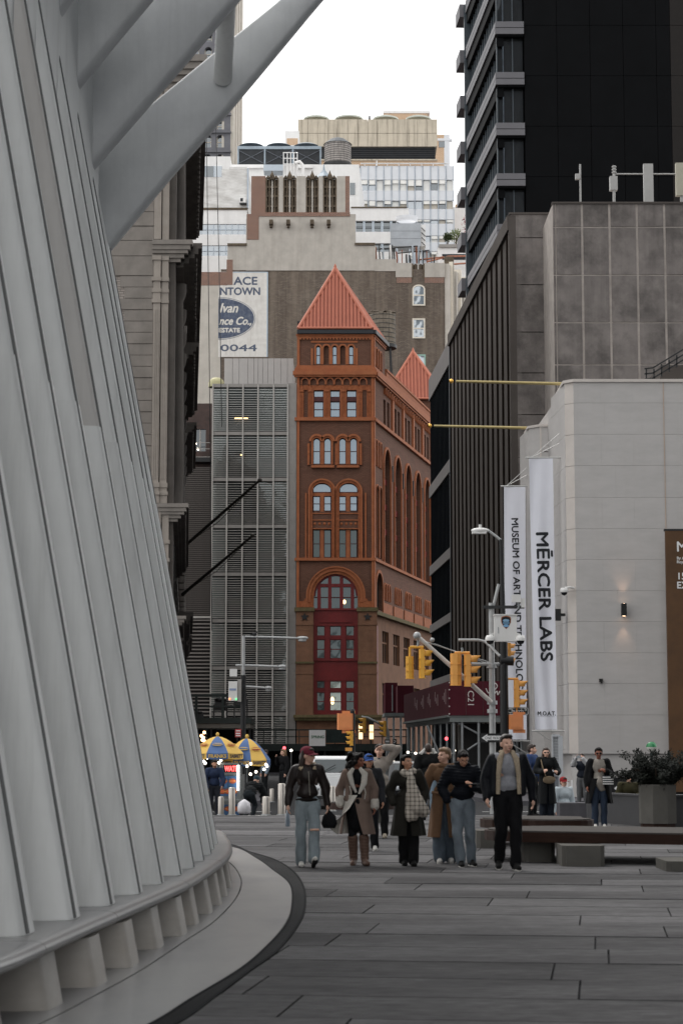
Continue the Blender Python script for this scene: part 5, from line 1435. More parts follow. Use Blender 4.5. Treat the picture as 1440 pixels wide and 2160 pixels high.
# cables hanging across the gap
cb_ = MB()
for k, (a, b) in enumerate((((434, 150), (447, 1330)), ((455, 250), (468, 900)))):
 mb = MB(); mb.tube([P(a[0], a[1], 110), P((a[0] + b[0]) / 2 + 1, (a[1] + b[1]) / 2, 110), P(b[0], b[1], 110)], .022, 5)
 solo(mb, 'cable', M_blacksteel, ('thin black cable hanging down in front of the painted wall sign', 'shorter thin cable hanging in front of the white brick block')[k], 'cable', 'cables hanging over the side street')
# ================================================================== right side of the street
M_black = mat('black_panel_wall', S('#0b0c0e'), rough=.75, var=.15, scale=.5, spec=.08)
M_spand = mat('grey_spandrel', S('#636266'), rough=.6, var=.05, scale=1)
M_steelb = mat('blue_black_steel', S('#3a4248'), rough=.4, var=.08)
W_tower = glass('tower_glass', S('#0c0e10'), .035, tint=(.85, .92, 1)); W_tower2 = glass('tower_glass_side', S('#2c3238'), .28, tint=(.85, .92, 1))
Yt0 = 112.0; ST_ = -.0707
tX0 = XX(1048, Yt0, 220)
bt = thing('black_tower', 'black blank-walled tower with grey spandrel bands wrapping its left corner', 'building', (XX(1240, Yt0), Yt0, 0))
txx = lambda p, py=220: XX(p, Yt0, py); tzz = lambda p: ZZ(p, Yt0)
TF = lambda: MB((tX0, Yt0), (1, 0), (0, -1)); TS = lambda: MB((tX0, Yt0), (ST_, 1), (-1, ST_))
ztt = tzz(-160)
dpt = 13.5
mb = MB(); mb.slab([(tX0 + .5, Yt0 + .5), (txx(1700), Yt0 + .5), (txx(1700), Yt0 + 16), (tX0 + ST_ * dpt + .5, Yt0 + dpt)], 0, ztt); part(mb, 'core', M_black, bt)
# blank wall panels
cols_ = [1106, 1175, 1245, 1315, 1385, 1415, 1450, 1520]
yy0 = [-160 + 106.5 * k for k in range(7)]
for a, b in zip(cols_, cols_[1:]):
 for y0, y1 in zip(yy0, yy0[1:]):
  mb = MB(); mb.box(txx(a) + .012, txx(b) - .012, Yt0 + .02, Yt0 + .3, tzz(y1) + .012, tzz(y0) - .012); part(mb, 'wall_panel', M_black if a != 1415 else mat('rust_black_panel', S('#15100d'), rough=.8, var=.2), bt)
k = -2
for yb in [48 + 106.6 * q for q in range(-2, 5)]:
 zt, zb = tzz(yb), tzz(yb + 26)
 for z1, z0 in ((zt, (zt + zb) / 2 + .02), ((zt + zb) / 2 - .02, zb)):
  mb = TF(); mb.box(-.1, txx(1105) - tX0, -.3, .22, z0, z1); part(mb, 'spandrel', M_spand, bt)
  mb = TS(); mb.box(.0, dpt - .8, -.3, .1, z0, z1); part(mb, 'spandrel', M_spand, bt)
 mb = TS(); mb.box(dpt - .4, dpt + 1.6, -.3, .42, zb - .1, zt); part(mb, 'balcony_end', M_spand, bt)
 zg1, zg0 = zb - .12, tzz(yb + 106.6) + .02
 for a, b in ((.02, .9), (.95, txx(1105) - tX0 - .05)):
  mb = TF(); mb.box(a, b, -.35, -.3, zg0, zg1); part(mb, 'pane', W_tower, bt)
 mb = TF(); mb.box(-.02, .05, -.34, -.1, zg0, zg1); part(mb, 'corner_post', M_steelb, bt)
 mb = TF(); mb.box(.9, .96, -.34, -.2, zg0, zg1); part(mb, 'mullion', M_steelb, bt)
 mb = TF(); mb.box(.02, txx(1105) - tX0 - .02, -.36, .1, zb - .12, zb - .002); part(mb, 'soffit', M_black, bt)
 mb = TS(); mb.box(.02, dpt, -.4, -.34, zg0, zg1 - .5); part(mb, 'side_pane', W_tower2, bt)
 mb = TS(); mb.box(.02, dpt, -.4, .0, zg1 - .55, zb - .002); part(mb, 'soffit', M_black, bt)
 for s_ in np.arange(.6, dpt - 1, .95):
  mb = TS(); mb.box(s_, s_ + .06, -.34, -.2, zg0, zg1 - .55); part(mb, 'mullion', M_steelb, bt)
mb = TS(); mb.box(dpt - .75, dpt - .45, -.3, .16, 0, ztt); part(mb, 'end_column', M_steelb, bt)
# ---- grey concrete panel building
M_conc = mat('weathered_concrete', S('#797370'), rough=.9, var=.14, scale=1.4, bump=.35, bscale=9, blotch=S('#4f4b49'), blotch_scale=.8, blotch_amt=.85, streak=.55, streak_col=S('#3f3b3a'), streak_scale=.9)
M_concj = mat('concrete_joint', S('#a39b95'), rough=.9, var=.15, scale=2)
M_conc2 = mat('smooth_concrete', S('#56514e'), spec=.05, rough=.9, var=.08, scale=.7, streak=.3, streak_col=S('#504b48'), streak_scale=.8)
cb = thing('concrete_panel_building', 'tall stained concrete panel building with dark vertical fins along the street, behind the white one', 'building', (XX(1250, 84), 84, 0))
Ya, Ybk = 82.0, 86.0
ax = lambda p, py=600: XX(p, Ya, py); az = lambda p: ZZ(p, Ya)
bx = lambda p, py=600: XX(p, Ybk, py); bz = lambda p: ZZ(p, Ybk)
mb = MB(); mb.box(ax(1166), ax(1560), Ya - .032, Ya + 26, 0, az(431)); part(mb, 'core', M_concj, cb)
vx = [1167, 1171, 1228, 1286, 1344, 1402, 1460, 1520]
hy = [430, 480, 581, 681, 770, 870, 970, 1070]
for a, b in zip(vx, vx[1:]):
 for y0, y1 in zip(hy, hy[1:]):
  mb = MB(); d_ = rnd.uniform(0, .03); g_ = .05 if a > 1168 else .005
  mb.box(ax(a) + g_, ax(b) - g_, Ya - .05 - d_, Ya + .049, az(y1) + .03, az(y0) - .03); part(mb, 'concrete_panel', M_conc, cb)
mb = MB(); mb.box(ax(1165), ax(1560), Ya - .12, Ya + .3, az(431) - .002, az(427)); part(mb, 'coping', M_conc2, cb)
cX0 = bx(1076); SCb = -.0502
mb = MB(); mb.slab([(cX0, Ybk + .05), (bx(1200), Ybk + .05), (bx(1200), 112), (cX0 + SCb * 25.6, 111.6)], 0, bz(453)); part(mb, 'core', M_conc2, cb)
hy2 = [452, 502, 601, 701, 787, 875, 965, 1060, 1160, 1260, 1360, 1460, 1590]
for y0, y1 in zip(hy2, hy2[1:]):
 mb = MB(); mb.box(bx(1077), bx(1172), Ybk - .05, Ybk + .049, bz(y1) + .02, bz(y0) - .02); part(mb, 'concrete_panel', M_conc, cb)
mb = MB(); mb.box(bx(1074), bx(1180), Ybk - .1, Ybk + .3, bz(453) - .002, bz(449)); part(mb, 'coping', M_conc2, cb)
CSf = lambda: MB((cX0 + .45, Ybk), (SCb, 1), (-1, SCb))
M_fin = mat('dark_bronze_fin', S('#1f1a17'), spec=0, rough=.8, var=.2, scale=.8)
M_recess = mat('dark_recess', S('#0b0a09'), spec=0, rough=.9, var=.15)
LS = 25.6
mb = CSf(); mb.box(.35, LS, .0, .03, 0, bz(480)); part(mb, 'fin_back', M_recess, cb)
mb = CSf(); mb.box(-.04, .35, .0, .5, 0, bz(455)); part(mb, 'edge_pier', M_conc2, cb)
s_ = .7; k = 0
while s_ < LS - .3:
 wfin = .22 if k % 3 else .34
 mb = CSf(); mb.box(s_, s_ + wfin, .03, .42 if k % 3 else .5, 0, bz(484)); part(mb, 'fin', M_fin, cb); s_ += .62; k += 1
mb = CSf(); mb.box(-.02, LS, .0, .58, bz(486), bz(455)); part(mb, 'fascia', M_conc2, cb)
# antennas on its roof
M_ant = mat('antenna_grey', S('#a5a4a2'), rough=.5, var=.05)
an = thing('antenna_mast', 'slim pole antenna with a small white box, leftmost on the concrete roof', 'antenna', tuple(P(1223, 428, Ya + .4)))
blk(an, 'pole', M_ant, 1221.5, 1225, 346, 430, Ya + .4, .08); blk(an, 'box', M_ant, 1213, 1223, 366, 377, Ya + .35, .2)
an = thing('antenna_mast', 'antenna mast with a white radio box and knobbed top on the concrete roof', 'antenna', tuple(P(1294, 428, Ya + .4)))
mb = MB(); c0, c1 = P(1294, 430, Ya + .4), P(1294, 350, Ya + .4); mb.cyl(c0, c1, .06, n=8)
for yy in (352, 358, 364): mb.ell(P(1294, yy, Ya + .4), .11, .11, .05, 8)
part(mb, 'pole', M_ant, an); blk(an, 'box', M_ant, 1286, 1301.5, 371, 400, Ya + .3, .3)
an = thing('panel_antenna', 'tall flat panel antenna on the concrete roof, with a cross bar to its neighbours', 'antenna', tuple(P(1367, 428, Ya + .4)))
blk(an, 'panel', M_ant, 1357, 1377, 345, 427, Ya + .3, .2); mb = MB(); mb.cyl(P(1298, 367, Ya + .45), P(1428, 367, Ya + .45), .03, n=6); part(mb, 'bar', M_ant, an)
an = thing('panel_antenna', 'flat panel antenna cut by the right edge of the picture', 'antenna', tuple(P(1438, 428, Ya + .4)))
blk(an, 'panel', mat('antenna_sand', S('#a9a596'), var=.05), 1425, 1452, 343, 412, Ya + .3, .25); blk(an, 'stand', M_ant, 1434, 1440, 412, 430, Ya + .35, .1)
# ---- black building with grey bands farther along
kb = thing('black_banded_building', 'black finned building with thin grey floor bands at the far end of the right row', 'building', (cX0 - 2, 118, 0))
KS = lambda: MB((cX0 + SCb * 25.9 + .3, Ybk + 25.9), (SCb, 1), (-1, SCb))
M_kfin = mat('blue_black_fin', S('#12161a'), spec=0, rough=.7, metal=.3, var=.15); M_kband = mat('grey_band', S('#5d5856'), rough=.7, var=.1, scale=1)
Kx = cX0 + SCb * 25.9 + .3; Ky = Ybk + 25.9; LK = 12.6
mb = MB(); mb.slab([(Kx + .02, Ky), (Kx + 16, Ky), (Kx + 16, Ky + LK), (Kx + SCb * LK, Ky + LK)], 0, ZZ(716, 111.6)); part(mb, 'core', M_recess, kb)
for k in range(17):
 mb = KS(); mb.box(.05 + k * .76, .2 + k * .76, .0, .22, 0, ZZ(762, 111.6)); part(mb, 'fin', M_kfin, kb)
for ya, yb in ((714, 764), (965, 992), (1152, 1174), (1290, 1308), (1420, 1438)):
 mb = KS(); mb.box(-.1, LK, .0, .3, ZZ(yb, 111.6), ZZ(ya, 111.6)); part(mb, 'band', M_kband, kb)
mb = KS(); mb.box(-.32, -.11, -.3, .34, 0, ZZ(711, 111.6)); part(mb, 'edge_strip', M_steelb, kb)
# ---- white stone corner building
M_wst = mat('white_limestone', S('#b5b2b0'), rough=.8, var=.04, scale=1.2, bump=.08, bscale=14, streak=.12, streak_col=S('#a49a92'), streak_scale=1.5, stretch=(1, 1, 3))
M_wstc = mat('white_limestone_trim', S('#c3bcb6'), rough=.8, var=.05, scale=1.5)
mbld = thing('white_stone_building', 'plain white limestone corner building with a chamfered edge and hanging banners', 'building', (XX(1300, 70), 70, 0))
Ym = 68.0; SM_ = -.0571
mx = lambda p, py=1150: XX(p, Ym, py); mz = lambda p: ZZ(p, Ym)
zT = mz(806)
mX0 = mx(1196); ch = .32
mb = MB(); mb.slab([(mX0 + ch, Ym + .1), (mx(1700), Ym + .1), (mx(1700), Ym + 12), (mX0 - .1, Ym + 12), (mX0 + .1, Ym + ch)], 0, zT - .02); part(mb, 'core', M_wst, mbld)
hym = [806, 850, 916, 982, 1049, 1115, 1180, 1246, 1311, 1377, 1442, 1508, 1590]
cxm = [1213, 1270, 1338, 1402, 1470, 1540]
for j, (y0, y1) in enumerate(zip(hym, hym[1:])):
 js = cxm if j % 2 == 0 else [1213, 1300, 1402, 1500, 1540]
 if j == 1: js = [1213, 1278, 1402, 1500, 1540]
 for a, b in zip(js, js[1:]):
  mb = MB(); mb.box(mx(a) + .001, mx(b) - .001, Ym + rnd.uniform(-.002, .002), Ym + .099, mz(y1) + .003, mz(y0) - .003); part(mb, 'stone_panel', M_wst, mbld)
 mb = MB(); mb.slab([(mX0 + .004, Ym + ch), (mX0 + ch - .01, Ym + .008), (mX0 + ch + .02, Ym + .1), (mX0 + .1, Ym + ch + .02)], mz(y1) + .006, mz(y0) - .006); part(mb, 'corner_stone', M_wstc, mbld)
 MS = MB((mX0, Ym + ch), (SM_, 1), (-1, SM_)); MS.box(.01, 2.9, -.4, .0, mz(y1) + .004, mz(y0) - .004); part(MS, 'stone_panel', M_wst, mbld)
mb = MB(); mb.slab([(mX0 + ch - .06, Ym - .06), (mx(1700), Ym - .06), (mx(1700), Ym + .5), (mX0 - .04, Ym + 3.2), (mX0 - .06, Ym + ch - .04)], zT - .002, mz(800)); part(mb, 'coping', M_wstc, mbld)
mb = MB(); mb.box(mx(1403.5), mx(1404.5), Ym - .02, Ym, 0, zT); part(mb, 'expansion_joint', mat('tan_joint', S('#b9a08c'), var=.05), mbld)
# second bay, set back and nearer the street
Yn = 74.0
nx_ = lambda p, py=1100: XX(p, Yn, py); nz = lambda p: ZZ(p, Yn)
nX0 = nx_(1119); zN = nz(900)
mb = MB(); mb.slab([(nX0 + .4, Yn), (nx_(1180), Yn), (nx_(1180), Yn + 2.7), (nX0 + SM_ * 2.6, Yn + 2.6), (nX0, Yn + .45)], 0, zN); part(mb, 'bay', M_wst, mbld)
mb = MB(); mb.slab([(nX0 + .36, Yn - .05), (nx_(1180), Yn - .05), (nx_(1180), Yn + 2), (nX0 - .05, Yn + 2), (nX0 - .05, Yn + .42)], zN - .002, nz(895)); part(mb, 'bay_coping', M_wstc, mbld)
for yy in (952, 1000, 1060, 1120, 1200, 1290, 1380):
 mb = MB(); mb.box(nX0 + .42, nx_(1178), Yn - .012, Yn - .001, nz(yy + 1.2), nz(yy)); part(mb, 'joint', M_conc2, mbld)
mb = MB(); mb.box(nx_(1140), nx_(1143), Yn - .012, Yn - .001, nz(1500), nz(900)); part(mb, 'joint', M_wstc, mbld)
# black plinth with a white arrow, low along the front
M_plinth = mat('black_fascia', S('#0e0e10'), rough=.6, var=.1)
mb = MB(); mb.box(mx(1214), mx(1560), Ym - .5, Ym - .02, 0, mz(1640)); part(mb, 'black_plinth', M_plinth, mbld)
M_wlet = mat('white_lettering', (.75, .75, .75), rough=.6, var=0)
mb = MB(); c = P(1294, 1663, Ym - .52); k_ = Ym / FPX
mb.poly([(c.x, c.z), (c.x + 6 * k_, c.z + 5 * k_), (c.x + 6 * k_, c.z + 2 * k_), (c.x + 19 * k_, c.z + 2 * k_), (c.x + 19 * k_, c.z - 2 * k_), (c.x + 6 * k_, c.z - 2 * k_), (c.x + 6 * k_, c.z - 5 * k_)], Ym - .515, Ym - .505); part(mb, 'arrow', M_wlet, mbld)
for a_, b_ in ((1341, 1356), (1190, 1194), (1200, 1203)):
 mb = MB(); mb.box(mx(a_, 1660), mx(b_, 1660), Ym - .515, Ym - .505, mz(1666), mz(1660) if a_ > 1300 else mz(1645)); part(mb, 'lettering', M_wlet, mbld)
# wall lamps that wash the stone above and below
M_lampblk = mat('lamp_black', S('#141312'), rough=.5, var=.05); M_lampglow = mat('lamp_glow', (1, .7, .5), emit=(1.0, .62, .38), estr=8, var=0)
def sconce(p, label):
 t = thing('wall_lamp', label, 'lamp', tuple(p), group='up and down wall lamps')
 mb = MB(); mb.box(p.x - .085, p.x + .085, p.y - .3, p.y - .12, p.z - .21, p.z + .21); part(mb, 'housing', M_lampblk, t)
 mb = MB(); mb.box(p.x - .03, p.x + .03, p.y - .12, p.y, p.z - .04, p.z + .04); part(mb, 'bracket', M_lampblk, t)
 for sgn in (1, -1):
  mb = MB(); mb.lathe([(.0, 0), (.055, 0)], (p.x, p.y - .21, p.z + sgn * .215), 12); part(mb, 'lens', M_lampglow, t)
  ld = bpy.data.lights.new('wall_lamp_beam', 'SPOT'); ld.energy = 16; ld.color = (1, .62, .40); ld.spot_size = R(62); ld.spot_blend = .8; ld.shadow_soft_size = .04
  lo_ = bpy.data.objects.new('beam', ld); COL.objects.link(lo_); lo_.parent = t; lo_.location = (0, -.2, sgn * .25); lo_.rotation_euler = (R(180) if sgn > 0 else 0, 0, 0)
sconce(P(1313, 1287, Ym), 'slim black wall lamp glowing up and down the white stone wall')
mb = MB(); c = P(1266, 1435, Ym); mb.box(c.x - .06, c.x + .06, c.y - .12, c.y - .004, c.z - .05, c.z + .05); mb.cyl(c + Vector((0, -.12, -.05)), c + Vector((0, -.2, -.09)), .03, n=8); solo(mb, 'junction_box', M_lampblk, 'tiny black box on the white wall left of the wall lamp', 'box')
# camera on an arm at the corner
M_camw = mat('camera_white', S('#d9d8d6'), rough=.4, var=.03); M_dome = mat('smoked_dome', S('#1c1d20'), rough=.15, var=0)
cv = thing('dome_camera', 'white dome camera on a short arm at the corner of the white building', 'camera', tuple(P(1190, 1248, Ym)))
p = P(1189, 1246, Ym - .1)
mb = MB(); mb.tube([p + Vector((.35, .1, .1)), p + Vector((.2, .0, .12)), p + Vector((.02, 0, .1))], .035, 8); part(mb, 'arm', M_camw, cv)
mb = MB(); mb.lathe([(0, .1), (.12, .09), (.15, .0), (.13, -.06)], p, 16); part(mb, 'housing', M_camw, cv)
mb = MB(); mb.lathe([(.11, -.06), (.09, -.13), (0, -.17)], p, 16); part(mb, 'dome', M_dome, cv)
bl = thing('banner_lamp', 'black cylinder lamp on the edge between the large banner and the white corner', 'lamp', tuple(P(1176, 1297, Ym + .3)))
mb = MB(); p = P(1176, 1297, Ym + .3); mb.box(p.x - .09, p.x + .09, p.y - .1, p.y + .1, p.z - .2, p.z + .2); part(mb, 'housing', M_lampblk, bl); mb = MB(); mb.box(p.x + .09, p.x + .25, p.y - .03, p.y + .03, p.z - .05, p.z + .05); part(mb, 'bracket', M_lampblk, bl)
# gold poles projecting over the street
M_gold = mat('gilt_pole', S('#a9996c'), rough=.4, metal=.6, var=.08); M_goldt = mat('gilt_ball', S('#e8b45a'), rough=.25, metal=.9, var=0)
for a, b, Yg, lab in (((951, 804), (1200, 810), 70.5, 'upper gilt pole projecting over the street from the white building'), ((906, 898), (1122, 903), 76.0, 'lower gilt pole projecting over the street from the set back bay')):
 p0, p1 = P(b[0], b[1], Yg), P(a[0], a[1], Yg); t = thing('gilt_flagpole', lab, 'flagpole', tuple(p0), group='gilt poles')
 mb = MB(); mb.tube([p0, p0.lerp(p1, .5), p1 + (p0 - p1) * .04], [.062, .055, .045], 10); part(mb, 'pole', M_gold, t); mb = MB(); mb.ell(p1, .085, n=12); part(mb, 'ball', M_goldt, t)
# roof stair at the right edge
sr = thing('roof_stair', 'black steel stair rail climbing above the white parapet at the right edge', 'stair', tuple(P(1400, 800, Ym + 3)))
for k in range(7):
 q = 1362 + k * 16; yb = 800 - max(0, k - 1) * 9.5
 mb = MB(); mb.bar(P(q, yb + 4, Ym + 3), P(q, yb - 22, Ym + 3), .05); part(mb, 'baluster', M_blacksteel, sr)
for o_ in (0, -11, -22):
 mb = MB(); mb.bar(P(1358, 800 + o_, Ym + 3), P(1376, 798 + o_, Ym + 3), .05); mb.bar(P(1376, 798 + o_, Ym + 3), P(1475, 738 + o_, Ym + 3), .05); part(mb, 'rail', M_blacksteel, sr)
blk(sr, 'landing_wall', M_conc2, 1392, 1500, 770, 806, Ym + 3.5, 3)
# ---- banners
M_ban = mat('banner_cloth', S('#d9dae2'), rough=.8, var=.025, scale=.8, streak=.12, streak_col=S('#b3b5c0'), streak_scale=2); M_ink = mat('banner_ink', S('#24262a'), rough=.8, var=0)
M_rod = mat('banner_rod', S('#b9b9b7'), rough=.4, metal=.5, var=.05)
def banner(label, Y, a0, a1, b0, b1, y0, y1, texts, group):
 """cloth with soft folds hanging between two rods"""
 z1, z0 = ZZ(y0, Y), ZZ(y1, Y)
 xa, xb_ = XX(a0, Y, y0), XX(a1, Y, y0); xc, xd = XX(b0, Y, y1), XX(b1, Y, y1)
 t = thing('hanging_banner', label, 'banner', ((xc + xd) / 2, Y, z0), group=group)
 n, m_ = 16, 60; mb = MB(); vs = []
 def depth(f, g): return .035 * math.sin(f * 9 + 2.2 * math.sin(g * 3.1)) * (.4 + g) + .03 * math.sin(f * 4.3 + g * 7)
 for side in (0, 1):
  for j in range(m_ + 1):
   g = j / m_; z = z1 + (z0 - z1) * g; l = xa + (xc - xa) * g; r = xb_ + (xd - xb_) * g
   for i in range(n + 1):
    f = i / n; vs.append((l + (r - l) * f, Y + depth(f, g) + side * .004, z))
 fs = []; W_ = n + 1; off = W_ * (m_ + 1)
 for j in range(m_):
  for i in range(n):
   q = j * W_ + i; fs.append((q, q + W_, q + W_ + 1, q + 1)); fs.append((off + q, off + q + 1, off + q + W_ + 1, off + q + W_))
 mb.add(vs, fs, 0, True); part(mb, 'cloth', M_ban, t)
 for zz, xl_, xr_ in ((z1 + .03, xa, xb_), (z0 - .05, xc, xd)):
  mb = MB(); mb.cyl((xl_ - .12, Y + .02, zz), (xr_ + .28, Y + .02, zz), .028, n=8); part(mb, 'rod', M_rod, t)
 for dz in (.9, .55):
  mb = MB(); mb.cyl((xa + .1, Y + .03, z1 + .04), (xb_ + .25, Y + .03, z1 + dz), .012, n=6); part(mb, 'stay', M_rod, t)
 mb = MB(); mb.cyl((xc + .05, Y + .03, z0 - .06), (xd + .3, Y + .03, z0 - .7), .02, n=6); part(mb, 'stay', M_rod, t)
 for tx_ in texts:
  mb = tx_(); bm = bmesh.new(); me_ = mb.mesh('t', M_ink); bm.from_mesh(me_); bmesh.ops.triangulate(bm, faces=bm.faces)
  for _ in range(4): bmesh.ops.subdivide_edges(bm, edges=[e for e in bm.edges if e.calc_length() > .07], cuts=1)
  bmesh.ops.triangulate(bm, faces=bm.faces); bm.verts.index_update()
  y00 = min(v_.co.y for v_ in bm.verts); mb = MB(); mb.v = [tuple(v_.co) for v_ in bm.verts]; mb.f = [tuple(v_.index for v_ in f_.verts) for f_ in bm.faces]; mb.m = [0] * len(mb.f); mb.sm = [False] * len(mb.f); bm.free(); bpy.data.meshes.remove(me_)
  vv = []
  for p in mb.v:                                            # lettering lies on the folds
   g = min(max((z1 - p[2]) / (z1 - z0), 0), 1); l = xa + (xc - xa) * g; r = xb_ + (xd - xb_) * g; f = min(max((p[0] - l) / (r - l), 0), 1)
   vv.append((p[0], Y + depth(f, g) - .012 + (p[1] - y00), p[2]))
  mb.v = vv; part(mb, 'lettering', M_ink, t)
 return t
Yb1 = 69.3
kb1 = Yb1 / FPX
def vtext(body, px_base, y0, cap_px, len_px, Y, bold, lean=0.0):
 p0 = P(px_base, y0, Y); k = Y / FPX
 return lambda: text_mb(body, cap_px * k / .7, p0, (lean, 0, -1), (1, 0, lean), depth=0, fat=bold, width=len_px * k)
def htext(body, px0, ybase, cap_px, w_px, Y, bold=.0):
 p0 = P(px0, ybase, Y); k = Y / FPX
 return lambda: text_mb(body, cap_px * k / .7, p0, (1, 0, 0), (0, 0, 1), depth=0, fat=bold, width=w_px * k)
banner('large white banner lettered MERCER LABS, nearest the white corner', Yb1, 1115, 1165, 1128, 1174, 967, 1539,
  [vtext('M\u0112RCER LABS', 1130, 1121, 25, 271, Yb1, .018, .026), htext('M.O.A.T.', 1133, 1509, 8.5, 37, Yb1, .006), htext('________', 1133, 1511, 5, 36, Yb1)], 'hanging banners')
Yb2 = 75.0
banner('narrower white banner lettered MUSEUM OF ART AND TECHNOLOGY, behind the large one', Yb2, 1062, 1107, 1066, 1110, 1027, 1560,
  [vtext('MUSEUM OF ART AND TECHNOLOGY', 1078, 1092, 14, 376, Yb2, .009, .02)], 'hanging banners')
# brown poster panel at the right edge
ps = thing('brown_poster', 'tall brown poster panel with white lettering cut off by the right edge', 'sign', (XX(1440, 66.8), 66.8, .3))
psx = lambda p, py=1350: XX(p, 66.8, py)
mb = MB(); mb.box(psx(1406), psx(1560), 66.75, 66.9, .2, ZZ(1120, 66.8)); part(mb, 'panel', mat('poster_brown', S('#5b3f25'), rough=.6, var=.1, scale=1.2, blotch=S('#3d2a1a'), blotch_scale=.5, blotch_amt=.6), ps)
mb = MB(); mb.box(psx(1404), psx(1560), 66.74, 66.92, ZZ(1120, 66.8), ZZ(1116, 66.8)); part(mb, 'top_rail', M_blacksteel, ps)
for body, x_, yb_, cp in (('M\u0112RCER', 1425, 1163, 21), ('By A', 1426, 1180, 6), ('Roy', 1426, 1188, 6), ('15', 1426, 1222, 14), ('EX', 1426, 1241, 14)):
 mb = text_mb(body, cp * 66.8 / FPX / .7, P(x_, yb_, 66.74), (1, 0, 0), (0, 0, 1), depth=.01, fat=.008 if cp > 10 else .003); part(mb, 'lettering', M_wlet, ps)
# ================================================================== sheds and hoardings
M_mar = mat('maroon_hoarding', S('#4b1f28'), spec=.1, rough=.8, var=.08, scale=1.5); M_marl = mat('hoarding_lettering', S('#c9c3c0'), rough=.7, var=0)
M_galv = mat('galvanised_pipe', S('#8e9294'), rough=.45, metal=.5, var=.12, scale=3)
M_beam = mat('steel_beam_grey', S('#6f7473'), rough=.6, var=.1)
Yh = 75.5
hx = lambda p, py=1470: XX(p, Yh, py); hz_ = lambda p: ZZ(p, Yh)
shd = thing('shop_scaffold_shed', 'pavement shed on steel pipes with maroon hoarding lettered C21', 'scaffold', (hx(1000), Yh, 0))
SH_ = -.0571; hX0 = hx(946)
HS = lambda: MB((hX0, Yh), (SH_, 1), (-1, SH_))
for a, b in ((946, 982), (982, 1018), (1018, 1054), (1054, 1090), (1090, 1127)):
 mb = MB(); mb.box(hx(a) + .006, hx(b) - .006, Yh, Yh + .05, hz_(1509), hz_(1437)); part(mb, 'hoarding_board', M_mar, shd)
for k in range(8):
 mb = HS(); mb.box(k * 2.4 + .006, k * 2.4 + 2.394, -.05, .0, hz_(1509), hz_(1437)); part(mb, 'hoarding_board', M_mar, shd)
mb = MB(); mb.box(hx(944), hx(1130), Yh + .06, Yh + 3, hz_(1513), hz_(1508)); part(mb, 'deck', M_beam, shd)
mb = MB(); mb.box(hx(948), hx(1130), Yh + .08, Yh + .3, hz_(1523), hz_(1513) - .003); part(mb, 'beam', M_beam, shd)
mb = HS(); mb.box(.1, 19.2, -3.2, .05, hz_(1513), hz_(1508) - .004); part(mb, 'deck', M_beam, shd)
mb = HS(); mb.box(.1, 19.2, -.3, -.08, hz_(1523), hz_(1513) - .003); part(mb, 'beam', M_beam, shd)
for k in range(9):
 for n_ in (-.2, -2.6):
  mb = HS(); mb.cyl((.2 + k * 2.3, n_, -.01), (.2 + k * 2.3, n_, hz_(1523)), .055, n=8); part(mb, 'pipe', M_galv, shd)
for q in (975, 1010, 1062, 1100, 1125):
 mb = MB(); mb.cyl((hx(q, 1560), Yh + .2, -.01), (hx(q, 1560), Yh + .2, hz_(1523)), .055, n=8); part(mb, 'pipe', M_galv, shd)
for a, b in (((966, 1525), (1012, 1550)), ((1012, 1564), (985, 1582)), ((1060, 1525), (1100, 1600)), ((900, 1530), (930, 1600))):
 mb = MB(); mb.cyl(P(a[0], a[1], Yh + .25), P(b[0], b[1], Yh + .25), .04, n=8); part(mb, 'brace', M_galv, shd)
for q in range(5):
 mb = HS(); mb.cyl((q * 4, -.2, hz_(1590)), (q * 4 + 3.6, -.2, hz_(1590)), .035, n=6); part(mb, 'brace', M_galv, shd)
mb = text_mb('C21', 13 * Yh / FPX / .7, P(986, 1456, Yh - .01), (0, 0, -1), (1, 0, 0), depth=.004, width=30 * Yh / FPX); part(mb, 'lettering', M_marl, shd)
def scribble(parent, pts, Y, r, m):
 c = spline([(p[0], p[1]) for p in pts], 6); mb = MB(); mb.tube([P(q.x, q.y, Y) for q in c], r, 5); part(mb, 'script_lettering', m, parent)
scribble(shd, [(1024, 1452), (1030, 1462), (1036, 1448), (1043, 1441), (1048, 1448), (1040, 1458), (1034, 1462), (1040, 1466), (1047, 1458), (1049, 1466), (1054, 1458), (1055, 1470)], Yh - .02, .022, M_marl)
scribble(shd, [(1068, 1470), (1072, 1462), (1078, 1458), (1078, 1466), (1074, 1472), (1080, 1474), (1082, 1464), (1084, 1474), (1086, 1466)], Yh - .02, .022, M_marl)
for k in range(5):
 for j in range(3):
  mb = HS(); mb.box(1.0 + k * 2.9 + j * .5, 1.12 + k * 2.9 + j * .5, .001, .012, hz_(1484) + .1 * j, hz_(1452) - .12 * ((j + k) % 3)); part(mb, 'script_lettering', mat('hoarding_lettering_dim', S('#8f7a7b'), var=0), shd)
for yy in (1440, 1455, 1473, 1490, 1506): mb = MB(); mb.ell(P(947, yy, Yh - .01), .03, n=6); part(mb, 'bolt', M_marl, shd)
mb = MB(); mb.slab([(hX0 + .6, Yh + 2.9), (hx(1130), Yh + 2.9), (hx(1130), Yh + 3), (hX0 + SH_ * 19 + 2.6, Yh + 19), (hX0 + SH_ * 19 + 2.5, Yh + 19)], 0, hz_(1524)); part(mb, 'dark_shopfront', mat('dark_shopfront', S('#0e0d0e'), rough=.5, var=.2), shd)
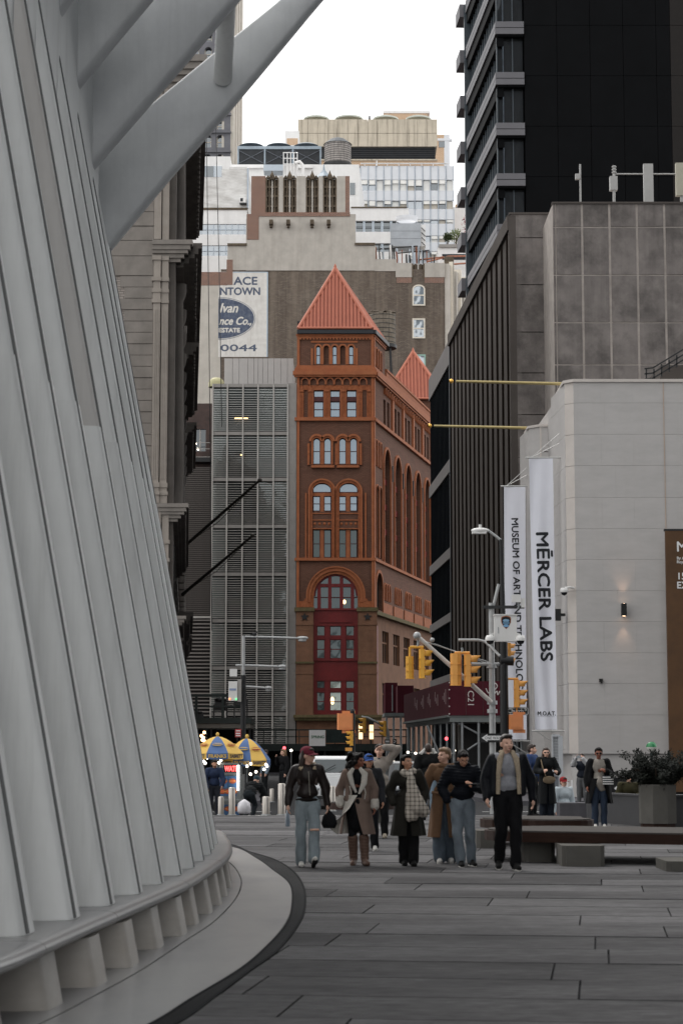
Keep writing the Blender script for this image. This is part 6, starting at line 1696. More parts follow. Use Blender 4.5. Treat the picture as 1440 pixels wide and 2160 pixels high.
# second maroon hoarding beside the red building, and the green shed across the far avenue
s2 = thing('maroon_hoarding', 'dark maroon hoarding box along the foot of the red brick building', 'scaffold', (XX(830, 132), 132, 0))
blk(s2, 'board', M_mar, 812, 838, 1440, 1503, 132, 6); blk(s2, 'board', M_mar, 838, 872, 1446, 1503, 128, 6); blk(s2, 'strip', M_galv, 826, 828, 1445, 1500, 131.9, .1); blk(s2, 'beam', M_beam, 810, 872, 1504, 1511, 127.8, 6)
for q in (815, 830, 845, 860, 870):
 mb = MB(); mb.cyl((XX(q, 128, 1550), 128, -.01), (XX(q, 128, 1550), 128, ZZ(1512, 128)), .07, n=8); part(mb, 'pipe', M_galv, s2)
Yg_ = 138.0
s3 = thing('green_pavement_shed', 'dark green pavement shed with a pipe railing across the far avenue', 'scaffold', (XX(660, Yg_), Yg_, 0))
blk(s3, 'beam', M_shedg, 430, 862, 1569, 1584, Yg_, 3); blk(s3, 'shade_sheet', mat('shed_shadow', S('#0c0c0d'), var=.2), 400, 870, 1584, 1650, Yg_ + 2.9, .1); blk(s3, 'top_rail', M_shedg, 430, 862, 1538, 1541, Yg_, .1); blk(s3, 'mid_rail', M_shedg, 430, 862, 1553, 1555, Yg_, .1)  # black sheet at the back stands in for the shade under the shed
for q in range(505, 865, 25): blk(s3, 'rail_post', M_shedg, q, q + 2, 1541, 1569, Yg_ - .02, .1)
for q in range(505, 865, 45):
 mb = MB(); mb.cyl((XX(q, Yg_, 1600), Yg_ + .2, -.01), (XX(q, Yg_, 1600), Yg_ + .2, ZZ(1584, Yg_)), .07, n=8); part(mb, 'leg', M_blacksteel, s3)
sg = thing('white_site_sign', 'white square sign lettered SPRING in green on the far shed railing', 'sign', (XX(669, 137.5), 137.5, ZZ(1573, 137.5)))
blk(sg, 'board', mat('sign_white', S('#ececec'), rough=.6, var=.03), 652, 686, 1540, 1573.5, 137.5, .06)
part(text_mb('SPRING', 5.5 * 137.5 / FPX / .7, P(656, 1557, 137.49), (1, 0, 0), (0, 0, 1), depth=.006, width=27 * 137.5 / FPX, bold=.006), 'lettering', mat('sign_green', S('#4d7a5c'), var=0), sg)
blk(sg, 'post', M_blacksteel, 668, 670, 1573.5, 1640, 137.55, .05)
blk(sg, 'dark_panel', mat('dark_green_panel', S('#1d2a28'), var=.2), 687, 742, 1541, 1567, 137.6, .05)
# lit lanterns on the far corner
M_lant = mat('lantern_glow', (1, .75, .45), emit=(1.0, .68, .36), estr=1.6, var=0)
for q, lab in ((760.5, 'tall glowing amber lantern beside the black signal pole'), (783, 'tall glowing amber lantern between the two far traffic signals')):
 t = thing('lantern', lab, 'lantern', (XX(q, 128), 128, ZZ(1562, 128)), group='amber lanterns')
 for y0, y1 in ((1529, 1543), (1545, 1559)): blk(t, 'glass', M_lant, q - 4.2, q + 4.2, y0, y1, 128, .26)
 blk(t, 'cap', M_blacksteel, q - 5, q + 5, 1520, 1529, 127.95, .36); blk(t, 'band', M_blacksteel, q - 4.8, q + 4.8, 1543, 1545, 127.95, .36); blk(t, 'stem', M_blacksteel, q - 1.2, q + 1.2, 1559, 1640, 128.1, .1)
# ================================================================== traffic signals and poles
M_sy = mat('signal_yellow', S('#d9a13c'), rough=.5, var=.05, scale=4); M_so = mat('signal_orange', S('#d99a4c'), rough=.5, var=.05, scale=4); M_so2 = mat('pedestrian_orange', S('#d98a56'), rough=.5, var=.05, scale=4)
M_lens = mat('dark_lens', S('#191512'), rough=.2, var=0)
M_pole = mat('grey_pole', S('#a3a4a4'), rough=.45, metal=.4, var=.1, scale=3); M_bpole = mat('black_pole', S('#131416'), rough=.45, var=.1)
def signal_head(t, c, h, rz, m):
 """one three-lamp head: octagonal body, three hooded lamps, facing local +x turned by rz"""
 s_ = h / 3; w_ = s_ * 1.0; d_ = s_ * .62
 rot = Matrix.Rotation(rz, 3, 'Z')
 def put(mb, nm, mt):
  mb.v = [tuple(Vector(c) + rot @ Vector(p)) for p in mb.v]; return part(mb, nm, mt, t)
 body = MB()
 o_ = w_ * .28
 body.slab([(-d_ / 2, -w_ / 2 + o_), (-d_ / 2 + o_ * .8, -w_ / 2), (d_ / 2, -w_ / 2), (d_ / 2, w_ / 2), (-d_ / 2 + o_ * .8, w_ / 2), (-d_ / 2, w_ / 2 - o_)], -h / 2, h / 2)
 b_ = put(body, 'body', m)
 for k in (-1, 0, 1):
  z = k * s_
  mb = MB(); n = 14; vs = []; r = s_ * .40
  for i in range(n + 1):                                       # hood, open below
   a = -math.pi * .18 + math.pi * 1.36 * i / n
   L_ = s_ * .95 * (0.62 + .38 * math.sin(max(a, 0)) if a < math.pi else .62)
   for x_ in (d_ / 2, d_ / 2 + L_): vs.append((x_, r * math.cos(a), z + r * math.sin(a)))
   for x_ in (d_ / 2, d_ / 2 + L_): vs.append((x_, r * .93 * math.cos(a), z + r * .93 * math.sin(a)))
  fs = []
  for i in range(n):
   q = i * 4; fs += [(q, q + 1, q + 5, q + 4), (q + 2, q + 6, q + 7, q + 3), (q + 1, q + 3, q + 7, q + 5)]
  mb.add(vs, fs, 0, True); put(mb, 'hood', m)
  mb = MB(); mb.cyl((d_ / 2, 0, z), (d_ / 2 + .012, 0, z), r * .92, n=14); put(mb, 'lens', M_lens)
  mb = MB(); mb.box(-d_ / 2 - .006, d_ / 2 + .006, -w_ / 2 - .004, w_ / 2 + .004, z - s_ / 2 - .006, z - s_ / 2 + .006); put(mb, 'seam', m)
def ped_signal(label, c, w_, m=M_so2, rz=0.0, group='pedestrian signals'):
 t = thing('pedestrian_signal', label, 'traffic signal', tuple(c), group=group)
 mb = MB(); b_ = .04
 mb.slab([(c[0] - w_ / 2 + b_, c[1]), (c[0] + w_ / 2 - b_, c[1]), (c[0] + w_ / 2, c[1] + b_), (c[0] + w_ / 2, c[1] + .22), (c[0] - w_ / 2, c[1] + .22), (c[0] - w_ / 2, c[1] + b_)], c[2] - w_ / 2, c[2] + w_ / 2); part(mb, 'case', m, t)
 mb = MB(); mb.box(c[0] - w_ / 2 + .05, c[0] + w_ / 2 - .05, c[1] - .012, c[1] - .001, c[2] - w_ / 2 + .05, c[2] + w_ / 2 - .05); part(mb, 'back_plate', m, t)
 mb = MB(); mb.box(c[0] - w_ * .2, c[0] + w_ * .62, c[1] + .06, c[1] + .14, c[2] + w_ / 2 + .001, c[2] + w_ / 2 + .07); mb.box(c[0] - w_ * .2, c[0] + w_ * .62, c[1] + .06, c[1] + .14, c[2] - w_ / 2 - .09, c[2] - w_ / 2 - .001); part(mb, 'bracket', m, t)
 return t
Yp = 50.5
gp = thing('camera_pole', 'grey steel pole with a slanting signal arm and a white police camera box', 'pole', (XX(1037, Yp, 1600), Yp, -.01))
q0 = XX(1037, Yp, 1450)
mb = MB(); mb.cyl((q0, Yp, -.01), (q0, Yp, ZZ(1272, Yp)), .085, .07, n=14); part(mb, 'post', M_pole, gp)
for yy in (1405, 1482, 1500): mb = MB(); mb.cyl((q0, Yp, ZZ(yy + 4, Yp)), (q0, Yp, ZZ(yy - 4, Yp)), .13, n=12); part(mb, 'collar', M_pole, gp)
mb = MB(); mb.tube([P(1036, 1482, Yp - .1), P(945, 1400, Yp - .2), P(879, 1341, Yp - .3)], [.06, .055, .05], 10); part(mb, 'arm', mat('arm_grey', S('#c2bdb8'), rough=.45, metal=.3, var=.06), gp)
mb = MB(); mb.ell(P(879, 1341, Yp - .3), .1, n=10); part(mb, 'arm_cap', M_pole, gp)
for a, b in (((892, 1352), (1034, 1398)), ((915, 1358), (1034, 1402))): mb = MB(); mb.cyl(P(a[0], a[1], Yp - .25), P(b[0], b[1], Yp), .014, n=6); part(mb, 'guy_wire', M_pole, gp)
mb = MB(); mb.cyl(P(985, 1401, Yp - .1), P(1052, 1401, Yp - .02), .045, n=10); part(mb, 'cross_arm', M_pole, gp)
mb = MB(); mb.ell(P(911, 1350, Yp - .25), .06, n=10); part(mb, 'ball', M_pole, gp)
mb = MB(); mb.tube([P(966, 1350, Yp), P(1008, 1350, Yp), P(1022, 1353, Yp), P(1054, 1384, Yp - .4)], .035, 8); part(mb, 'bracket_arm', M_pole, gp)
mb = MB(); mb.box(XX(1017, Yp, 1280), XX(1104, Yp, 1280), Yp - .12, Yp - .02, ZZ(1284, Yp), ZZ(1278, Yp)); part(mb, 'cross_bar', M_blacksteel, gp)
mb = MB(); mb.cyl(P(1040, 1278, Yp), P(1051, 1232, Yp), .04, n=8); part(mb, 'top_rod', M_pole, gp)
cbx = thing('police_camera_box', 'white equipment cabinet with a blue police shield and two dome cameras on the grey pole', 'camera', tuple(P(1067, 1353, Yp - .35)))
mb = MB(); a_, b_ = P(1043, 1353, Yp - .4), P(1089, 1298, Yp - .4); mb.box(a_.x, b_.x, Yp - .4, Yp - .12, a_.z, b_.z); part(mb, 'cabinet', M_camw, cbx)
mb = MB(); mb.box(a_.x - .02, b_.x + .02, Yp - .43, Yp - .1, b_.z, b_.z + .03); part(mb, 'lid', M_camw, cbx)
def shield(sc, d, m):
 c = P(1066.5, 1313, Yp - .4); k = Yp / FPX * sc
 pts = [(-9, 12), (-4, 13), (0, 14), (4, 13), (9, 12), (10.5, 8), (10, 0), (6, -8), (0, -14), (-6, -8), (-10, 0), (-10.5, 8)]
 mb = MB(); mb.poly([(c.x + a * k, c.z + b * k) for a, b in pts], Yp - .4 - d, Yp - .4 - d + .002); return part(mb, 'shield', m, cbx)
shield(1.0, .004, mat('shield_rim', S('#a5623c'), var=0)); shield(.88, .008, mat('shield_black', S('#16181c'), var=0))
for yy, r_, m_ in ((1309, .055, S('#7fa6c4')), (1314, .06, S('#5f7f9a')), (1314.5, .035, S('#b2763a')), (1320, .05, S('#74a2c8'))):
 mb = MB(); c = P(1066.5, yy, Yp - .415); mb.poly([(c.x + r_ * 1.5 * math.cos(t), c.z + r_ * .7 * math.sin(t)) for t in [k * math.pi / 6 for k in range(12)]], Yp - .412 - r_ * .06, Yp - .41); part(mb, 'shield_device', mat('shield_%d' % yy, m_, var=0), cbx)
mb = MB(); mb.box(a_.x + .08, a_.x + .1, Yp - .41, Yp - .4, a_.z + .2, a_.z + .36); part(mb, 'latch', M_galv, cbx)
for q in (1033, 1097):
 c = P(q, 1349, Yp - .4); mb = MB(); mb.lathe([(0, .11), (.09, .10), (.125, .03), (.12, -.03)], c, 16); d_ = part(mb, 'dome_housing', M_camw, cbx)
 mb = MB(); mb.lathe([(.1, -.03), (.075, -.1), (0, -.13)], c, 16); part(mb, 'dome', M_dome, d_)
 mb = MB(); mb.bar(c + Vector((0, 0, .11)), c + Vector((.1 if q < 1050 else -.1, 0, .15)), .05); part(mb, 'dome_arm', M_camw, d_)
ra = thing('radio_antenna', 'pair of white radio units on the black cross bar above the police cabinet', 'antenna', tuple(P(1090, 1280, Yp - .15)))
blk(ra, 'dish', M_camw, 1079, 1098, 1254, 1270, Yp - .3, .12); blk(ra, 'unit', M_camw, 1099, 1107, 1262, 1281, Yp - .25, .2)
mb = MB(); mb.tube([P(1091, 1270, Yp - .2), P(1094, 1277, Yp - .2), P(1092, 1284, Yp - .15)], .03, 6); part(mb, 'bracket', M_galv, ra)
# hanging signal pairs on the arm
def sig_pair(label, Y, heads, bar, m, hang, group):
 """heads = [(px,py_centre,h_px,rz)], bar = (px0,px1,py), hang = (px,py0,py1)"""
 t = thing('traffic_signal', label, 'traffic signal', tuple(P(bar[0], heads[0][1] + heads[0][2] / 2, Y)), group=group)
 for (px_, py_, h_, rz_) in heads: signal_head(t, P(px_, py_, Y), h_ * Y / FPX, rz_, m)
 mb = MB(); mb.cyl(P(bar[0], bar[2], Y), P(bar[1], bar[2], Y), .035, n=8); part(mb, 'bracket', m, t)
 for (px_, py_, h_, rz_) in heads: mb = MB(); mb.cyl(P(px_, bar[2], Y), P(px_, py_ - h_ / 2 + 1, Y), .03, n=8); part(mb, 'stem', m, t)
 if hang: mb = MB(); mb.tube([P(hang[0], hang[1], Y), P(hang[0] + 1.5, (hang[1] + hang[2]) / 2, Y), P(hang[0], hang[2], Y)], .03, 6); part(mb, 'hanger', M_galv, t)
 return t
sig_pair('yellow traffic signal pair hanging from the tip of the slanting arm', 50.3, [(864, 1408, 47, R(100)), (889.5, 1400, 61, R(-8))], (864, 893, 1365), M_sy, (880, 1344, 1365), 'traffic signals')
sig_pair('larger orange yellow traffic signal pair midway along the slanting arm', 49.9, [(960.5, 1412, 67, R(75)), (985.5, 1414, 67, R(-8))], (958, 990, 1377), M_so, (973, 1366, 1377), 'traffic signals')
Yk = 53.0
bp_ = thing('street_light', 'black pole with a white cobra street light and a black signal bracket beside the banners', 'street lamp', (XX(1062, Yk, 1600), Yk, -.01))
q1 = XX(1062, Yk, 1400)
mb = MB(); mb.cyl((q1, Yk, -.01), (q1, Yk, ZZ(1355, Yk)), .12, .105, n=16); mb.cyl((q1, Yk, ZZ(1355, Yk)), (XX(1056, Yk, 1140), Yk, ZZ(1138, Yk)), .075, .055, n=12); part(mb, 'pole', M_bpole, bp_)
mb = MB(); mb.tube([P(1056, 1140, Yk), P(1045, 1131, Yk), P(1026, 1117, Yk)], .035, 8); part(mb, 'arm', M_pole, bp_)
mb = MB(); c = P(1012, 1119, Yk); mb.ell(c, .25, .13, .075, 14); mb.box(c.x - .22, c.x + .16, c.y - .1, c.y + .1, c.z - .09, c.z - .02); mb.cyl(c + Vector((.0, 0, .06)), c + Vector((.0, 0, .16)), .04, n=8); part(mb, 'lamp_head', M_camw, bp_)
mb = MB(); mb.cyl(P(1055, 1394, Yk), P(1082, 1394, Yk), .13, n=12); part(mb, 'clamp', M_bpole, bp_)
t = thing('traffic_signal', 'small orange traffic signal turned sideways behind the black pole', 'traffic signal', tuple(P(1072, 1398, Yk + .4)), group='traffic signals')
signal_head(t, P(1069, 1379, Yk + .4), 46 * Yk / FPX, R(25), M_so)
t = thing('traffic_signal', 'orange traffic signal bolted to the right of the black pole above the street sign', 'traffic signal', tuple(P(1092, 1492, Yk)), group='traffic signals')
signal_head(t, P(1089, 1463, Yk), 57 * Yk / FPX, R(-10), M_so); mb = MB(); mb.cyl(P(1066, 1432, Yk), P(1092, 1432, Yk), .03, n=8); mb.cyl(P(1089, 1491, Yk), P(1089, 1506, Yk), .035, n=8); part(mb, 'bracket', M_so, t)
ped_signal('orange pedestrian signal case below the street name sign', P(1088, 1523, Yk - .1), 31 * Yk / FPX)
ss = thing('street_name_sign', 'dark street name sign reading Church St beside the black pole', 'sign', tuple(P(1095, 1507, Yk - .05)))
blk(ss, 'plate', mat('sign_green_black', S('#15201f'), rough=.4, var=0), 1066, 1114, 1492, 1508, Yk - .02, .03)
mb = MB(); a_, b_ = P(1067, 1507, Yk), P(1113, 1493, Yk)
for (x0, x1, z0, z1) in ((a_.x, b_.x, a_.z, a_.z + .012), (a_.x, b_.x, b_.z - .012, b_.z), (a_.x, a_.x + .012, a_.z, b_.z), (b_.x - .012, b_.x, a_.z, b_.z)): mb.box(x0, x1, Yk - .028, Yk - .021, z0, z1)
part(mb, 'border', M_wlet, ss)
part(text_mb('Church', 9.5 * Yk / FPX / .7, P(1070, 1504, Yk - .025), (1, 0, 0), (0, 0, 1), depth=.004, width=32 * Yk / FPX), 'lettering', M_wlet, ss); part(text_mb('St', 5 * Yk / FPX / .7, P(1105, 1499, Yk - .025), (1, 0, 0), (0, 0, 1), depth=.004), 'lettering', M_wlet, ss)
ow = thing('one_way_sign', 'black ONE WAY arrow sign on the grey pole, pointing left', 'sign', tuple(P(1035, 1566, Yp - .2)))
blk(ow, 'plate', M_bpole, 1011, 1060, 1547, 1566, Yp - .16, .02)
mb = MB(); c = P(1015, 1556.5, Yp - .17); k_ = Yp / FPX
mb.poly([(c.x, c.z), (c.x + 12 * k_, c.z + 8 * k_), (c.x + 12 * k_, c.z + 4.5 * k_), (c.x + 43 * k_, c.z + 4.5 * k_), (c.x + 43 * k_, c.z - 4.5 * k_), (c.x + 12 * k_, c.z - 4.5 * k_), (c.x + 12 * k_, c.z - 8 * k_)], Yp - .166, Yp - .162); part(mb, 'arrow', M_wlet, ow)
part(text_mb('ONE WAY', 6 * k_ / .7, P(1021, 1559.5, Yp - .168), (1, 0, 0), (0, 0, 1), depth=.002, width=34 * k_), 'lettering', M_bpole, ow)
# black signal pole in the middle
Yq = 54.0
sp_ = thing('signal_pole', 'black signal pole standing in front of the red building', 'pole', (XX(742, Yq, 1600), Yq, -.01))
mb = MB(); q2 = XX(743, Yq, 1560); mb.cyl((q2, Yq, -.01), (q2, Yq, ZZ(1500, Yq)), .075, n=14); mb.lathe([(.075, 0), (.06, .05), (0, .08)], (q2, Yq, ZZ(1500, Yq)), 12); part(mb, 'post', M_bpole, sp_)
ped_signal('orange pedestrian signal case on the black pole in front of the red building', P(728, 1522, Yq - .1), 34 * Yq / FPX)
t = thing('traffic_signal', 'yellow traffic signal low on the black pole in front of the red building', 'traffic signal', tuple(P(742, 1571, Yq - .1)), group='traffic signals')
signal_head(t, P(741, 1557, Yq - .12), 30 * Yq / FPX, R(190), M_sy)
mb = MB(); mb.box(XX(728, Yq), XX(742, Yq), Yq - .14, Yq - .06, ZZ(1584, Yq), ZZ(1577, Yq)); part(mb, 'bracket', M_so, t)
Yz = 104.0
fp = thing('far_signal_arm', 'thin grey signal arm across the far avenue behind the amber lanterns', 'pole', (XX(818, Yz, 1600), Yz, -.01))
mb = MB(); mb.tube([(XX(820, Yz, 1600), Yz, -.01), P(820, 1560, Yz), P(818, 1540, Yz), P(800, 1526, Yz), P(775, 1514, Yz), P(762, 1512, Yz)], .06, 8); part(mb, 'arm', M_galv, fp)
for q, c_, rz_, lab in ((768, 1530, R(185), 'orange traffic signal hung near the tip of the far arm'), (811, 1537, R(185), 'orange traffic signal at the bend of the far arm')):
 t = thing('traffic_signal', lab, 'traffic signal', tuple(P(q, c_ + 16, Yz)), group='traffic signals'); signal_head(t, P(q, c_, Yz - .15), 32 * Yz / FPX, rz_, M_sy)
ar = thing('arrow_sign', 'small black one way arrow signs under the far scaffold', 'sign', tuple(P(832, 1570, 100)))
blk(ar, 'plate', M_bpole, 811, 822, 1560, 1568, 100, .03); blk(ar, 'plate', M_bpole, 828, 836, 1559, 1569, 100, .03); blk(ar, 'mark', M_wlet, 812.5, 820.5, 1562, 1566, 99.98, .01);
mb = MB(); a_ = P(830, 1561, 99.97); b_ = P(834.5, 1564, 99.97); c_ = P(830, 1567, 99.97); mb.bar(a_, b_, .03); mb.bar(b_, c_, .03); part(mb, 'mark', M_wlet, ar)
# left street light with three arms and an equipment box
Yl = 60.0
sl = thing('street_light', 'grey and black pole with three level street light arms in front of the louvred building', 'street lamp', (XX(513, Yl, 1600), Yl, -.16))
q3 = XX(513, Yl, 1500)
mb = MB(); mb.cyl((q3, Yl, ZZ(1424, Yl)), (q3, Yl, ZZ(1341, Yl)), .05, n=10); part(mb, 'upper_pole', M_pole, sl)
mb = MB(); mb.cyl((q3, Yl, -.16), (q3, Yl, ZZ(1424, Yl)), .09, .08, n=12); part(mb, 'pole', M_bpole, sl)
for a, b, yy, hw in ((512, 625, 1344, 13), (497, 585, 1404, 10), (515, 558, 1449, 8)):
 mb = MB(); mb.tube([P(a, yy - 1, Yl), P((a + b) / 2, yy, Yl), P(b, yy + 2, Yl)], .032, 8); part(mb, 'arm', M_pole, sl)
 c = P(b + hw * .95, yy + 2, Yl); mb = MB(); mb.ell(c, hw * Yl / FPX, .13, .06, 14); mb.lathe([(0, -.05), (hw * Yl / FPX * .7, -.05), (hw * Yl / FPX * .6, -.1), (0, -.11)], c, 12); part(mb, 'lamp_head', M_pole, sl)
mb = MB(); c = P(537, 1338, Yl); mb.ell(c + Vector((0, 0, .0)), .07, .05, .06, 8); mb.ell(c + Vector((.06, 0, .06)), .03, .03, .03, 6); mb.bar(c + Vector((-.05, 0, 0)), c + Vector((-.14, 0, -.03)), .03); solo(mb, 'pigeon', mat('pigeon_dark', S('#202022'), var=.2), 'dark pigeon perched on the topmost street light arm', 'bird')
eb = thing('equipment_box', 'white equipment box with a small panel above it, mounted beside the three armed street light', 'box', tuple(P(495, 1480, Yl - .1)))
blk(eb, 'panel', M_camw, 484.5, 500, 1411, 1426.5, Yl - .2, .1); blk(eb, 'case', M_camw, 482, 500.5, 1437, 1478, Yl - .25, .25); blk(eb, 'side_unit', mat('grey_unit', S('#9b9894'), var=.1), 501, 509, 1433, 1480, Yl - .2, .25); blk(eb, 'strap', M_blacksteel, 499, 514, 1444, 1450, Yl - .1, .1)
blk(eb, 'print', mat('print_blue', S('#8a97b5'), var=0), 484, 498, 1452, 1456.5, Yl - .262, .01)
for q, m_ in ((484.5, mat('led_orange', (1, .3, .1), emit=(1, .28, .08), estr=2, var=0)), (498, mat('led_green', (.1, .8, .2), emit=(.1, .8, .25), estr=1.5, var=0))): mb = MB(); mb.ell(P(q, 1474.5, Yl - .27), .025, n=8); part(mb, 'indicator', m_, eb)
rs = thing('red_sign', 'small red and white notice on the black pole above the umbrellas', 'sign', tuple(P(502, 1555, Yl - .1)))
blk(rs, 'plate', mat('notice_red', S('#b04a4a'), var=.1), 496, 508.5, 1538, 1555, Yl - .12, .02)
for yy in (1540.5, 1546, 1550.5): blk(rs, 'line', M_wlet, 497.5, 507, yy, yy + 2, Yl - .126, .004)
# ================================================================== bollards
M_inox = mat('brushed_steel', S('#b3ada6'), rough=.32, metal=.75, var=.08, scale=6, stretch=(6, 6, .5))
blist = [(466, 1720, 38, 7, 'short bollard at the far left, beside the ribs'), (489, 1720, 57, 14, 'tall steel bollard in front of the hot dog cart'), (561, 1720, 38, 16, 'short steel bollard between the cart and the woman in the red cap'),
   (594, 1720, 65, 16, 'tall steel bollard left of the woman in the red cap'), (700, 1712, 52, 15, 'steel bollard between the red cap woman and the taupe coat woman'), (533, 1700, 30, 6, 'thin far bollard behind the stooping person'), (573, 1695, 28, 6, 'thin far bollard at the road edge')]
for q, yb, h_, w_, lab in blist:
 p0 = G(q, yb - 1, 0) if yb > 1705 else Vector((XX(q, 62, 1690), 62, -.01)); k = p0.y / FPX; r = max(w_ * k / 2, .07); H_ = h_ * k
 t = thing('bollard', lab, 'bollard', tuple(p0), group='steel bollards')
 mb = MB(); mb.lathe([(r, 0), (r, H_ - .02), (r - .015, H_), (0, H_ + .002)], p0, 20); part(mb, 'shaft', M_inox, t)
 mb = MB(); mb.lathe([(r + .03, 0), (r + .03, .015), (r + .001, .02)], p0, 20); part(mb, 'base_ring', M_galv, t)
# ================================================================== hot dog cart and umbrellas
M_yel = mat('umbrella_yellow', S('#d9b25a'), rough=.7, var=.05); M_blu = mat('umbrella_blue', S('#4e6a98'), rough=.7, var=.08); M_navy = mat('umbrella_navy_letter', S('#232c45'), var=0); M_redl = mat('umbrella_red', S('#a8483a'), var=0)
Yc2 = 54.5
def umbrella(label, pxa, pya, rim_py, rad_px, Y, ph):
 k = Y / FPX; A_ = P(pxa, pya, Y); zr = ZZ(rim_py, Y); r = rad_px * k; vz = zr - .17
 t = thing('cart_umbrella', label, 'umbrella', (A_.x, Y, 0), group='cart umbrellas')
 mb = MB(); mb.cyl((A_.x, Y, .1), (A_.x, Y, A_.z + .02), .022, n=8); part(mb, 'pole', M_galv, t)
 mb = MB(); mb.ell((A_.x, Y, A_.z + .05), .05, .05, .06, 8); part(mb, 'finial', M_yel, t)
 for g in range(8):
  a0 = ph + g * math.pi / 4; m_ = M_yel if g % 2 == 0 else M_blu
  mb = MB(); vs = []; NN = 6
  for j in range(NN + 1):
   f = j / NN; rr_ = r * f; z = A_.z + (zr - A_.z) * (f ** 1.7)
   for i in range(5):
    a = a0 + math.pi / 4 * i / 4; sag = 1 - .045 * math.sin(math.pi * i / 4) * f
    vs.append((A_.x + rr_ * sag * math.cos(a), Y + rr_ * sag * math.sin(a), z - .02 * f * math.sin(math.pi * i / 4)))
  fs = [(j * 5 + i, j * 5 + i + 1, (j + 1) * 5 + i + 1, (j + 1) * 5 + i) for j in range(NN) for i in range(4)]
  mb.add(vs, fs, 0, True); go = part(mb, 'gore', m_, t)
  mb = MB(); rim = vs[-5:]; vs2 = list(rim) + [(p[0], p[1], p[2] - .16) for p in rim]
  mb.add(vs2, [(i, i + 1, i + 6, i + 5) for i in range(4)], 0, True); part(mb, 'valance', m_, go)
  am = a0 + math.pi / 8; out = Vector((math.cos(am), math.sin(am), 0))
  if out.y < -.2:
   U_ = Vector((0, 0, 1)).cross(out); U_ = U_ if U_.x > 0 else -U_
   c0, c1 = Vector(rim[0]), Vector(rim[-1]); mid = (c0 + c1) / 2; wd = (c1 - c0).length
   mb = text_mb('SABRETT' if g % 2 == 0 else 'FRANKS', .13, mid - U_ * wd * .42 + Vector((0, 0, -.13)) + out * .03, U_, (0, 0, 1), depth=.004, width=wd * .84, bold=.004); part(mb, 'lettering', M_navy if g % 2 == 0 else M_yel, go)
   pm = Vector(vs[5 * 4 + 2]) + out * .03; sl_ = (Vector(vs[5 * 3 + 2]) - Vector(vs[5 * 5 + 2])).normalized(); nn_ = U_.cross(sl_)
   mb = MB()
   for (w2, h2, dd, mi) in ((.15, .055, 0, 0), (.17, .02, .008, 1)):
    pts = [pm + U_ * (w2 * math.cos(q * math.pi / 8)) + sl_ * (h2 * math.sin(q * math.pi / 8)) + out * (dd + .01) + Vector((0, 0, dd + .02)) for q in range(16)]
    mb.add(pts, [tuple(range(16))], mi)
   part(mb, 'hot_dog_print', [M_redl, M_yel] if g % 2 == 0 else [M_yel, M_blu], go)
 for g in range(8):
  a = ph + g * math.pi / 4; mb = MB(); mb.cyl((A_.x, Y, A_.z - .25), (A_.x + r * .97 * math.cos(a), Y + r * .97 * math.sin(a), zr - .01), .008, n=5); part(mb, 'rib', M_galv, t)
umbrella('yellow and blue hot dog umbrella nearest the white ribs', 459, 1553, 1588, 58, Yc2, -1.12)
umbrella('yellow and blue hot dog umbrella right of its twin', 521, 1557, 1602, 50, Yc2 + .6, -1.35)
M_inoxd = mat('cart_steel', S('#8c8f8f'), rough=.3, metal=.7, var=.1)
ca = thing('food_cart', 'stainless hot dog cart with picture menu panels and a red light sign', 'food cart', (XX(490, Yc2), Yc2 + .6, -.16))
cb2 = lambda nm, m, a, b, y0, y1, d=.1, n=0.0, Y=Yc2: blk(ca, nm, m, a, b, y0, y1, Y, d, n)
mb = MB(); mb.box(XX(458, Yc2, 1680), XX(512, Yc2, 1680), Yc2 + .06, Yc2 + 1.1, .05, ZZ(1634, Yc2)); part(mb, 'body', M_inoxd, ca)
cb2('canopy', M_inoxd, 462, 508, 1611, 1634, .9, .05)
cb2('light_sign', M_lens, 472, 501, 1613, 1629, .1, .1)
part(text_mb('WATER', 10.5 * Yc2 / FPX / .7, P(474, 1626.5, Yc2 - .1), (1, 0, 0), (0, 0, 1), depth=.006, width=34 * Yc2 / FPX, bold=.01), 'sign_letters', mat('led_red', (1, .12, .1), emit=(1, .10, .10), estr=2.2, var=0), ca)
cb2('tube_lamp', mat('tube_white', (1, 1, 1), emit=(.95, 1, .98), estr=3.0, var=0), 500.5, 505, 1614, 1667, .05, .16)
cb2('lamp_post', M_inoxd, 505, 508, 1608, 1690, .08, .12); cb2('canopy_edge', M_inoxd, 462, 512, 1609, 1613, .95, .12)
M_menu = mat('menu_blue', S('#3c5f86'), rough=.4, var=.15, scale=6)
r5 = random.Random(4)
for a, b, y0, y1 in ((463, 481, 1637, 1662), (482, 499, 1637, 1662), (463, 499, 1664, 1679), (458, 505, 1697, 1719)):
 mp_ = cb2('menu_panel', M_menu, a, b, y0, y1, .03, .03)
 for q in range(3 if b - a > 25 else 1):
  c = P(a + (b - a) * (q + .5) / (3 if b - a > 25 else 1), (y0 + y1) / 2 - 2, Yc2 - .036)
  for w2, h2, cc, dd in ((.10, .07, '#9b4a2c', 0), (.085, .03, '#d28a4a', .003), (.05, .015, '#c9433a', .006)):
   mb = MB(); mb.poly([(c.x + w2 * math.cos(t_ * math.pi / 8), c.z + h2 * math.sin(t_ * math.pi / 8)) for t_ in range(16)], Yc2 - .038 - dd, Yc2 - .036 - dd); part(mb, 'food_picture', mat('food_' + cc[1:], S(cc), var=.1, scale=12), mp_)
cb2('counter', M_inoxd, 452, 514, 1686, 1690, .5, .25)
for q in (462, 508):
 c = Vector((XX(q, Yc2, 1700), Yc2 + .5, .04)); mb = MB(); mb.cyl(c + Vector((0, -.05, 0)), c + Vector((0, .05, 0)), .2, n=18); part(mb, 'wheel', M_blacksteel, ca)
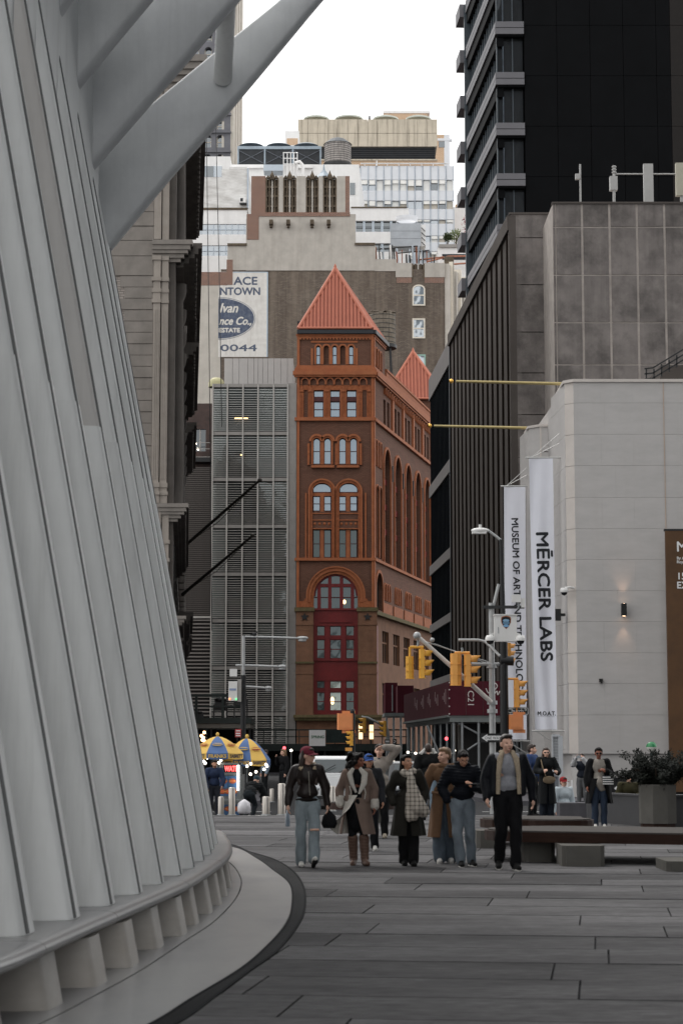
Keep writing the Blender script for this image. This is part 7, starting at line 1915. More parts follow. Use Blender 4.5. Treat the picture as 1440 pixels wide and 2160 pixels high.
mb = MB(); mb.tube([P(514, 1690, Yc2), P(516, 1700, Yc2), P(516, 1686, Yc2 + .4)], .015, 6); part(mb, 'handle', M_galv, ca)
bs = thing('light_string', 'string of round white bulbs hung round the hot dog umbrellas', 'light string', tuple(P(500, 1615, Yc2 - .3)))
bulbs = [(437.5, 1599), (430, 1606), (433, 1610), (461.6, 1609), (466, 1604), (491.5, 1598.6), (521, 1616), (529, 1611), (528.5, 1633), (540, 1628), (557, 1623), (563, 1616), (561, 1612.6)]
pts = [P(q, y - 3, Yc2 - .4) for q, y in bulbs]
for q, y in bulbs: mb = MB(); mb.ell(P(q, y, Yc2 - .4), .036, n=10); part(mb, 'bulb', M_bulb, bs)
mb = MB(); mb.tube([pts[0], pts[3], pts[5], pts[6], pts[8], pts[10], pts[11]], .006, 5); part(mb, 'wire', M_blacksteel, bs)
M_fire = mat('orange_bulb', (1, .5, .25), emit=(1.0, .5, .24), estr=7, var=0)
ws = thing('warm_lamp_cluster', 'cluster of warm orange bulbs glowing behind the left umbrella', 'lamp', tuple(P(430, 1565, 72)))
for q, y in ((431, 1545), (425, 1552), (429, 1556), (427, 1561), (431, 1563)): mb = MB(); mb.ell(P(q, y, 72), .055, n=10); part(mb, 'bulb', M_fire, ws)
mb = MB(); mb.tube([P(431, 1540, 72), P(429, 1566, 72)], .012, 6); part(mb, 'stem', M_blacksteel, ws)
# white plastic bag at the cart
pb = MB(); c = P(515, 1703, 50.5); NB = 12
prof_ = [(.02, .0), (.13, .0), (.165, .06), (.17, .16), (.14, .27), (.07, .33), (.02, .36)]
pb.lathe(prof_, (c.x, c.y, 0.0), 18)
rb_ = random.Random(2); pb.v = [(p[0] + rb_.uniform(-.015, .015), p[1] + rb_.uniform(-.015, .015), p[2]) for p in pb.v]
solo(pb, 'plastic_bag', mat('plastic_bag', S('#cfcdd2'), rough=.35, var=.1, scale=9), 'crumpled white plastic bag on the ground beside the cart', 'bag')
# ================================================================== vehicles on the road
M_carw = mat('white_car_paint', S('#d8d9da'), rough=.25, var=0, coat=.5); M_tyre = mat('tyre', S('#141414'), rough=.85, var=.1); M_carg = glass('car_glass', S('#1d2526'), .06)
def car(label, cxp, Y, W_=1.75, L_=4.4, H_=1.42, hood=.82, rz=0.0, paint=M_carw, wiper=True, lights=True):
 c = Vector((XX(cxp, Y, 1640), Y, -.158)); t = thing('parked_car', label, 'car', tuple(c), rz)
 prof_ = [(0, .28), (-.02, .55), (.05, hood - .04), (.95, hood + .06), (1.45, H_ - .06), (1.7, H_), (L_ - .6, H_), (L_ - .08, hood + .1), (L_, .5), (L_ - .02, .28)]
 mb = MB(); n = len(prof_); vs = []
 for x_, k in ((-W_ / 2, .9), (-W_ / 2 + .12, 1), (W_ / 2 - .12, 1), (W_ / 2, .9)):
  for y, z in prof_: vs.append((x_ * (1 if z < hood + .1 else .9), y, z if k == 1 else .28 + (z - .28) * .96))
 fs = [(j * n + i, (j + 1) * n + i, (j + 1) * n + (i + 1) % n, j * n + (i + 1) % n) for j in range(3) for i in range(n)]
 mb.add(vs, fs, 0, False); mb.add(vs[:n], [tuple(range(n))]); mb.add(vs[3 * n:], [tuple(range(n - 1, -1, -1))]); part(mb, 'body', paint, t, True)
 mb = MB(); y0, z0, y1, z1 = .99, hood + .10, 1.42, H_ - .10
 mb.add([(-W_ * .40, y0 - .03, z0), (W_ * .40, y0 - .03, z0), (W_ * .37, y1 - .03, z1), (-W_ * .37, y1 - .03, z1)], [(0, 1, 2, 3)]); part(mb, 'windscreen', M_carg, t, True)
 for sx_ in (-1, 1):
  mb = MB(); mb.cyl((sx_ * W_ * .2, .93, z0), (sx_ * W_ * .2 + .4, 1.12, z0 + .22), .012, n=5); part(mb, 'wiper', M_blacksteel, t, True)
  mb = MB(); mb.ell((sx_ * W_ * .36, -.03, .62), .16, .05, .08, 10); part(mb, 'headlight', mat('headlight', (.6, .62, .65), rough=.15, var=0), t, True)
  for y in (.8, L_ - .85):
   mb = MB(); mb.cyl((sx_ * (W_ / 2 - .18), y, .31), (sx_ * (W_ / 2 + .01), y, .31), .31, n=18); wh = part(mb, 'wheel', M_tyre, t, True)
   mb = MB(); mb.cyl((sx_ * (W_ / 2 + .01), y, .31), (sx_ * (W_ / 2 + .02), y, .31), .2, n=14); part(mb, 'rim', M_galv, wh, True)
  mb = MB(); mb.ell((sx_ * (W_ / 2 + .1), 1.25, hood + .16), .09, .06, .07, 8); part(mb, 'mirror', paint, t, True)
 mb = MB(); mb.box(-W_ * .22, W_ * .22, -.035, -.015, .42, .62); part(mb, 'grille', M_blacksteel, t, True)
 mb = MB(); mb.box(-W_ * .46, W_ * .46, -.06, .02, .30, .40); part(mb, 'bumper', M_blacksteel, t, True)
 return t
car('white car facing the camera behind the walkers in the red cap and taupe coat', 697, 59.5, 1.3, 4.0, 1.56, .98)
car('dark car in the shade behind the woman with the checked scarf', 880, 60, 1.75, 4.4, 1.4, .8, paint=mat('dark_car_paint', S('#1b1d22'), rough=.25, var=0, coat=.5))
rl = MB(); rl.ell(P(599.5, 1578, 70), .06, n=10); solo(rl, 'red_light', mat('red_signal_glow', (1, .1, .1), emit=(1, .08, .10), estr=3, var=0), 'red light glowing left of the red cap', 'lamp')
rl = MB(); rl.ell(P(941, 1558, 74), .065, n=10); solo(rl, 'red_light', mat('red_signal_glow', (1, .1, .1)), 'red light glowing among the scaffold pipes', 'lamp')
tl = thing('post_lamp', 'thin post topped by a small white light beside the far shed', 'lamp', (XX(614, 90), 90, -.01))
mb = MB(); mb.cyl((XX(614, 90, 1600), 90, -.01), P(614, 1585, 90), .03, n=8); part(mb, 'post', M_pole, tl); mb = MB(); mb.ell(P(614, 1583, 90), .06, n=8); part(mb, 'bulb', M_bulb, tl)
sbul = thing('shed_lamp_row', 'row of small warm bulbs under the scaffold shed behind the checked scarf', 'light string', tuple(P(900, 1590, 85)))
for q, y in ((830, 1592), (860, 1587), (876, 1589), (888, 1591), (905, 1583), (958, 1583), (985, 1585), (996, 1597)): mb = MB(); mb.ell(P(q, y, 84), .05, n=8); part(mb, 'bulb', M_bulb, sbul)
# ================================================================== right foreground: benches, planter, walls
M_bwood = mat('dark_bench_wood', S('#33231d'), spec=.15, rough=.6, var=.2, scale=3, stretch=(1, 1, 8)); M_btop = mat('bench_top_stone', S('#514e4c'), spec=.02, rough=.7, var=.06, scale=3); M_bbase = mat('bench_base_concrete', S('#5f5d59'), spec=.1, rough=.9, var=.08, scale=3)
def pill(x0, y0, x1, y1, w0, w1, n=12):
 a = math.atan2(y1 - y0, x1 - x0); pts = []
 for i in range(n + 1):
  t_ = a + math.pi / 2 + math.pi * i / n; pts.append((x0 + w0 * math.cos(t_), y0 + w0 * math.sin(t_)))
 for i in range(n + 1):
  t_ = a - math.pi / 2 + math.pi * i / n; pts.append((x1 + w1 * math.cos(t_), y1 + w1 * math.sin(t_)))
 return pts
def shrink(pts, d):
 cx_ = sum(p[0] for p in pts) / len(pts); cy_ = sum(p[1] for p in pts) / len(pts)
 return [(p[0] + (cx_ - p[0]) / max(math.hypot(cx_ - p[0], cy_ - p[1]), .01) * d, p[1] + (cy_ - p[1]) / max(math.hypot(cx_ - p[0], cy_ - p[1]), .01) * d) for p in pts]
def bench(label, pl_, bases, zt=.45, th=.16):
 t = thing('plaza_bench', label, 'bench', (sum(p[0] for p in pl_) / len(pl_), sum(p[1] for p in pl_) / len(pl_), 0), group='plaza benches')
 mb = MB(); mb.slab(pl_, zt - th, zt - .02, smooth=False); part(mb, 'wood_edge', M_bwood, t)
 mb = MB(); mb.slab(shrink(pl_, .05), zt - .021, zt); part(mb, 'top', M_btop, t)
 for (x0, x1, y0, y1) in bases:
  mb = MB(); c_ = .06; mb.slab([(x0 + c_, y0), (x1 - c_, y0), (x1, y0 + c_), (x1, y1 - c_), (x1 - c_, y1), (x0 + c_, y1), (x0, y1 - c_), (x0, y0 + c_)], 0, zt - th - .004); part(mb, 'base', M_bbase, t)
 return t
def X27(p, Y): return (p - 720) / FPX * Y
bench('long dark wooden bench on concrete feet at right, nearest the camera', pill(3.15, 29.6, 9.5, 27.2, 1.05, 1.1), [(X27(1175, 28), X27(1263, 28), 27.75, 28.6), (X27(1096, 29.2), X27(1160, 29.2), 28.9, 29.8), (6.6, 7.6, 27.6, 28.6)])
bench('wide bench behind the long dark wooden one', pill(3.35, 34.3, 3.62, 33.9, 1.0, .62), [(X27(1006, 32.4), X27(1052, 32.4), 32.9, 33.6), (3.5, 3.9, 33.4, 34)])
bench('bench half hidden behind the walkers in the middle', pill(.3, 44.6, .62, 44.6, .58, .58), [(.1, .95, 44.25, 45.0)])
bench('dark bench end at the bottom right edge with a stepped wooden foot', pill(5.3, 27.9, 8.5, 26.0, .35, .5), [(X27(1396, 26.6), X27(1470, 26.6), 26.6, 27.6)], .28, .14)
pt = thing('concrete_planter', 'pale octagonal concrete planter with a dark plinth at the right', 'planter', tuple(G(1393, 1757)))
cpl = G(1393, 1752); rpl = 40 / FPX * cpl.y; cpl.y += rpl
ztp = ZZ(1655, cpl.y - rpl)
mb = MB(); mb.lathe([(rpl * .93, 0), (rpl * .93, .13)], cpl, 8, a0=R(22.5), a1=R(382.5), smooth=False); part(mb, 'plinth', M_bwood, pt)
mb = MB(); mb.lathe([(rpl * .9, .13), (rpl, .131), (rpl, ztp - .03), (rpl - .02, ztp), (rpl - .09, ztp), (rpl - .09, ztp - .1), (0, ztp - .1)], cpl, 8, a0=R(22.5), a1=R(382.5), smooth=False); part(mb, 'tub', M_bbase, pt)
M_yew = mat('dark_juniper', S('#10150e'), rough=.9, var=.4, scale=5); M_yew2 = mat('dark_juniper_tip', S('#2a3325'), rough=.8, var=.4, scale=5)
jun = thing('juniper_shrub', 'spreading dark green juniper in the concrete planter', 'shrub', (cpl.x, cpl.y, ztp - .1))
mb = MB(); r6 = random.Random(9)
for k in range(85):
 a = r6.uniform(0, 2 * math.pi); el = r6.uniform(.05, 1.1); L_ = r6.uniform(.45, .95) * (1.0 if el < .7 else .75)
 base = Vector((cpl.x + r6.uniform(-.2, .2), cpl.y + r6.uniform(-.2, .2), ztp - .05)); d = Vector((math.cos(a) * math.cos(el), math.sin(a) * math.cos(el), math.sin(el) * .9 + .15))
 for j in range(14):
  p = base + d * (L_ * (j + 2) / 15) + Vector((0, 0, .12 * math.sin(j / 14 * 3)))
  leaf_cloud(mb, p, .10, 12, .07, r6, shell=.2)
part(mb, 'foliage', [M_yew], jun)
mb = MB();
for k in range(7): a = k * .9; mb.tube([(cpl.x, cpl.y, ztp - .1), (cpl.x + .25 * math.cos(a), cpl.y + .25 * math.sin(a), ztp + .15), (cpl.x + .5 * math.cos(a), cpl.y + .5 * math.sin(a), ztp + .32)], [.03, .02, .008], 6)
part(mb, 'stem', M_bark, jun)
cpl2 = Vector((cpl.x + 1.5, cpl.y + .6, 0))
mb = MB(); mb.lathe([(rpl * .93, 0), (rpl * .93, .13), (rpl, .131), (rpl, ztp), (0, ztp)], cpl2, 8, smooth=False); solo(mb, 'concrete_planter', M_bbase, 'second concrete planter mostly outside the right edge', 'planter')
mb = MB()
for k in range(30):
 a = r6.uniform(0, 2 * math.pi); d = Vector((math.cos(a), math.sin(a), r6.uniform(.1, 1.2))).normalized()
 for j in range(12): leaf_cloud(mb, cpl2 + Vector((0, 0, ztp - .05)) + d * (.8 * (j + 2) / 14), .1, 7, .09, r6, shell=.2)
solo(mb, 'juniper_shrub', M_yew, 'dark juniper at the right edge behind the planter', 'shrub')
blkw = G(1203, 1731)
mb = MB(); mb.box(X27(1175, blkw.y), X27(1233, blkw.y), blkw.y, blkw.y + .7, 0, ZZ(1694, blkw.y)); solo(mb, 'concrete_block', M_walk, 'plain grey concrete block between the two women in sunglasses', 'block')
cw = thing('low_wall', 'charcoal low wall behind the woman carrying the striped box', 'wall', (6.0, 43, 0))
M_char = mat('charcoal_stone', S('#39393b'), rough=.7, var=.1, scale=2)
mb = MB(); mb.slab([(X27(1232, 45), 45), (X27(1360, 42), 42), (8.2, 42.0), (8.2, 42.5), (X27(1360, 42), 42.5), (X27(1236, 45), 45.5)], 0, .62); part(mb, 'wall', M_char, cw)
mb = MB(); mb.slab([(X27(1228, 45), 44.96), (X27(1360, 42), 41.96), (8.2, 41.96), (8.2, 42.54), (X27(1360, 42), 42.54), (X27(1234, 45), 45.54)], .62, .66); part(mb, 'coping', M_char, cw)
kk = thing('info_panel', 'tall white louvred panel standing behind the woman with the cross-body bag', 'kiosk', tuple(G(1175, 1713)))
Yk2 = 50.5
M_kios = mat('kiosk_white', S('#b9bcc0'), rough=.5, var=.04)
blk(kk, 'side', M_kios, 1180, 1187, 1552, 1712, Yk2, .5); blk(kk, 'frame', M_kios, 1164, 1167, 1551, 1712, Yk2, .1); blk(kk, 'frame', M_kios, 1177.5, 1180, 1551, 1712, Yk2, .1); blk(kk, 'head', M_kios, 1164, 1180, 1549, 1554, Yk2, .12, .01)
for k in range(26): blk(kk, 'slat', M_kios, 1167, 1177.5, 1555.5 + k * 3.2, 1557.4 + k * 3.2, Yk2 + .03, .04)
blk(kk, 'back', mat('kiosk_grey', S('#85898f'), var=.04), 1167, 1178, 1554, 1712, Yk2 + .09, .04)
gl = thing('subway_globe', 'green and white globe lamp above the juniper', 'lamp', (XX(1373, 60), 60, 0))
cg_ = P(1373, 1576, 60); rg = 11.5 * 60 / FPX
mb = MB(); mb.lathe([(rg, 0)] + [(rg * math.cos(a), rg * math.sin(a)) for a in (.3, .6, .9, 1.2, 1.45)] + [(0, rg)], cg_, 20); part(mb, 'green_half', mat('green_glass', S('#2e7a4c'), rough=.15, var=0), gl)
mb = MB(); mb.lathe([(0, -rg)] + [(rg * math.cos(a), -rg * math.sin(a)) for a in (1.45, 1.2, .9, .6, .3)] + [(rg, 0)], cg_, 20); part(mb, 'white_half', mat('milk_glass', S('#c4c4bd'), rough=.2, var=0), gl)
mb = MB(); mb.cyl((cg_.x, 60, -.01), (cg_.x, 60, cg_.z - rg), .05, n=10); part(mb, 'post', M_shedg, gl)
# ================================================================== people
def _prim_mesh(mb, pr):
 k = pr[0]
 if k == 'c':
  _, p0, p1, r0, r1 = pr[:5]; fl = pr[5] if len(pr) > 5 else None
  p0 = Vector(p0); p1 = Vector(p1); L_ = (p1 - p0).length
  if L_ < 1e-5: mb.ell(p0, r0, n=10); return
  d = (p1 - p0) / L_; a = d.orthogonal().normalized(); b = d.cross(a); n = 12; vs = []; rings = []
  for f in (-1, -.75, -.4, 0): rings.append((p0 + d * (r0 * f), r0 * math.sqrt(max(1 - f * f, .0004))))
  for f in (0, .4, .75, 1): rings.append((p1 + d * (r1 * f), r1 * math.sqrt(max(1 - f * f, .0004))))
  for c, r in rings:
   for i in range(n): t = 2 * math.pi * i / n; vs.append(c + a * (r * math.cos(t)) + b * (r * math.sin(t)))
  fs = [(j * n + i, j * n + (i + 1) % n, (j + 1) * n + (i + 1) % n, (j + 1) * n + i) for j in range(len(rings) - 1) for i in range(n)]
  mb.add(vs, fs); mb.add(vs[:n], [tuple(range(n - 1, -1, -1))]); mb.add(vs[-n:], [tuple(range(n))])
 else:
  _, c, r = pr[:3]; b0 = len(mb.v); mb.ell((0, 0, 0), r[0], r[1], r[2], 16)
  M_ = pr[3] if len(pr) > 3 else None
  for i in range(b0, len(mb.v)):
   p = Vector(mb.v[i]); p = M_ @ p if M_ is not None else p; mb.v[i] = tuple(p + Vector(c))
SCR = bpy.data.scenes.new('scratch')
def blob(prims, voxel, smooth=4, fold=0.0, fscale=14.0, seed=0.0, k=1.0, fdir=(1, 1, .45)):
 """weld overlapping limbs and ellipsoids into one continuous smooth surface"""
 mb = MB()
 for pr in prims: _prim_mesh(mb, pr)
 me = bpy.data.meshes.new('tmp'); me.from_pydata(mb.v, [], mb.f); me.update()
 ob = bpy.data.objects.new('tmp', me); SCR.collection.objects.link(ob)
 rm = ob.modifiers.new('r', 'REMESH'); rm.mode = 'VOXEL'; rm.voxel_size = voxel
 if smooth: sm = ob.modifiers.new('s', 'SMOOTH'); sm.iterations = smooth; sm.factor = .5
 SCR.view_layers[0].update(); dg = SCR.view_layers[0].depsgraph; ev = ob.evaluated_get(dg)
 out = bpy.data.meshes.new_from_object(ev)
 bpy.data.objects.remove(ob); bpy.data.meshes.remove(me)
 n = len(out.vertices); co = np.empty(n * 3); out.vertices.foreach_get('co', co); co = co.reshape(-1, 3)
 if fold:
  nr = np.empty(n * 3); out.vertices.foreach_get('normal', nr); nr = nr.reshape(-1, 3)
  q = co * np.array(fdir) * fscale
  d = np.sin(q[:, 0] * 1.3 + q[:, 2] * 2.1 + 2 * np.sin(q[:, 1] * .9 + seed)) * np.sin(q[:, 2] * 1.1 - q[:, 1] * 1.7 + seed * 1.7 + 1.5 * np.sin(q[:, 0] * .8))
  d += .5 * np.sin(q[:, 2] * 3.3 + 2.2 * np.sin(q[:, 0] * 1.9 + seed) + q[:, 1])
  co = co + nr * (d * fold)[:, None]
 co = co * k
 out.vertices.foreach_set('co', co.ravel()); out.polygons.foreach_set('use_smooth', np.ones(len(out.polygons), dtype=bool)); out.update()
 return out
def paint(me, spots, mats):
 for m_ in mats: me.materials.append(m_)
 if not spots: return me
 n = len(me.polygons); c = np.empty(n * 3); me.polygons.foreach_get('center', c); c = c.reshape(-1, 3); idx = np.zeros(n, dtype=np.int32)
 for (ctr, r, mi, Mi) in spots:
  d = (c - np.array(ctr)); d = d @ np.array(Mi) if Mi is not None else d
  idx[((d / np.array(r)) ** 2).sum(1) < 1] = mi
 me.polygons.foreach_set('material_index', idx); return me
def fabric(name, col, rough=.85, var=.10, scale=5, bump=.25, bscale=18, spec=.2): return mat('cloth_' + name, col, rough=rough, var=var, scale=scale, bump=bump, bscale=bscale, spec=spec)
def skinm(name, col): return mat('skin_' + name, col, rough=.55, var=.05, scale=9, spec=.35)
M_lip = mat('lips', S('#8d4a45'), rough=.5, var=0); M_eye = mat('eye_dark', S('#2b211d'), rough=.3, var=0)
H_blk = mat('hair_black', S('#100d0c'), spec=.15, rough=.6, var=.3, scale=14, bump=.6, bscale=30, stretch=(1, 1, .2)); H_brn = mat('hair_brown', S('#2e211b'), rough=.5, var=.3, scale=14, bump=.6, bscale=30, stretch=(1, 1, .2)); H_bld = mat('hair_blonde', S('#7d6248'), rough=.5, var=.3, scale=14, bump=.6, bscale=30, stretch=(1, 1, .2))
SK_l = skinm('light', S('#d9ad98')); SK_m = skinm('medium', S('#bd8c72')); SK_d = skinm('brown', S('#855443'))
HEADC = Vector((0, .01, 1.46))
class Person:
 def __init__(s, label, foot, h, rz=0.0, skin=SK_l, vox=.0105, pose=None, yaw=0.0, pitch=0.0, female=True, group='walkers', z=0.0, lean=0.0, hide_hands=()):
  s.k = h / 1.7; s.vox = vox; s.skin = skin
  s.t = thing('person', label, 'person', (foot[0], foot[1], z), rz, group)
  sw = .165 if female else .19; hw = .085 if female else .09
  J = dict(pel=(0, 0, .93), waist=(0, 0, 1.08), chest=(0, 0, 1.28), neck=(0, .012, 1.43), shR=(-sw, .01, 1.395), shL=(sw, .01, 1.395), elR=(-sw - .07, .03, 1.12), elL=(sw + .07, .03, 1.12), wrR=(-sw - .08, -.03, .885), wrL=(sw + .08, -.03, .885),
     hiR=(-hw, 0, .90), hiL=(hw, 0, .90), knR=(-hw - .01, -.02, .49), knL=(hw + .01, -.02, .49), anR=(-hw - .01, .02, .085), anL=(hw + .01, .02, .085), toR=(0, -1, 0), toL=(0, -1, 0), fR=None, fL=None)
  if pose: J.update(pose)
  for q in J:
   if J[q] is not None: J[q] = Vector(J[q])
  if lean:
   for q in ('waist', 'chest', 'neck', 'shR', 'shL', 'elR', 'elL', 'wrR', 'wrL'): J[q] = J[q] + Vector((0, -lean * (J[q].z - .93), 0))
  s.J = J; s.sw = sw; s.female = female
  s.HR = Matrix.Rotation(yaw, 3, 'Z') @ Matrix.Rotation(pitch, 3, 'X'); s.hoff = J['neck'] - Vector((0, .012, 1.43))
  s.body(hide_hands)
 def hp(s, x, y, z): return s.HR @ (Vector((x, y, z)) - HEADC) + HEADC + s.hoff
 def he(s, x, y, z, rx, ry, rz_): return ('e', s.hp(x, y, z), (rx, ry, rz_), s.HR)
 def hc(s, a, b, r0, r1): return ('c', s.hp(*a), s.hp(*b), r0, r1)
 def hand(s, side):
  J = s.J; w = J['wr' + side]; el = J['el' + side]; d = (w - el).normalized(); sg = -1 if side == 'R' else 1
  f = J['f' + side]; d = (f.normalized() if f is not None else (d + Vector((0, -.12, 0))).normalized())
  inn = Vector((-sg, 0, 0)); inn = (inn - d * inn.dot(d)); inn = inn.normalized() if inn.length > .1 else d.orthogonal().normalized()
  fw = d.cross(inn).normalized() * (1 if d.cross(inn).y < 0 else -1)
  pr = [('c', w, w + d * .07, .024, .026), ('c', w + d * .03 + fw * .02, w + d * .08 + fw * .022, .018, .016), ('c', w + d * .03 - fw * .02, w + d * .075 - fw * .024, .018, .015)]
  for i, L_ in enumerate((.065, .075, .07, .055)):
   b = w + d * .085 + fw * (.030 - .020 * i); m_ = b + d * (L_ * .55) + inn * .012; e = m_ + d * (L_ * .35) + inn * .028
   pr += [('c', b, m_, .0095, .009), ('c', m_, e, .009, .0075)]
  tb = w + d * .025 + fw * .028; pr += [('c', tb, tb + d * .035 + fw * .022 + inn * .012, .012, .010), ('c', tb + d * .035 + fw * .022 + inn * .012, tb + d * .065 + fw * .020 + inn * .024, .010, .008)]
  return pr
 def foot_prims(s, side, gr=0.0):
  a = s.J['an' + side]; t_ = s.J['to' + side].normalized(); side_v = Vector((t_.y, -t_.x, 0)).normalized()
  heel = a + Vector((0, 0, -.045)) - t_ * .045; ball = a + t_ * .12 + Vector((0, 0, -.055)); toe = a + t_ * .175 + Vector((0, 0, -.058))
  return [('c', a, heel, .036 + gr, .034 + gr), ('c', heel, ball, .032 + gr, .036 + gr), ('c', ball, toe, .036 + gr, .026 + gr), ('c', a, ball, .034 + gr, .026 + gr)]
 def body(s, hide):
  J = s.J; pr = []
  pr += [('e', J['pel'], (.145, .095, .10)), ('e', J['waist'], (.115, .08, .12)), ('e', J['chest'], (.145 if s.female else .16, .095, .15)), ('c', J['shR'], J['shL'], .05, .05), ('c', J['neck'] + Vector((0, .01, -.03)), s.hp(0, .015, 1.52), .05, .047)]
  pr += [s.he(0, .018, 1.605, .074, .092, .095), s.he(0, -.028, 1.55, .057, .06, .068), s.he(0, -.062, 1.503, .026, .024, .02), s.hc((0, -.084, 1.585), (0, -.105, 1.553), .011, .015), s.he(0, -.078, 1.522, .024, .016, .012), s.he(0, -.07, 1.602, .052, .02, .014)]
  for sg in (-1, 1): pr += [s.he(sg * .076, .012, 1.572, .012, .022, .033), s.he(sg * .036, -.062, 1.55, .022, .022, .022)]
  for sd in 'RL':
   pr += [('c', J['sh' + sd], J['el' + sd], .047, .038), ('c', J['el' + sd], J['wr' + sd], .037, .026), ('c', J['hi' + sd], J['kn' + sd], .082, .052), ('c', J['kn' + sd], J['an' + sd], .053, .036)]
   pr += s.foot_prims(sd)
   if sd not in hide: pr += s.hand(sd)
  me = blob(pr, s.vox, 2, k=s.k)
  Mi = s.HR; sp = []
  for sg in (-1, 1): sp += [(s.hp(sg * .032, -.085, 1.583) * s.k, (.013 * s.k, .03 * s.k, .0068 * s.k), 2, Mi), (s.hp(sg * .034, -.085, 1.606) * s.k, (.018 * s.k, .03 * s.k, .0042 * s.k), 2, Mi)]
  sp.append((s.hp(0, -.092, 1.520) * s.k, (.021 * s.k, .03 * s.k, .0065 * s.k), 1, Mi))
  paint(me, sp, [s.skin, M_lip, M_eye]); s.body_o = link('body', me, s.t)
 def put(s, nm, prims, m_, smooth=4, fold=.0, fscale=14, vox=None, seed=0, spots=None, mats=None, parent=None, fdir=(1, 1, .45)):
  me = blob(prims, vox or s.vox * 1.15, smooth, fold, fscale, seed, s.k, fdir); paint(me, spots, mats or [m_]); return link(nm, me, parent or s.t)
 def trousers(s, m_, r=(.10, .075, .062), pel=(.155, .108, .11), fold=.006, seed=1, bottom=.0, top=1.0):
  J = s.J; pr = [('e', J['pel'] + Vector((0, .005, .0)), pel), ('e', J['pel'] + Vector((0, .0, .07)), (pel[0] * .88, pel[1] * .9, .07))]
  for sd in 'RL':
   a = J['an' + sd] + Vector((0, 0, bottom)); pr += [('c', J['hi' + sd], J['kn' + sd], r[0], r[1]), ('c', J['kn' + sd], a, r[1], r[2])]
  return s.put('trousers', pr, m_, 3, fold, 16, seed=seed)
 def shoes(s, m_, sole=None, gr=.008):
  for sd in 'RL':
   o = s.put('shoe', s.foot_prims(sd, gr), m_, 2, vox=.009)
   if sole:
    t_ = s.J['to' + sd].normalized(); a = s.J['an' + sd]
    o2 = s.put('sole', [('c', a - t_ * .05 + Vector((0, 0, -.078)), a + t_ * .17 + Vector((0, 0, -.080)), .034, .030), ('c', a + t_ * .10 + Vector((0, 0, -.078)), a + t_ * .14 + Vector((0, 0, -.078)), .042, .04)], sole, 1, vox=.009, parent=o)

 def boots(s, m_, top=.42, r=.062):
  for sd in 'RL':
   J = s.J; a = J['an' + sd]; kn = J['kn' + sd]; f = (top - a.z) / max(kn.z - a.z, .01); tp = a + (kn - a) * f
   s.put('boot', s.foot_prims(sd, .014) + [('c', a, tp, .062, r)], m_, 3, .004, 26, seed=3, fdir=(.3, .3, 1.6))
 def torso_prims(s, g=.02, hem=.93, chest=0.0, belly=0.0):
  J = s.J; cw = .15 if s.female else .165
  up = (J['neck'] - J['pel']).normalized()
  return [('e', J['chest'] + Vector((0, 0, .02)), (cw + g + chest, .102 + g, .15)), ('e', J['waist'] + (J['pel'] - J['waist']) * .1, (.125 + g + belly, .092 + g + belly * .5, .15)), ('e', J['pel'] + up * (hem - .93 + .09), (.142 + g, .103 + g, .10)), ('c', J['shR'], J['shL'], .055 + g * .7, .055 + g * .7), ('c', J['neck'] + Vector((0, .012, -.05)), J['neck'] + Vector((0, .01, .005)), .062 + g * .5, .058)]
 def sleeves(s, g=.02, cuff=0.0, sides='RL'):
  J = s.J; pr = []
  for sd in sides: pr += [('c', J['sh' + sd], J['el' + sd], .052 + g, .046 + g), ('c', J['el' + sd], J['wr' + sd] + (J['el' + sd] - J['wr' + sd]).normalized() * (-.005 + cuff), .046 + g, .036 + g * .8)]
  return pr
 def jacket(s, m_, g=.024, hem=.93, fold=.006, nm='jacket', seed=2, sides='RL', fscale=14, extra=(), chest=0.0, fdir=(1, 1, .45), belly=0.0):
  return s.put(nm, s.torso_prims(g, hem, chest, belly) + s.sleeves(g, sides=sides) + list(extra), m_, 3, fold, fscale, seed=seed, fdir=fdir)
 def skirt(s, nm, m_, z0, z1, r0, r1, gap=0.0, lin=None, off=(0, 0), sway=(0, 0), amp=.012, nf=7, parent=None, flare=None, th=.012, gc=-math.pi / 2, seed=0.0):
  """coat tail or skirt: shell with folds, z0 top, z1 hem, r=(rx,ry); gap = half opening angle at the front"""
  n, m2 = 56, 14; mb = MB(); outer = []; inner = []
  for j in range(m2 + 1):
   f = j / m2; z = z0 + (z1 - z0) * f
   for i in range(n + 1):
    a = gc + gap * (.25 + .75 * f) + (2 * math.pi - 2 * gap * (.25 + .75 * f)) * i / n
    e = amp * f * (math.sin(a * nf + seed) + .5 * math.sin(a * (nf * 1.7) + 1.3 + seed))
    fl = flare(i / n, f) if flare else (0, 0, 0)
    rx = r0[0] + (r1[0] - r0[0]) * f + e; ry = r0[1] + (r1[1] - r0[1]) * f + e
    c = Vector((off[0] + sway[0] * f * f + fl[0], off[1] + sway[1] * f * f + fl[1], z + fl[2]))
    outer.append((c + Vector((rx * math.cos(a), ry * math.sin(a), 0))) * s.k); inner.append((c + Vector(((rx - th) * math.cos(a), (ry - th) * math.sin(a), 0))) * s.k)
  W_ = n + 1
  fs = [(j * W_ + i, (j + 1) * W_ + i, (j + 1) * W_ + i + 1, j * W_ + i + 1) for j in range(m2) for i in range(n)]
  mb.add(outer, fs, 0, True); mb.add(inner, [tuple(reversed(f)) for f in fs], 1 if lin else 0, True)
  b = len(outer); j = m2 * W_
  mb.add([outer[j + i] for i in range(W_)] + [inner[j + i] for i in range(W_)], [(i, W_ + i, W_ + i + 1, i + 1) for i in range(n)], 0)
  for col_ in (0, n):
   mb.add([outer[q * W_ + col_] for q in range(m2 + 1)] + [inner[q * W_ + col_] for q in range(m2 + 1)], [(q, q + 1, m2 + 2 + q, m2 + 1 + q) for q in range(m2)], 0)
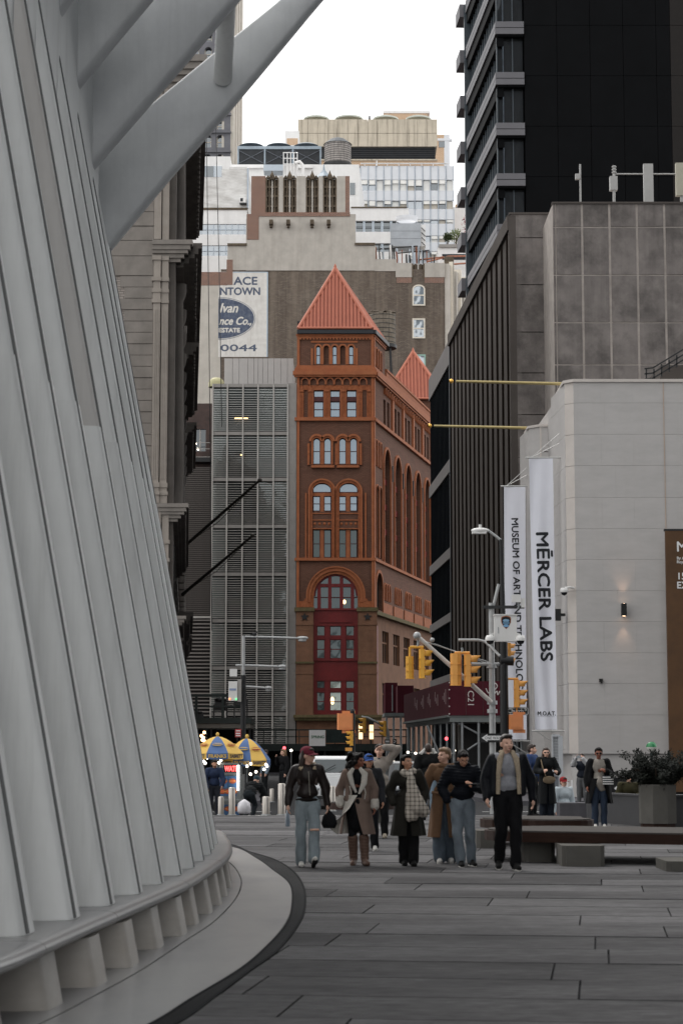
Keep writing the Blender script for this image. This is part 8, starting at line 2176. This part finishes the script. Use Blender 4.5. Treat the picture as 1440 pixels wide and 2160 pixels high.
  return part(mb, nm, [m_, lin] if lin else m_, parent or s.t, True)
 def strip(s, nm, pts, w, m_, th=.012, parent=None, nrm=(0, -1, 0)):
  """flat band of cloth following points (canonical space)"""
  pts = [Vector(p) for p in pts]; ww = w if isinstance(w, (list, tuple)) else [w] * len(pts); mb = MB(); N_ = Vector(nrm).normalized(); secs = []
  for i, p in enumerate(pts):
   d = (pts[min(i + 1, len(pts) - 1)] - pts[max(i - 1, 0)]).normalized(); sd = d.cross(N_).normalized()
   secs.append([(p - sd * ww[i] / 2) * s.k, (p - sd * ww[i] / 2 + N_ * th * .6) * s.k, (p + N_ * th) * s.k, (p + sd * ww[i] / 2 + N_ * th * .6) * s.k, (p + sd * ww[i] / 2) * s.k])
  sweep(mb, secs); return part(mb, nm, m_, parent or s.t, True)
 def hair(s, m_, style, seed=0):
  pr = [s.he(0, .03, 1.625, .083, .092, .088), s.he(0, .055, 1.59, .078, .07, .085), s.he(0, -.035, 1.668, .062, .05, .032)]
  if style == 'short': pr += [s.he(0, -.045, 1.672, .06, .045, .03)]
  elif style in ('long', 'longcap'):
   for sg in (-1, 1):
    pr += [s.hc((sg * .066, .035, 1.64), (sg * .076, .055, 1.52), .028, .034)]
    b = s.J['neck']; pr += [('c', s.hp(sg * .076, .055, 1.52), b + Vector((sg * .105, -.03, -.06)), .034, .045), ('c', b + Vector((sg * .105, -.03, -.06)), b + Vector((sg * .12, -.07, -.24)), .045, .03)]
   pr += [('c', s.hp(0, .07, 1.56), s.J['neck'] + Vector((0, .1, -.16)), .075, .07)]
  elif style == 'bun': pr += [s.he(0, .10, 1.60, .045, .045, .045), s.hc((-.06, .0, 1.655), (-.05, .06, 1.57), .022, .03), s.hc((.06, .0, 1.655), (.05, .06, 1.57), .022, .03)]
  elif style == 'curly':
   r_ = random.Random(4)
   for _ in range(60):
    a = r_.uniform(0, 2 * math.pi); z = r_.uniform(1.46, 1.69); rr_ = .10 if z > 1.6 else .125
    x_, y_ = rr_ * math.cos(a), .05 + rr_ * math.sin(a)
    if y_ < -.035 and z < 1.655: continue
    pr.append(s.he(x_, y_, z, .035, .035, .035))
  elif style == 'bob':
   for sg in (-1, 1): pr += [s.hc((sg * .07, .01, 1.64), (sg * .078, .02, 1.50), .026, .03)]
   pr += [s.hc((0, .07, 1.6), (0, .08, 1.49), .06, .055)]
  return s.put('hair', pr, m_, 2, .004, 40, vox=.011, seed=seed, fdir=(1, 1, .12))
 def cap(s, m_):
  pr = [s.he(0, .02, 1.640, .090, .105, .085), s.he(0, .0, 1.622, .088, .10, .04)]
  o = s.put('cap', pr, m_, 3, vox=.010)
  mb = MB(); n = 12; up_ = []; lo_ = []
  for j in range(5):
   for i in range(n + 1):
    a = -math.pi / 2 + (i / n - .5) * 2.1; r = .088 + .085 * (j / 4) * math.cos((i / n - .5) * 1.7)
    z = 1.628 - .02 * (j / 4) - .018 * abs(i / n - .5) * 2; p = s.hp(r * .88 * math.cos(a), .01 + r * 1.05 * math.sin(a), z); up_.append(p * s.k); lo_.append((p + Vector((0, 0, -.006))) * s.k)
  W_ = n + 1; fs = [(j * W_ + i, (j + 1) * W_ + i, (j + 1) * W_ + i + 1, j * W_ + i + 1) for j in range(4) for i in range(n)]
  mb.add(up_, fs, 0, True); mb.add(lo_, [tuple(reversed(f)) for f in fs], 0, True); part(mb, 'brim', m_, o, True); return o
 def glasses(s, m_, dark=True):
  mb = MB()
  for sg in (-1, 1):
   c = s.hp(sg * .034, -.092, 1.583)
   ring = [s.hp(sg * .034 + .027 * math.cos(t_), -.094 - .002, 1.581 + .02 * math.sin(t_)) * s.k for t_ in [q * math.pi / 6 for q in range(12)]]
   if dark: mb.add(ring, [tuple(range(12))]); mb.add([p + Vector((0, .003, 0)) for p in ring], [tuple(range(11, -1, -1))])
   else: mb.tube(ring + [ring[0]], .002 * s.k, 5)
   mb.tube([s.hp(sg * .06, -.088, 1.588) * s.k, s.hp(sg * .078, .0, 1.585) * s.k], .0025 * s.k, 5)
  mb.tube([s.hp(-.01, -.098, 1.586) * s.k, s.hp(.01, -.098, 1.586) * s.k], .0025 * s.k, 5)
  part(mb, 'glasses', m_, s.t, True)
 def W(s, p):
  """canonical point to world"""
  return Matrix.Rotation(s.t.rotation_euler.z, 3, 'Z') @ (Vector(p) * s.k) + s.t.location
def held(nm, label, cat, pers, mb, m_, parts=()):
 """thing held by a person: mesh given in world space"""
 return solo(mb, nm, m_, label, cat)
M_shoew = fabric('shoe_white', S('#c9c6c1'), bump=.05); M_shoeb = fabric('shoe_black', S('#161616'), bump=.05); M_solew = mat('sole_white', S('#d5d2cc'), var=.05); M_soled = mat('sole_dark', S('#1a1a1b'), var=.1)
def fh(px, py, top):
 """ground point and stature from the photo"""
 g_ = G(px, py); return g_, ZZ(top, g_.y)
# ---- 1 woman in the maroon cap
g_, h_ = fh(648, 1829, 1573)
p = Person('woman in maroon cap, dark brown leather jacket and pale ripped jeans, leftmost of the walkers', g_, h_ * .985, R(3), SK_l, yaw=R(58), pose=dict(knL=(.095, -.13, .50), anL=(.085, -.22, .125), toL=(.1, -1, .45), knR=(-.09, .0, .49), anR=(-.085, .10, .085), elR=(-.26, .03, 1.13), wrR=(-.275, .0, .90), elL=(.26, .05, 1.13), wrL=(.285, .03, .90)))
jb = fabric('light_jeans', S('#858f94'), var=.14, scale=4)
p.trousers(jb, (.103, .08, .082), fold=.008, seed=1); p.shoes(M_shoew, M_soled)
lj = p.jacket(fabric('brown_leather', S('#201816'), rough=.45, var=.2, spec=.3), .024, .96, .007, seed=5)
p.put('hem_band', [('e', (0, 0, .955), (.175, .132, .04))], fabric('brown_rib', S('#171210')), 2, .003, 60, fdir=(1, 1, .05), parent=lj)
p.put('fur_collar', [('c', (-.10, -.05, 1.40), (-.09, .03, 1.46), .035, .035), ('c', (-.09, .03, 1.46), (.09, .04, 1.46), .035, .035), ('c', (.09, .04, 1.46), (.1, -.05, 1.40), .035, .03)], fabric('cream_fur', S('#b5a48c'), bump=.8, bscale=40), 1, .008, 60)
p.strip('zip', [(.01, -.142, 1.36), (.02, -.146, 1.2), (.03, -.142, 1.02)], .014, mat('zip_metal', S('#8d8880'), metal=.6, rough=.4, var=0), .006)
p.strip('knee_rip', [(.03, -.223, .535), (.10, -.232, .54), (.16, -.21, .535)], .03, SK_l, .006)
p.hair(H_brn, 'long', 1); p.cap(fabric('maroon_cap', S('#6d2b38'), bump=.1))
w_ = p.W(p.J['wrR'] + Vector((-.01, -.03, -.09)))
mb = MB(); mb.lathe([(0, .0), (.012, .0), (.014, -.03), (.032, -.07), (.033, -.21), (.028, -.225), (0, -.225)], w_, 12); solo(mb, 'water_bottle', mat('bottle_plastic', S('#8d9aa8'), rough=.15, var=.1, trans=.4), 'clear water bottle with blue label carried by the woman in the maroon cap', 'bottle')
w_ = p.W(p.J['wrL'] + Vector((.03, .0, -.1)))
mb = MB(); n_ = 10
mb.lathe([(0, -.24), (.08, -.24), (.11, -.18), (.09, -.08), (.035, -.02), (.015, .0)], w_, 14); mb.v = [(q[0], w_.y + (q[1] - w_.y) * .45, q[2]) for q in mb.v]; mb.tube([w_, w_ + Vector((0, 0, .03))], .01, 6)
solo(mb, 'tote_bag', fabric('black_bag', S('#141417')), 'slouchy black bag hanging from the far hand of the woman in the maroon cap', 'bag')
# ---- 2 woman in the taupe shearling coat
g_, h_ = fh(753, 1825, 1588)
tau = fabric('taupe_wool', S('#74635a'), var=.1, scale=6); shear = fabric('cream_shearling', S('#bdb8b0'), bump=.6, bscale=40); blk_c = fabric('black_knit', S('#0f1013'))
p = Person('woman with black curls in a taupe coat lined with cream shearling, tall brown boots', g_, h_, R(-6), SK_d, yaw=R(62), pitch=R(4), pose=dict(knL=(.11, -.07, .49), anL=(.13, -.12, .09), toL=(.35, -1, .05), knR=(-.07, .0, .49), anR=(-.06, .07, .085), elR=(-.27, .06, 1.14), wrR=(-.26, .0, .94), elL=(.26, .06, 1.14), wrL=(.27, .02, .90)), hide_hands=('R',))
p.boots(fabric('brown_boot', S('#5f4a40'), rough=.55), .41, .082); p.trousers(blk_c, (.095, .068, .055), fold=.004)
p.put('dress', p.torso_prims(.008, .93) + [('c', (0, -.01, .95), (0, 0, .62), .135, .13)], blk_c, 3, .004)
co_ = p.put('coat', [('e', (0, .02, 1.30), (.18, .115, .15)), ('e', (0, .03, 1.08), (.17, .10, .17)), ('c', p.J['shR'], p.J['shL'], .062, .062), ('c', (-.12, .0, 1.33), (-.11, -.03, .98), .07, .08), ('c', (.125, .0, 1.33), (.125, -.035, .98), .065, .08)] + p.sleeves(.024), tau, 3, .007, 11, seed=2)
p.skirt('coat_skirt', tau, 1.02, .47, (.185, .14), (.27, .22), R(46), shear, off=(.0, .01), amp=.014, nf=5, parent=co_, gc=-math.pi / 2 - .38)
EA = [Vector(v_) for v_ in ((.02, -.165, 1.06), (-.10, -.21, .86), (-.27, -.23, .70), (-.43, -.2, .60))]; EB = [Vector(v_) for v_ in ((-.15, -.09, 1.06), (-.21, -.06, .84), (-.25, -.02, .65), (-.29, .02, .46))]
mb = MB(); NF = 12
for sd_, mi_ in ((0, 1), (.012, 0)):
 vs = []
 for j in range(NF + 1):
  t_ = j / NF * 2.999; q_ = int(t_); f_ = t_ - q_; a_ = EA[q_].lerp(EA[q_ + 1], f_); b_ = EB[q_].lerp(EB[q_ + 1], f_)
  for i in range(9): vs.append((a_.lerp(b_, i / 8) + Vector((0, sd_ - .03 * math.sin(i / 8 * 5 + j * .25) * j / NF, -.02 * math.sin(i / 8 * 3.1) * j / NF))) * p.k)
 mb.add(vs, [(j * 9 + i, j * 9 + i + 1, (j + 1) * 9 + i + 1, (j + 1) * 9 + i) for j in range(NF) for i in range(8)], mi_, True)
part(mb, 'coat_flap', [tau, shear], co_, True)
p.strip('lapel', [(-.045, -.10, 1.47), (-.10, -.135, 1.38), (-.065, -.155, 1.24), (.0, -.158, 1.10)], [.05, .085, .07, .03], shear, .02, co_)
p.strip('lapel', [(.05, -.10, 1.47), (.13, -.13, 1.38), (.12, -.15, 1.24), (.045, -.16, 1.08)], [.05, .10, .09, .03], shear, .02, co_)
for x0 in (-.10, .12): p.strip('seam_piping', [(x0, -.155, 1.20), (x0 + .025, -.158, 1.10), (x0 + .01, -.16, 1.0)], .016, shear, .008, co_)
for sd in 'RL':
 w = p.J['wr' + sd]; e = p.J['el' + sd]; d = (e - w).normalized(); p.put('cuff', [('c', w + d * .07, w + d * -.01, .068, .07)], shear, 1, .004, 50, parent=co_)
p.hair(H_blk, 'curly', 2)
# ---- 3 woman in the blue cap behind
g_, h_ = fh(778, 1794, 1590)
p = Person('woman in a blue cap and dark clothes half hidden behind the taupe coat', g_, h_ * .99, R(4), SK_m, yaw=R(12), pose=dict(knL=(.09, -.05, .49), anL=(.10, -.02, .085), anR=(-.08, .14, .10)))
p.trousers(fabric('dark_trouser', S('#141519')), (.10, .08, .075)); p.shoes(M_shoew, M_solew); p.jacket(fabric('charcoal_top', S('#2b2c30')), .03, .93, .006); p.hair(H_blk, 'long', 4); p.cap(fabric('blue_cap', S('#2f4f8c'), bump=.1))
# ---- 4 person with one arm raised to the brow
g_, h_ = fh(800, 1768, 1570)
p = Person('person in a pale grey cardigan with one arm raised to the brow', g_, h_, R(0), SK_l, yaw=R(-10), pose=dict(elL=(.33, -.06, 1.62), wrL=(.10, -.12, 1.65), fL=(-1, 0, -.1), anR=(-.09, .1, .09)))
gc_ = fabric('pale_grey_knit', S('#938b83'), bump=.5)
p.trousers(fabric('black_trouser', S('#101012')), (.10, .08, .07)); p.shoes(fabric('tan_shoe', S('#8f8679')), M_soled); p.put('shirt', p.torso_prims(.012, .93), fabric('slate_shirt', S('#34373c')), 3, .004); cg2 = p.jacket(gc_, .03, 1.0, .008, nm='cardigan', seed=6)
p.skirt('cardigan_skirt', gc_, 1.05, .74, (.18, .13), (.22, .16), R(50), off=(.04, .01), amp=.014, parent=cg2, gc=-math.pi / 2 - .5); p.hair(H_brn, 'bun', 3)
# ---- 5 woman with the checked scarf
g_, h_ = fh(860, 1826, 1592)
ol = fabric('olive_black_wool', S('#24221e'), var=.12)
p = Person('woman in glasses and a long dark olive coat with a cream checked scarf', g_, h_, R(4), SK_m, yaw=R(30), pitch=R(-10), pose=dict(elR=(-.28, .05, 1.14), wrR=(-.23, -.04, .97), elL=(.28, .05, 1.14), wrL=(.23, -.04, .97), knL=(.08, -.06, .49), anL=(.075, -.08, .085), anR=(-.05, .1, .09), knR=(-.07, 0, .49)), hide_hands=('R', 'L'))
p.trousers(fabric('black_wide', S('#0e0e10')), (.105, .088, .085), fold=.007); p.boots(M_shoeb, .25, .055)
co_ = p.jacket(ol, .032, .98, .008, nm='coat', seed=3); p.skirt('coat_skirt', ol, 1.05, .46, (.185, .145), (.27, .20), R(9), amp=.016, nf=5, parent=co_, seed=1)
plaid = bpy.data.materials.new('plaid_wool'); plaid.use_nodes = True; nt = plaid.node_tree; b_ = nt.nodes['Principled BSDF']; b_.inputs['Roughness'].default_value = .9; b_.inputs['Specular IOR Level'].default_value = .15
tc_ = nt.nodes.new('ShaderNodeTexCoord'); sx_ = nt.nodes.new('ShaderNodeSeparateXYZ'); nt.links.new(tc_.outputs['Object'], sx_.inputs[0]); acc = None
for ax_, ph_ in (('X', 0.0), ('Z', .3)):
 m1 = nt.nodes.new('ShaderNodeMath'); m1.operation = 'MULTIPLY'; m1.inputs[1].default_value = 17.0; nt.links.new(sx_.outputs[ax_], m1.inputs[0])
 m2 = nt.nodes.new('ShaderNodeMath'); m2.operation = 'FRACT'; nt.links.new(m1.outputs[0], m2.inputs[0])
 m3 = nt.nodes.new('ShaderNodeMath'); m3.operation = 'LESS_THAN'; m3.inputs[1].default_value = .3; nt.links.new(m2.outputs[0], m3.inputs[0])
 if acc is None: acc = m3
 else:
  m4 = nt.nodes.new('ShaderNodeMath'); m4.operation = 'ADD'; nt.links.new(acc.outputs[0], m4.inputs[0]); nt.links.new(m3.outputs[0], m4.inputs[1]); acc = m4
m5 = nt.nodes.new('ShaderNodeMath'); m5.operation = 'MULTIPLY'; m5.inputs[1].default_value = .42; nt.links.new(acc.outputs[0], m5.inputs[0])
mxp = nt.nodes.new('ShaderNodeMix'); mxp.data_type = 'RGBA'; nt.links.new(m5.outputs[0], mxp.inputs['Factor']); mxp.inputs['A'].default_value = (*S('#b7aea3'), 1); mxp.inputs['B'].default_value = (*S('#2e2b2a'), 1); nt.links.new(mxp.outputs['Result'], b_.inputs['Base Color'])
sc_ = p.put('scarf', [('c', (-.09, -.06, 1.42), (.0, -.10, 1.40), .05, .055), ('c', (.0, -.10, 1.40), (.09, -.05, 1.45), .055, .05), ('c', (.09, -.05, 1.45), (.0, .07, 1.46), .045, .045), ('c', (.0, .07, 1.46), (-.09, -.06, 1.42), .045, .045), ('c', (.03, -.15, 1.38), (.05, -.19, 1.15), .055, .085), ('c', (.05, -.19, 1.15), (.11, -.21, .88), .09, .13), ('c', (.03, -.19, 1.1), (.02, -.215, .76), .08, .09), ('c', (.14, -.2, 1.0), (.22, -.2, .84), .085, .10), ('c', (.10, -.2, .9), (.06, -.21, .78), .1, .09)], plaid, 3, .011, 20, seed=3, fdir=(1.6, 1, .25))
p.hair(H_blk, 'long', 5); p.glasses(mat('wire_frame', S('#b0a493'), metal=.6, rough=.3, var=0), False)
# ---- 6 woman in the camel coat
g_, h_ = fh(938, 1820, 1577)
cam_c = fabric('camel_wool', S('#6b513d'), var=.1)
p = Person('blonde woman in a long camel coat looking left, behind the man with the phone', g_, h_, R(-4), SK_l, yaw=R(-48), pose=dict(elR=(-.27, .06, 1.14), wrR=(-.33, -.02, .92), anL=(.09, .08, .09), knL=(.09, .0, .49), anR=(-.075, -.06, .085)))
p.trousers(fabric('blue_wide_jeans', S('#545e68'), var=.14), (.11, .098, .105), fold=.008, seed=4); p.shoes(M_shoew, M_solew)
co_ = p.jacket(cam_c, .028, .98, .008, nm='coat', seed=7); p.skirt('coat_skirt', cam_c, 1.05, .38, (.18, .14), (.25, .20), R(16), amp=.012, nf=5, parent=co_); p.strip('belt', [(-.19, -.10, 1.04), (-.08, -.165, 1.02), (.08, -.165, 1.03), (.19, -.1, 1.05)], .045, cam_c, .014, co_)
p.put('scarf_knot', [('c', (-.05, -.06, 1.43), (.07, -.07, 1.42), .045, .045)], cam_c, 2, .005, parent=co_); p.hair(H_bld, 'bun', 6)
# ---- 7 man with the phone
g_, h_ = fh(976, 1827, 1582)
nv = fabric('navy_puffer', S('#10131a'), rough=.75, var=.1, spec=.15)
p = Person('man in a navy puffer jacket and jeans looking down at his phone', g_, h_, R(4), SK_m, yaw=R(8), pitch=R(24), female=False, pose=dict(elL=(.29, .0, 1.14), wrL=(.13, -.24, 1.16), fL=(-.5, -.35, .5), elR=(-.30, .06, 1.15), wrR=(-.24, -.03, .98), knL=(.10, -.02, .49), anL=(.13, .06, .085), toL=(.2, -1, 0), knR=(-.09, -.09, .49), anR=(-.05, -.14, .085)), hide_hands=('R',))
p.trousers(fabric('mid_jeans', S('#6c757d'), var=.16, scale=4), (.105, .08, .072), fold=.008, seed=3); p.shoes(M_shoeb, M_solew)
p.jacket(nv, .038, .97, .007, seed=1, fscale=22, fdir=(.2, .2, 1.9), chest=.01, extra=[('c', (-.06, .03, 1.47), (.06, .03, 1.47), .07, .07)]); p.hair(H_blk, 'short', 7); p.glasses(M_blacksteel, False)
w_ = p.W(p.J['wrL'] + Vector((-.045, -.06, .035))); mb = MB(); mb.box(w_.x - .075, w_.x + .075, w_.y - .02, w_.y + .02, w_.z - .005, w_.z + .005); q_ = Matrix.Rotation(R(-35), 3, 'X'); mb.v = [tuple(w_ + q_ @ (Vector(v_) - w_)) for v_ in mb.v]
solo(mb, 'phone', mat('phone_black', S('#101114'), rough=.2, var=0), 'black phone in the hand of the man in the navy puffer', 'phone')
# ---- 8 man in the sherpa jacket
g_, h_ = fh(1071, 1835, 1549)
nb = fabric('black_navy_jacket', S('#12141a'), rough=.6); shp = fabric('cream_sherpa', S('#a89985'), bump=.9, bscale=50); gsw = fabric('grey_sweat', S('#8f9096'), var=.1, scale=30)
p = Person('tall man in a dark jacket lined with cream sherpa over a grey sweatshirt', g_, h_, R(2), SK_l, yaw=R(14), pitch=R(-3), female=False, pose=dict(elR=(-.28, .04, 1.14), wrR=(-.27, -.04, .91), elL=(.30, .08, 1.14), wrL=(.33, .10, .90), knL=(.09, -.1, .50), anL=(.08, -.13, .085), toL=(.12, -1, .05), knR=(-.085, -.03, .49), anR=(-.10, .13, .12), toR=(-.15, -1, -.15)))
p.trousers(fabric('black_chino', S('#0e0e11')), (.105, .08, .068), fold=.006, seed=2); p.shoes(M_shoeb, M_solew)
p.put('sweatshirt', p.torso_prims(.018, .97) , gsw, 3, .008, 13, seed=9)
co_ = p.put('jacket', [('e', (0, .045, 1.27), (.20, .10, .17)), ('e', (0, .05, 1.05), (.185, .10, .17)), ('c', p.J['shR'] + Vector((-.005, 0, 0)), (-.10, .03, 1.43), .063, .05), ('c', p.J['shL'] + Vector((.005, 0, 0)), (.10, .03, 1.43), .063, .05), ('c', (-.17, -.02, 1.36), (-.175, -.04, .97), .055, .06), ('c', (.17, -.02, 1.36), (.175, -.04, .97), .055, .06)] + p.sleeves(.024), nb, 3, .007, 12, seed=4)
for sg in (-1, 1): p.strip('sherpa_facing', [(sg * .055, -.04, 1.485), (sg * .10, -.115, 1.40), (sg * .125, -.128, 1.22), (sg * .135, -.12, .95)], [.05, .075, .06, .05], shp, .022, co_)
p.put('sherpa_collar', [('c', (-.075, -.01, 1.47), (0, .07, 1.49), .03, .035), ('c', (0, .07, 1.49), (.075, -.01, 1.47), .035, .03)], shp, 1, .006, 60, parent=co_); p.hair(mat('hair_dark_brown', S('#241b16'), rough=.5, var=.3, scale=14), 'short', 8)
# ---- 9 woman with the cross-body bag
g_, h_ = fh(1153, 1727, 1577)
dc = fabric('ink_coat', S('#131517'))
p = Person('woman in sunglasses and a long dark coat with a tan cross-body bag', g_, h_, R(5), SK_l, vox=.013, yaw=R(-6), pose=dict(elR=(-.25, .0, 1.15), wrR=(-.14, -.22, 1.12), fR=(.4, -.6, .3), elL=(.27, .0, 1.14), wrL=(.24, -.2, 1.10), fL=(-.4, -.6, .2)), group='people in the background')
p.trousers(fabric('dark_jeans', S('#1b2029')), (.10, .085, .09)); p.shoes(M_shoeb); co_ = p.jacket(dc, .04, .98, .008, nm='coat'); p.skirt('coat_skirt', dc, 1.05, .36, (.18, .14), (.23, .19), R(8), amp=.012, nf=5, parent=co_); p.hair(H_brn, 'long', 9); p.glasses(M_lens, True)
p.strip('bag_strap', [(-.15, -.05, 1.44), (-.13, -.17, 1.25), (-.06, -.2, 1.02)], .025, fabric('tan_strap', S('#8a7a63')), .01)
w_ = p.W((.02, -.22, .93)); mb = MB(); mb.ell(w_, .15, .05, .09, 14); mb.box(w_.x - .13, w_.x + .13, w_.y - .055, w_.y - .045, w_.z + .0, w_.z + .07); solo(mb, 'cross_body_bag', fabric('tan_leather', S('#7b6c58'), rough=.5, bump=.1), 'rounded tan bag on the front of the woman in sunglasses and dark coat', 'bag')
p10 = Person('person with brown hair and a blue collar just behind the sherpa jacket man', (XX(1123, 48, 1700), 48), 1.72, R(60), SK_l, vox=.015, yaw=R(20), group='people in the background'); p10.trousers(dc); p10.shoes(M_shoeb); p10.jacket(fabric('denim_blue', S('#34466e')), .035, .93, .006); p10.hair(H_brn, 'short', 2)
# ---- 11 woman with the striped box
g_, h_ = fh(1264, 1747, 1577)
bc = fabric('black_coat', S('#0d0d0f'))
p = Person('woman in sunglasses with an open black coat over a draped grey top and jeans', g_, h_, R(0), SK_d, vox=.013, yaw=R(-4), pitch=R(4), pose=dict(elL=(.25, .0, 1.13), wrL=(.14, -.2, 1.20), fL=(-.6, -.3, .3), elR=(-.25, .05, 1.14), wrR=(-.26, -.02, .90)), group='people in the background')
p.trousers(fabric('indigo_jeans', S('#2c3646'), var=.15), (.10, .078, .07)); p.shoes(M_shoew); p.put('top', p.torso_prims(.014, .90) + [('c', (.0, -.06, .98), (.06, -.06, .84), .12, .08)], fabric('draped_grey', S('#8b857e')), 3, .01, 14)
co_ = p.put('coat', [('e', (0, .045, 1.27), (.20, .10, .17)), ('e', (0, .05, 1.05), (.19, .10, .17)), ('c', p.J['shR'], (-.1, .03, 1.42), .07, .05), ('c', p.J['shL'], (.1, .03, 1.42), .07, .05), ('c', (-.165, -.02, 1.36), (-.19, -.03, .97), .05, .06), ('c', (.165, -.02, 1.36), (.19, -.03, .97), .05, .06)] + p.sleeves(.034), bc, 3, .006)
p.skirt('coat_skirt', bc, 1.05, .52, (.22, .15), (.29, .2), R(48), amp=.012, nf=5, parent=co_); p.hair(H_blk, 'bun', 3); p.glasses(M_lens, True)
w_ = p.W((.18, -.2, 1.02)); mb = MB()
for k in range(8): mb.box(w_.x - .12, w_.x + .09, w_.y - .06, w_.y + .06, w_.z - .09 + k * .0225, w_.z - .09 + k * .0225 + .022, k % 2)
solo(mb, 'striped_box', [M_camw, mat('navy_stripe', S('#23262e'), var=0)], 'navy and white striped box held by the woman in the open black coat', 'box')
# ---- background figures
def simple(label, px_, Y, h, top, bottom, hair_, style, rz=0, pose=None, yaw=0, pitch=0, z=-.01, skin=SK_l, lean=0.0, vox=.016, female=False, jg=.035):
 q = Person(label, (XX(px_, Y, 1650), Y), h, rz, skin, vox, pose, yaw, pitch, female, 'people in the background', z, lean); q.trousers(bottom); q.shoes(M_shoeb); q.jacket(top, jg, .93, .007); q.hair(hair_, style, 1); return q
q = simple('person in a navy vest with white sleeves holding up a phone to take a picture', 1227, 55, 1.5, fabric('navy_vest', S('#1d212b')), fabric('grey_trouser', S('#5d5e60')), H_brn, 'short', R(-20), dict(elL=(.22, -.2, 1.36), wrL=(.10, -.33, 1.54), elR=(-.24, -.2, 1.36), wrR=(-.12, -.33, 1.54), fL=(-.3, 0, 1), fR=(.3, 0, 1)), R(10))
q.put('white_sleeve', q.sleeves(.04), fabric('white_sleeve', S('#b5b6b8')), 3, .005); w_ = q.W((-.01, -.37, 1.60)); mb = MB(); mb.box(w_.x - .08, w_.x + .08, w_.y - .006, w_.y + .006, w_.z - .04, w_.z + .04); solo(mb, 'phone', mat('phone_silver', S('#9ea3a8'), rough=.3, var=0), 'pale phone held up by the person in the navy vest', 'phone')
simple('man in an olive jacket sitting behind the charcoal wall', 1325, 47, 1.7, fabric('olive_jacket', S('#34311f')), dc, H_brn, 'short', R(10), dict(knR=(-.14, -.42, .90), knL=(.14, -.42, .90), anR=(-.14, -.42, .46), anL=(.14, -.42, .46), wrR=(-.1, -.3, 1.05), wrL=(.12, -.28, 1.15)), R(5), R(15), z=-.62)
mb = MB(); mb.box(XX(1310, 47.2, 1680), XX(1341, 47.2, 1680), 46.9, 47.5, 0, .25); solo(mb, 'concrete_bench', M_walk, 'low concrete bench under the man in the olive jacket', 'bench')
q = simple('person in a black parka with a white fur hood behind the checked scarf woman', 903, 46, 1.74, fabric('black_parka', S('#0f1011')), fabric('pale_jeans', S('#7d8d9a')), H_brn, 'short', R(180), None, 0, jg=.055)
q.put('fur_hood', [('c', (-.17, .03, 1.46), (-.10, .0, 1.56), .04, .045), ('c', (-.10, .0, 1.56), (.06, .02, 1.58), .045, .045), ('c', (.06, .02, 1.58), (.17, .05, 1.48), .045, .04)], fabric('white_fur', S('#c6c4c0'), bump=.9, bscale=50), 1, .01, 60)
simple('vendor in a navy jacket over a black shirt beside the hot dog cart', 452, 51.5, 1.5, fabric('vendor_navy', S('#27324a')), fabric('vendor_trouser', S('#2a2c33')), H_blk, 'short', R(6), dict(elL=(.26, -.1, 1.13), wrL=(.22, -.25, .95), elR=(-.26, -.06, 1.13), wrR=(-.22, -.2, .92)), R(8), R(10), z=-.158, skin=SK_m, lean=.12)
q = Person('stooping person in a dark hooded coat and teal hat beside the cart', (XX(528, 51, 1700), 51), 1.5, R(160), SK_l, .016, dict(pel=(0, .1, .72), waist=(0, -.02, .82), chest=(0, -.20, .92), neck=(0, -.36, .98), shR=(-.18, -.3, .96), shL=(.18, -.3, .96), elR=(-.24, -.42, .74), elL=(.24, -.42, .74), wrR=(-.18, -.52, .52), wrL=(.18, -.52, .52), hiR=(-.09, .1, .70), hiL=(.09, .1, .70), knR=(-.1, -.12, .40), knL=(.1, -.12, .40), anR=(-.1, .08, .085), anL=(.1, .08, .085)), 0, R(40), False, 'people in the background', -.158)
q.trousers(fabric('stoop_trouser', S('#1d2226'))); q.shoes(M_shoeb); q.jacket(fabric('stoop_coat', S('#191b1d')), .06, .93, .012, fdir=(.3, .3, 1.6), fscale=20); q.put('hat', [q.he(0, .03, 1.63, .095, .105, .095)], fabric('teal_hat', S('#2c3f48')), 2)
simple('far pedestrian in a pale blue hoodie under the shed', 559, 68, 1.6, fabric('pale_blue_hoodie', S('#7c8894')), dc, H_brn, 'short', R(-70), None, 0, 0, -.01)
simple('far pedestrian in black with pale hair behind the tall bollard', 597, 66, 1.62, fabric('far_black', S('#101012')), dc, H_bld, 'bob', R(-60), dict(elR=(-.24, -.1, 1.2), wrR=(-.1, -.2, 1.42)), 0, 0, -.01)
q = simple('person in a white shirt and red cap sitting behind the concrete block', 1188, 48.5, 1.65, fabric('white_shirt', S('#b9c3c9')), dc, H_brn, 'short', R(30), dict(knR=(-.14, -.42, .90), knL=(.14, -.42, .90), anR=(-.14, -.42, .46), anL=(.14, -.42, .46)), 0, 0, -.72)
q.cap(fabric('red_cap', S('#8e2a2c')))
mb = MB(); mb.box(XX(1172, 48.6, 1690), XX(1204, 48.6, 1690), 48.3, 48.9, 0, .2); solo(mb, 'concrete_bench', M_walk, 'low concrete bench under the person in the red cap', 'bench')

bpy.data.scenes.remove(SCR)
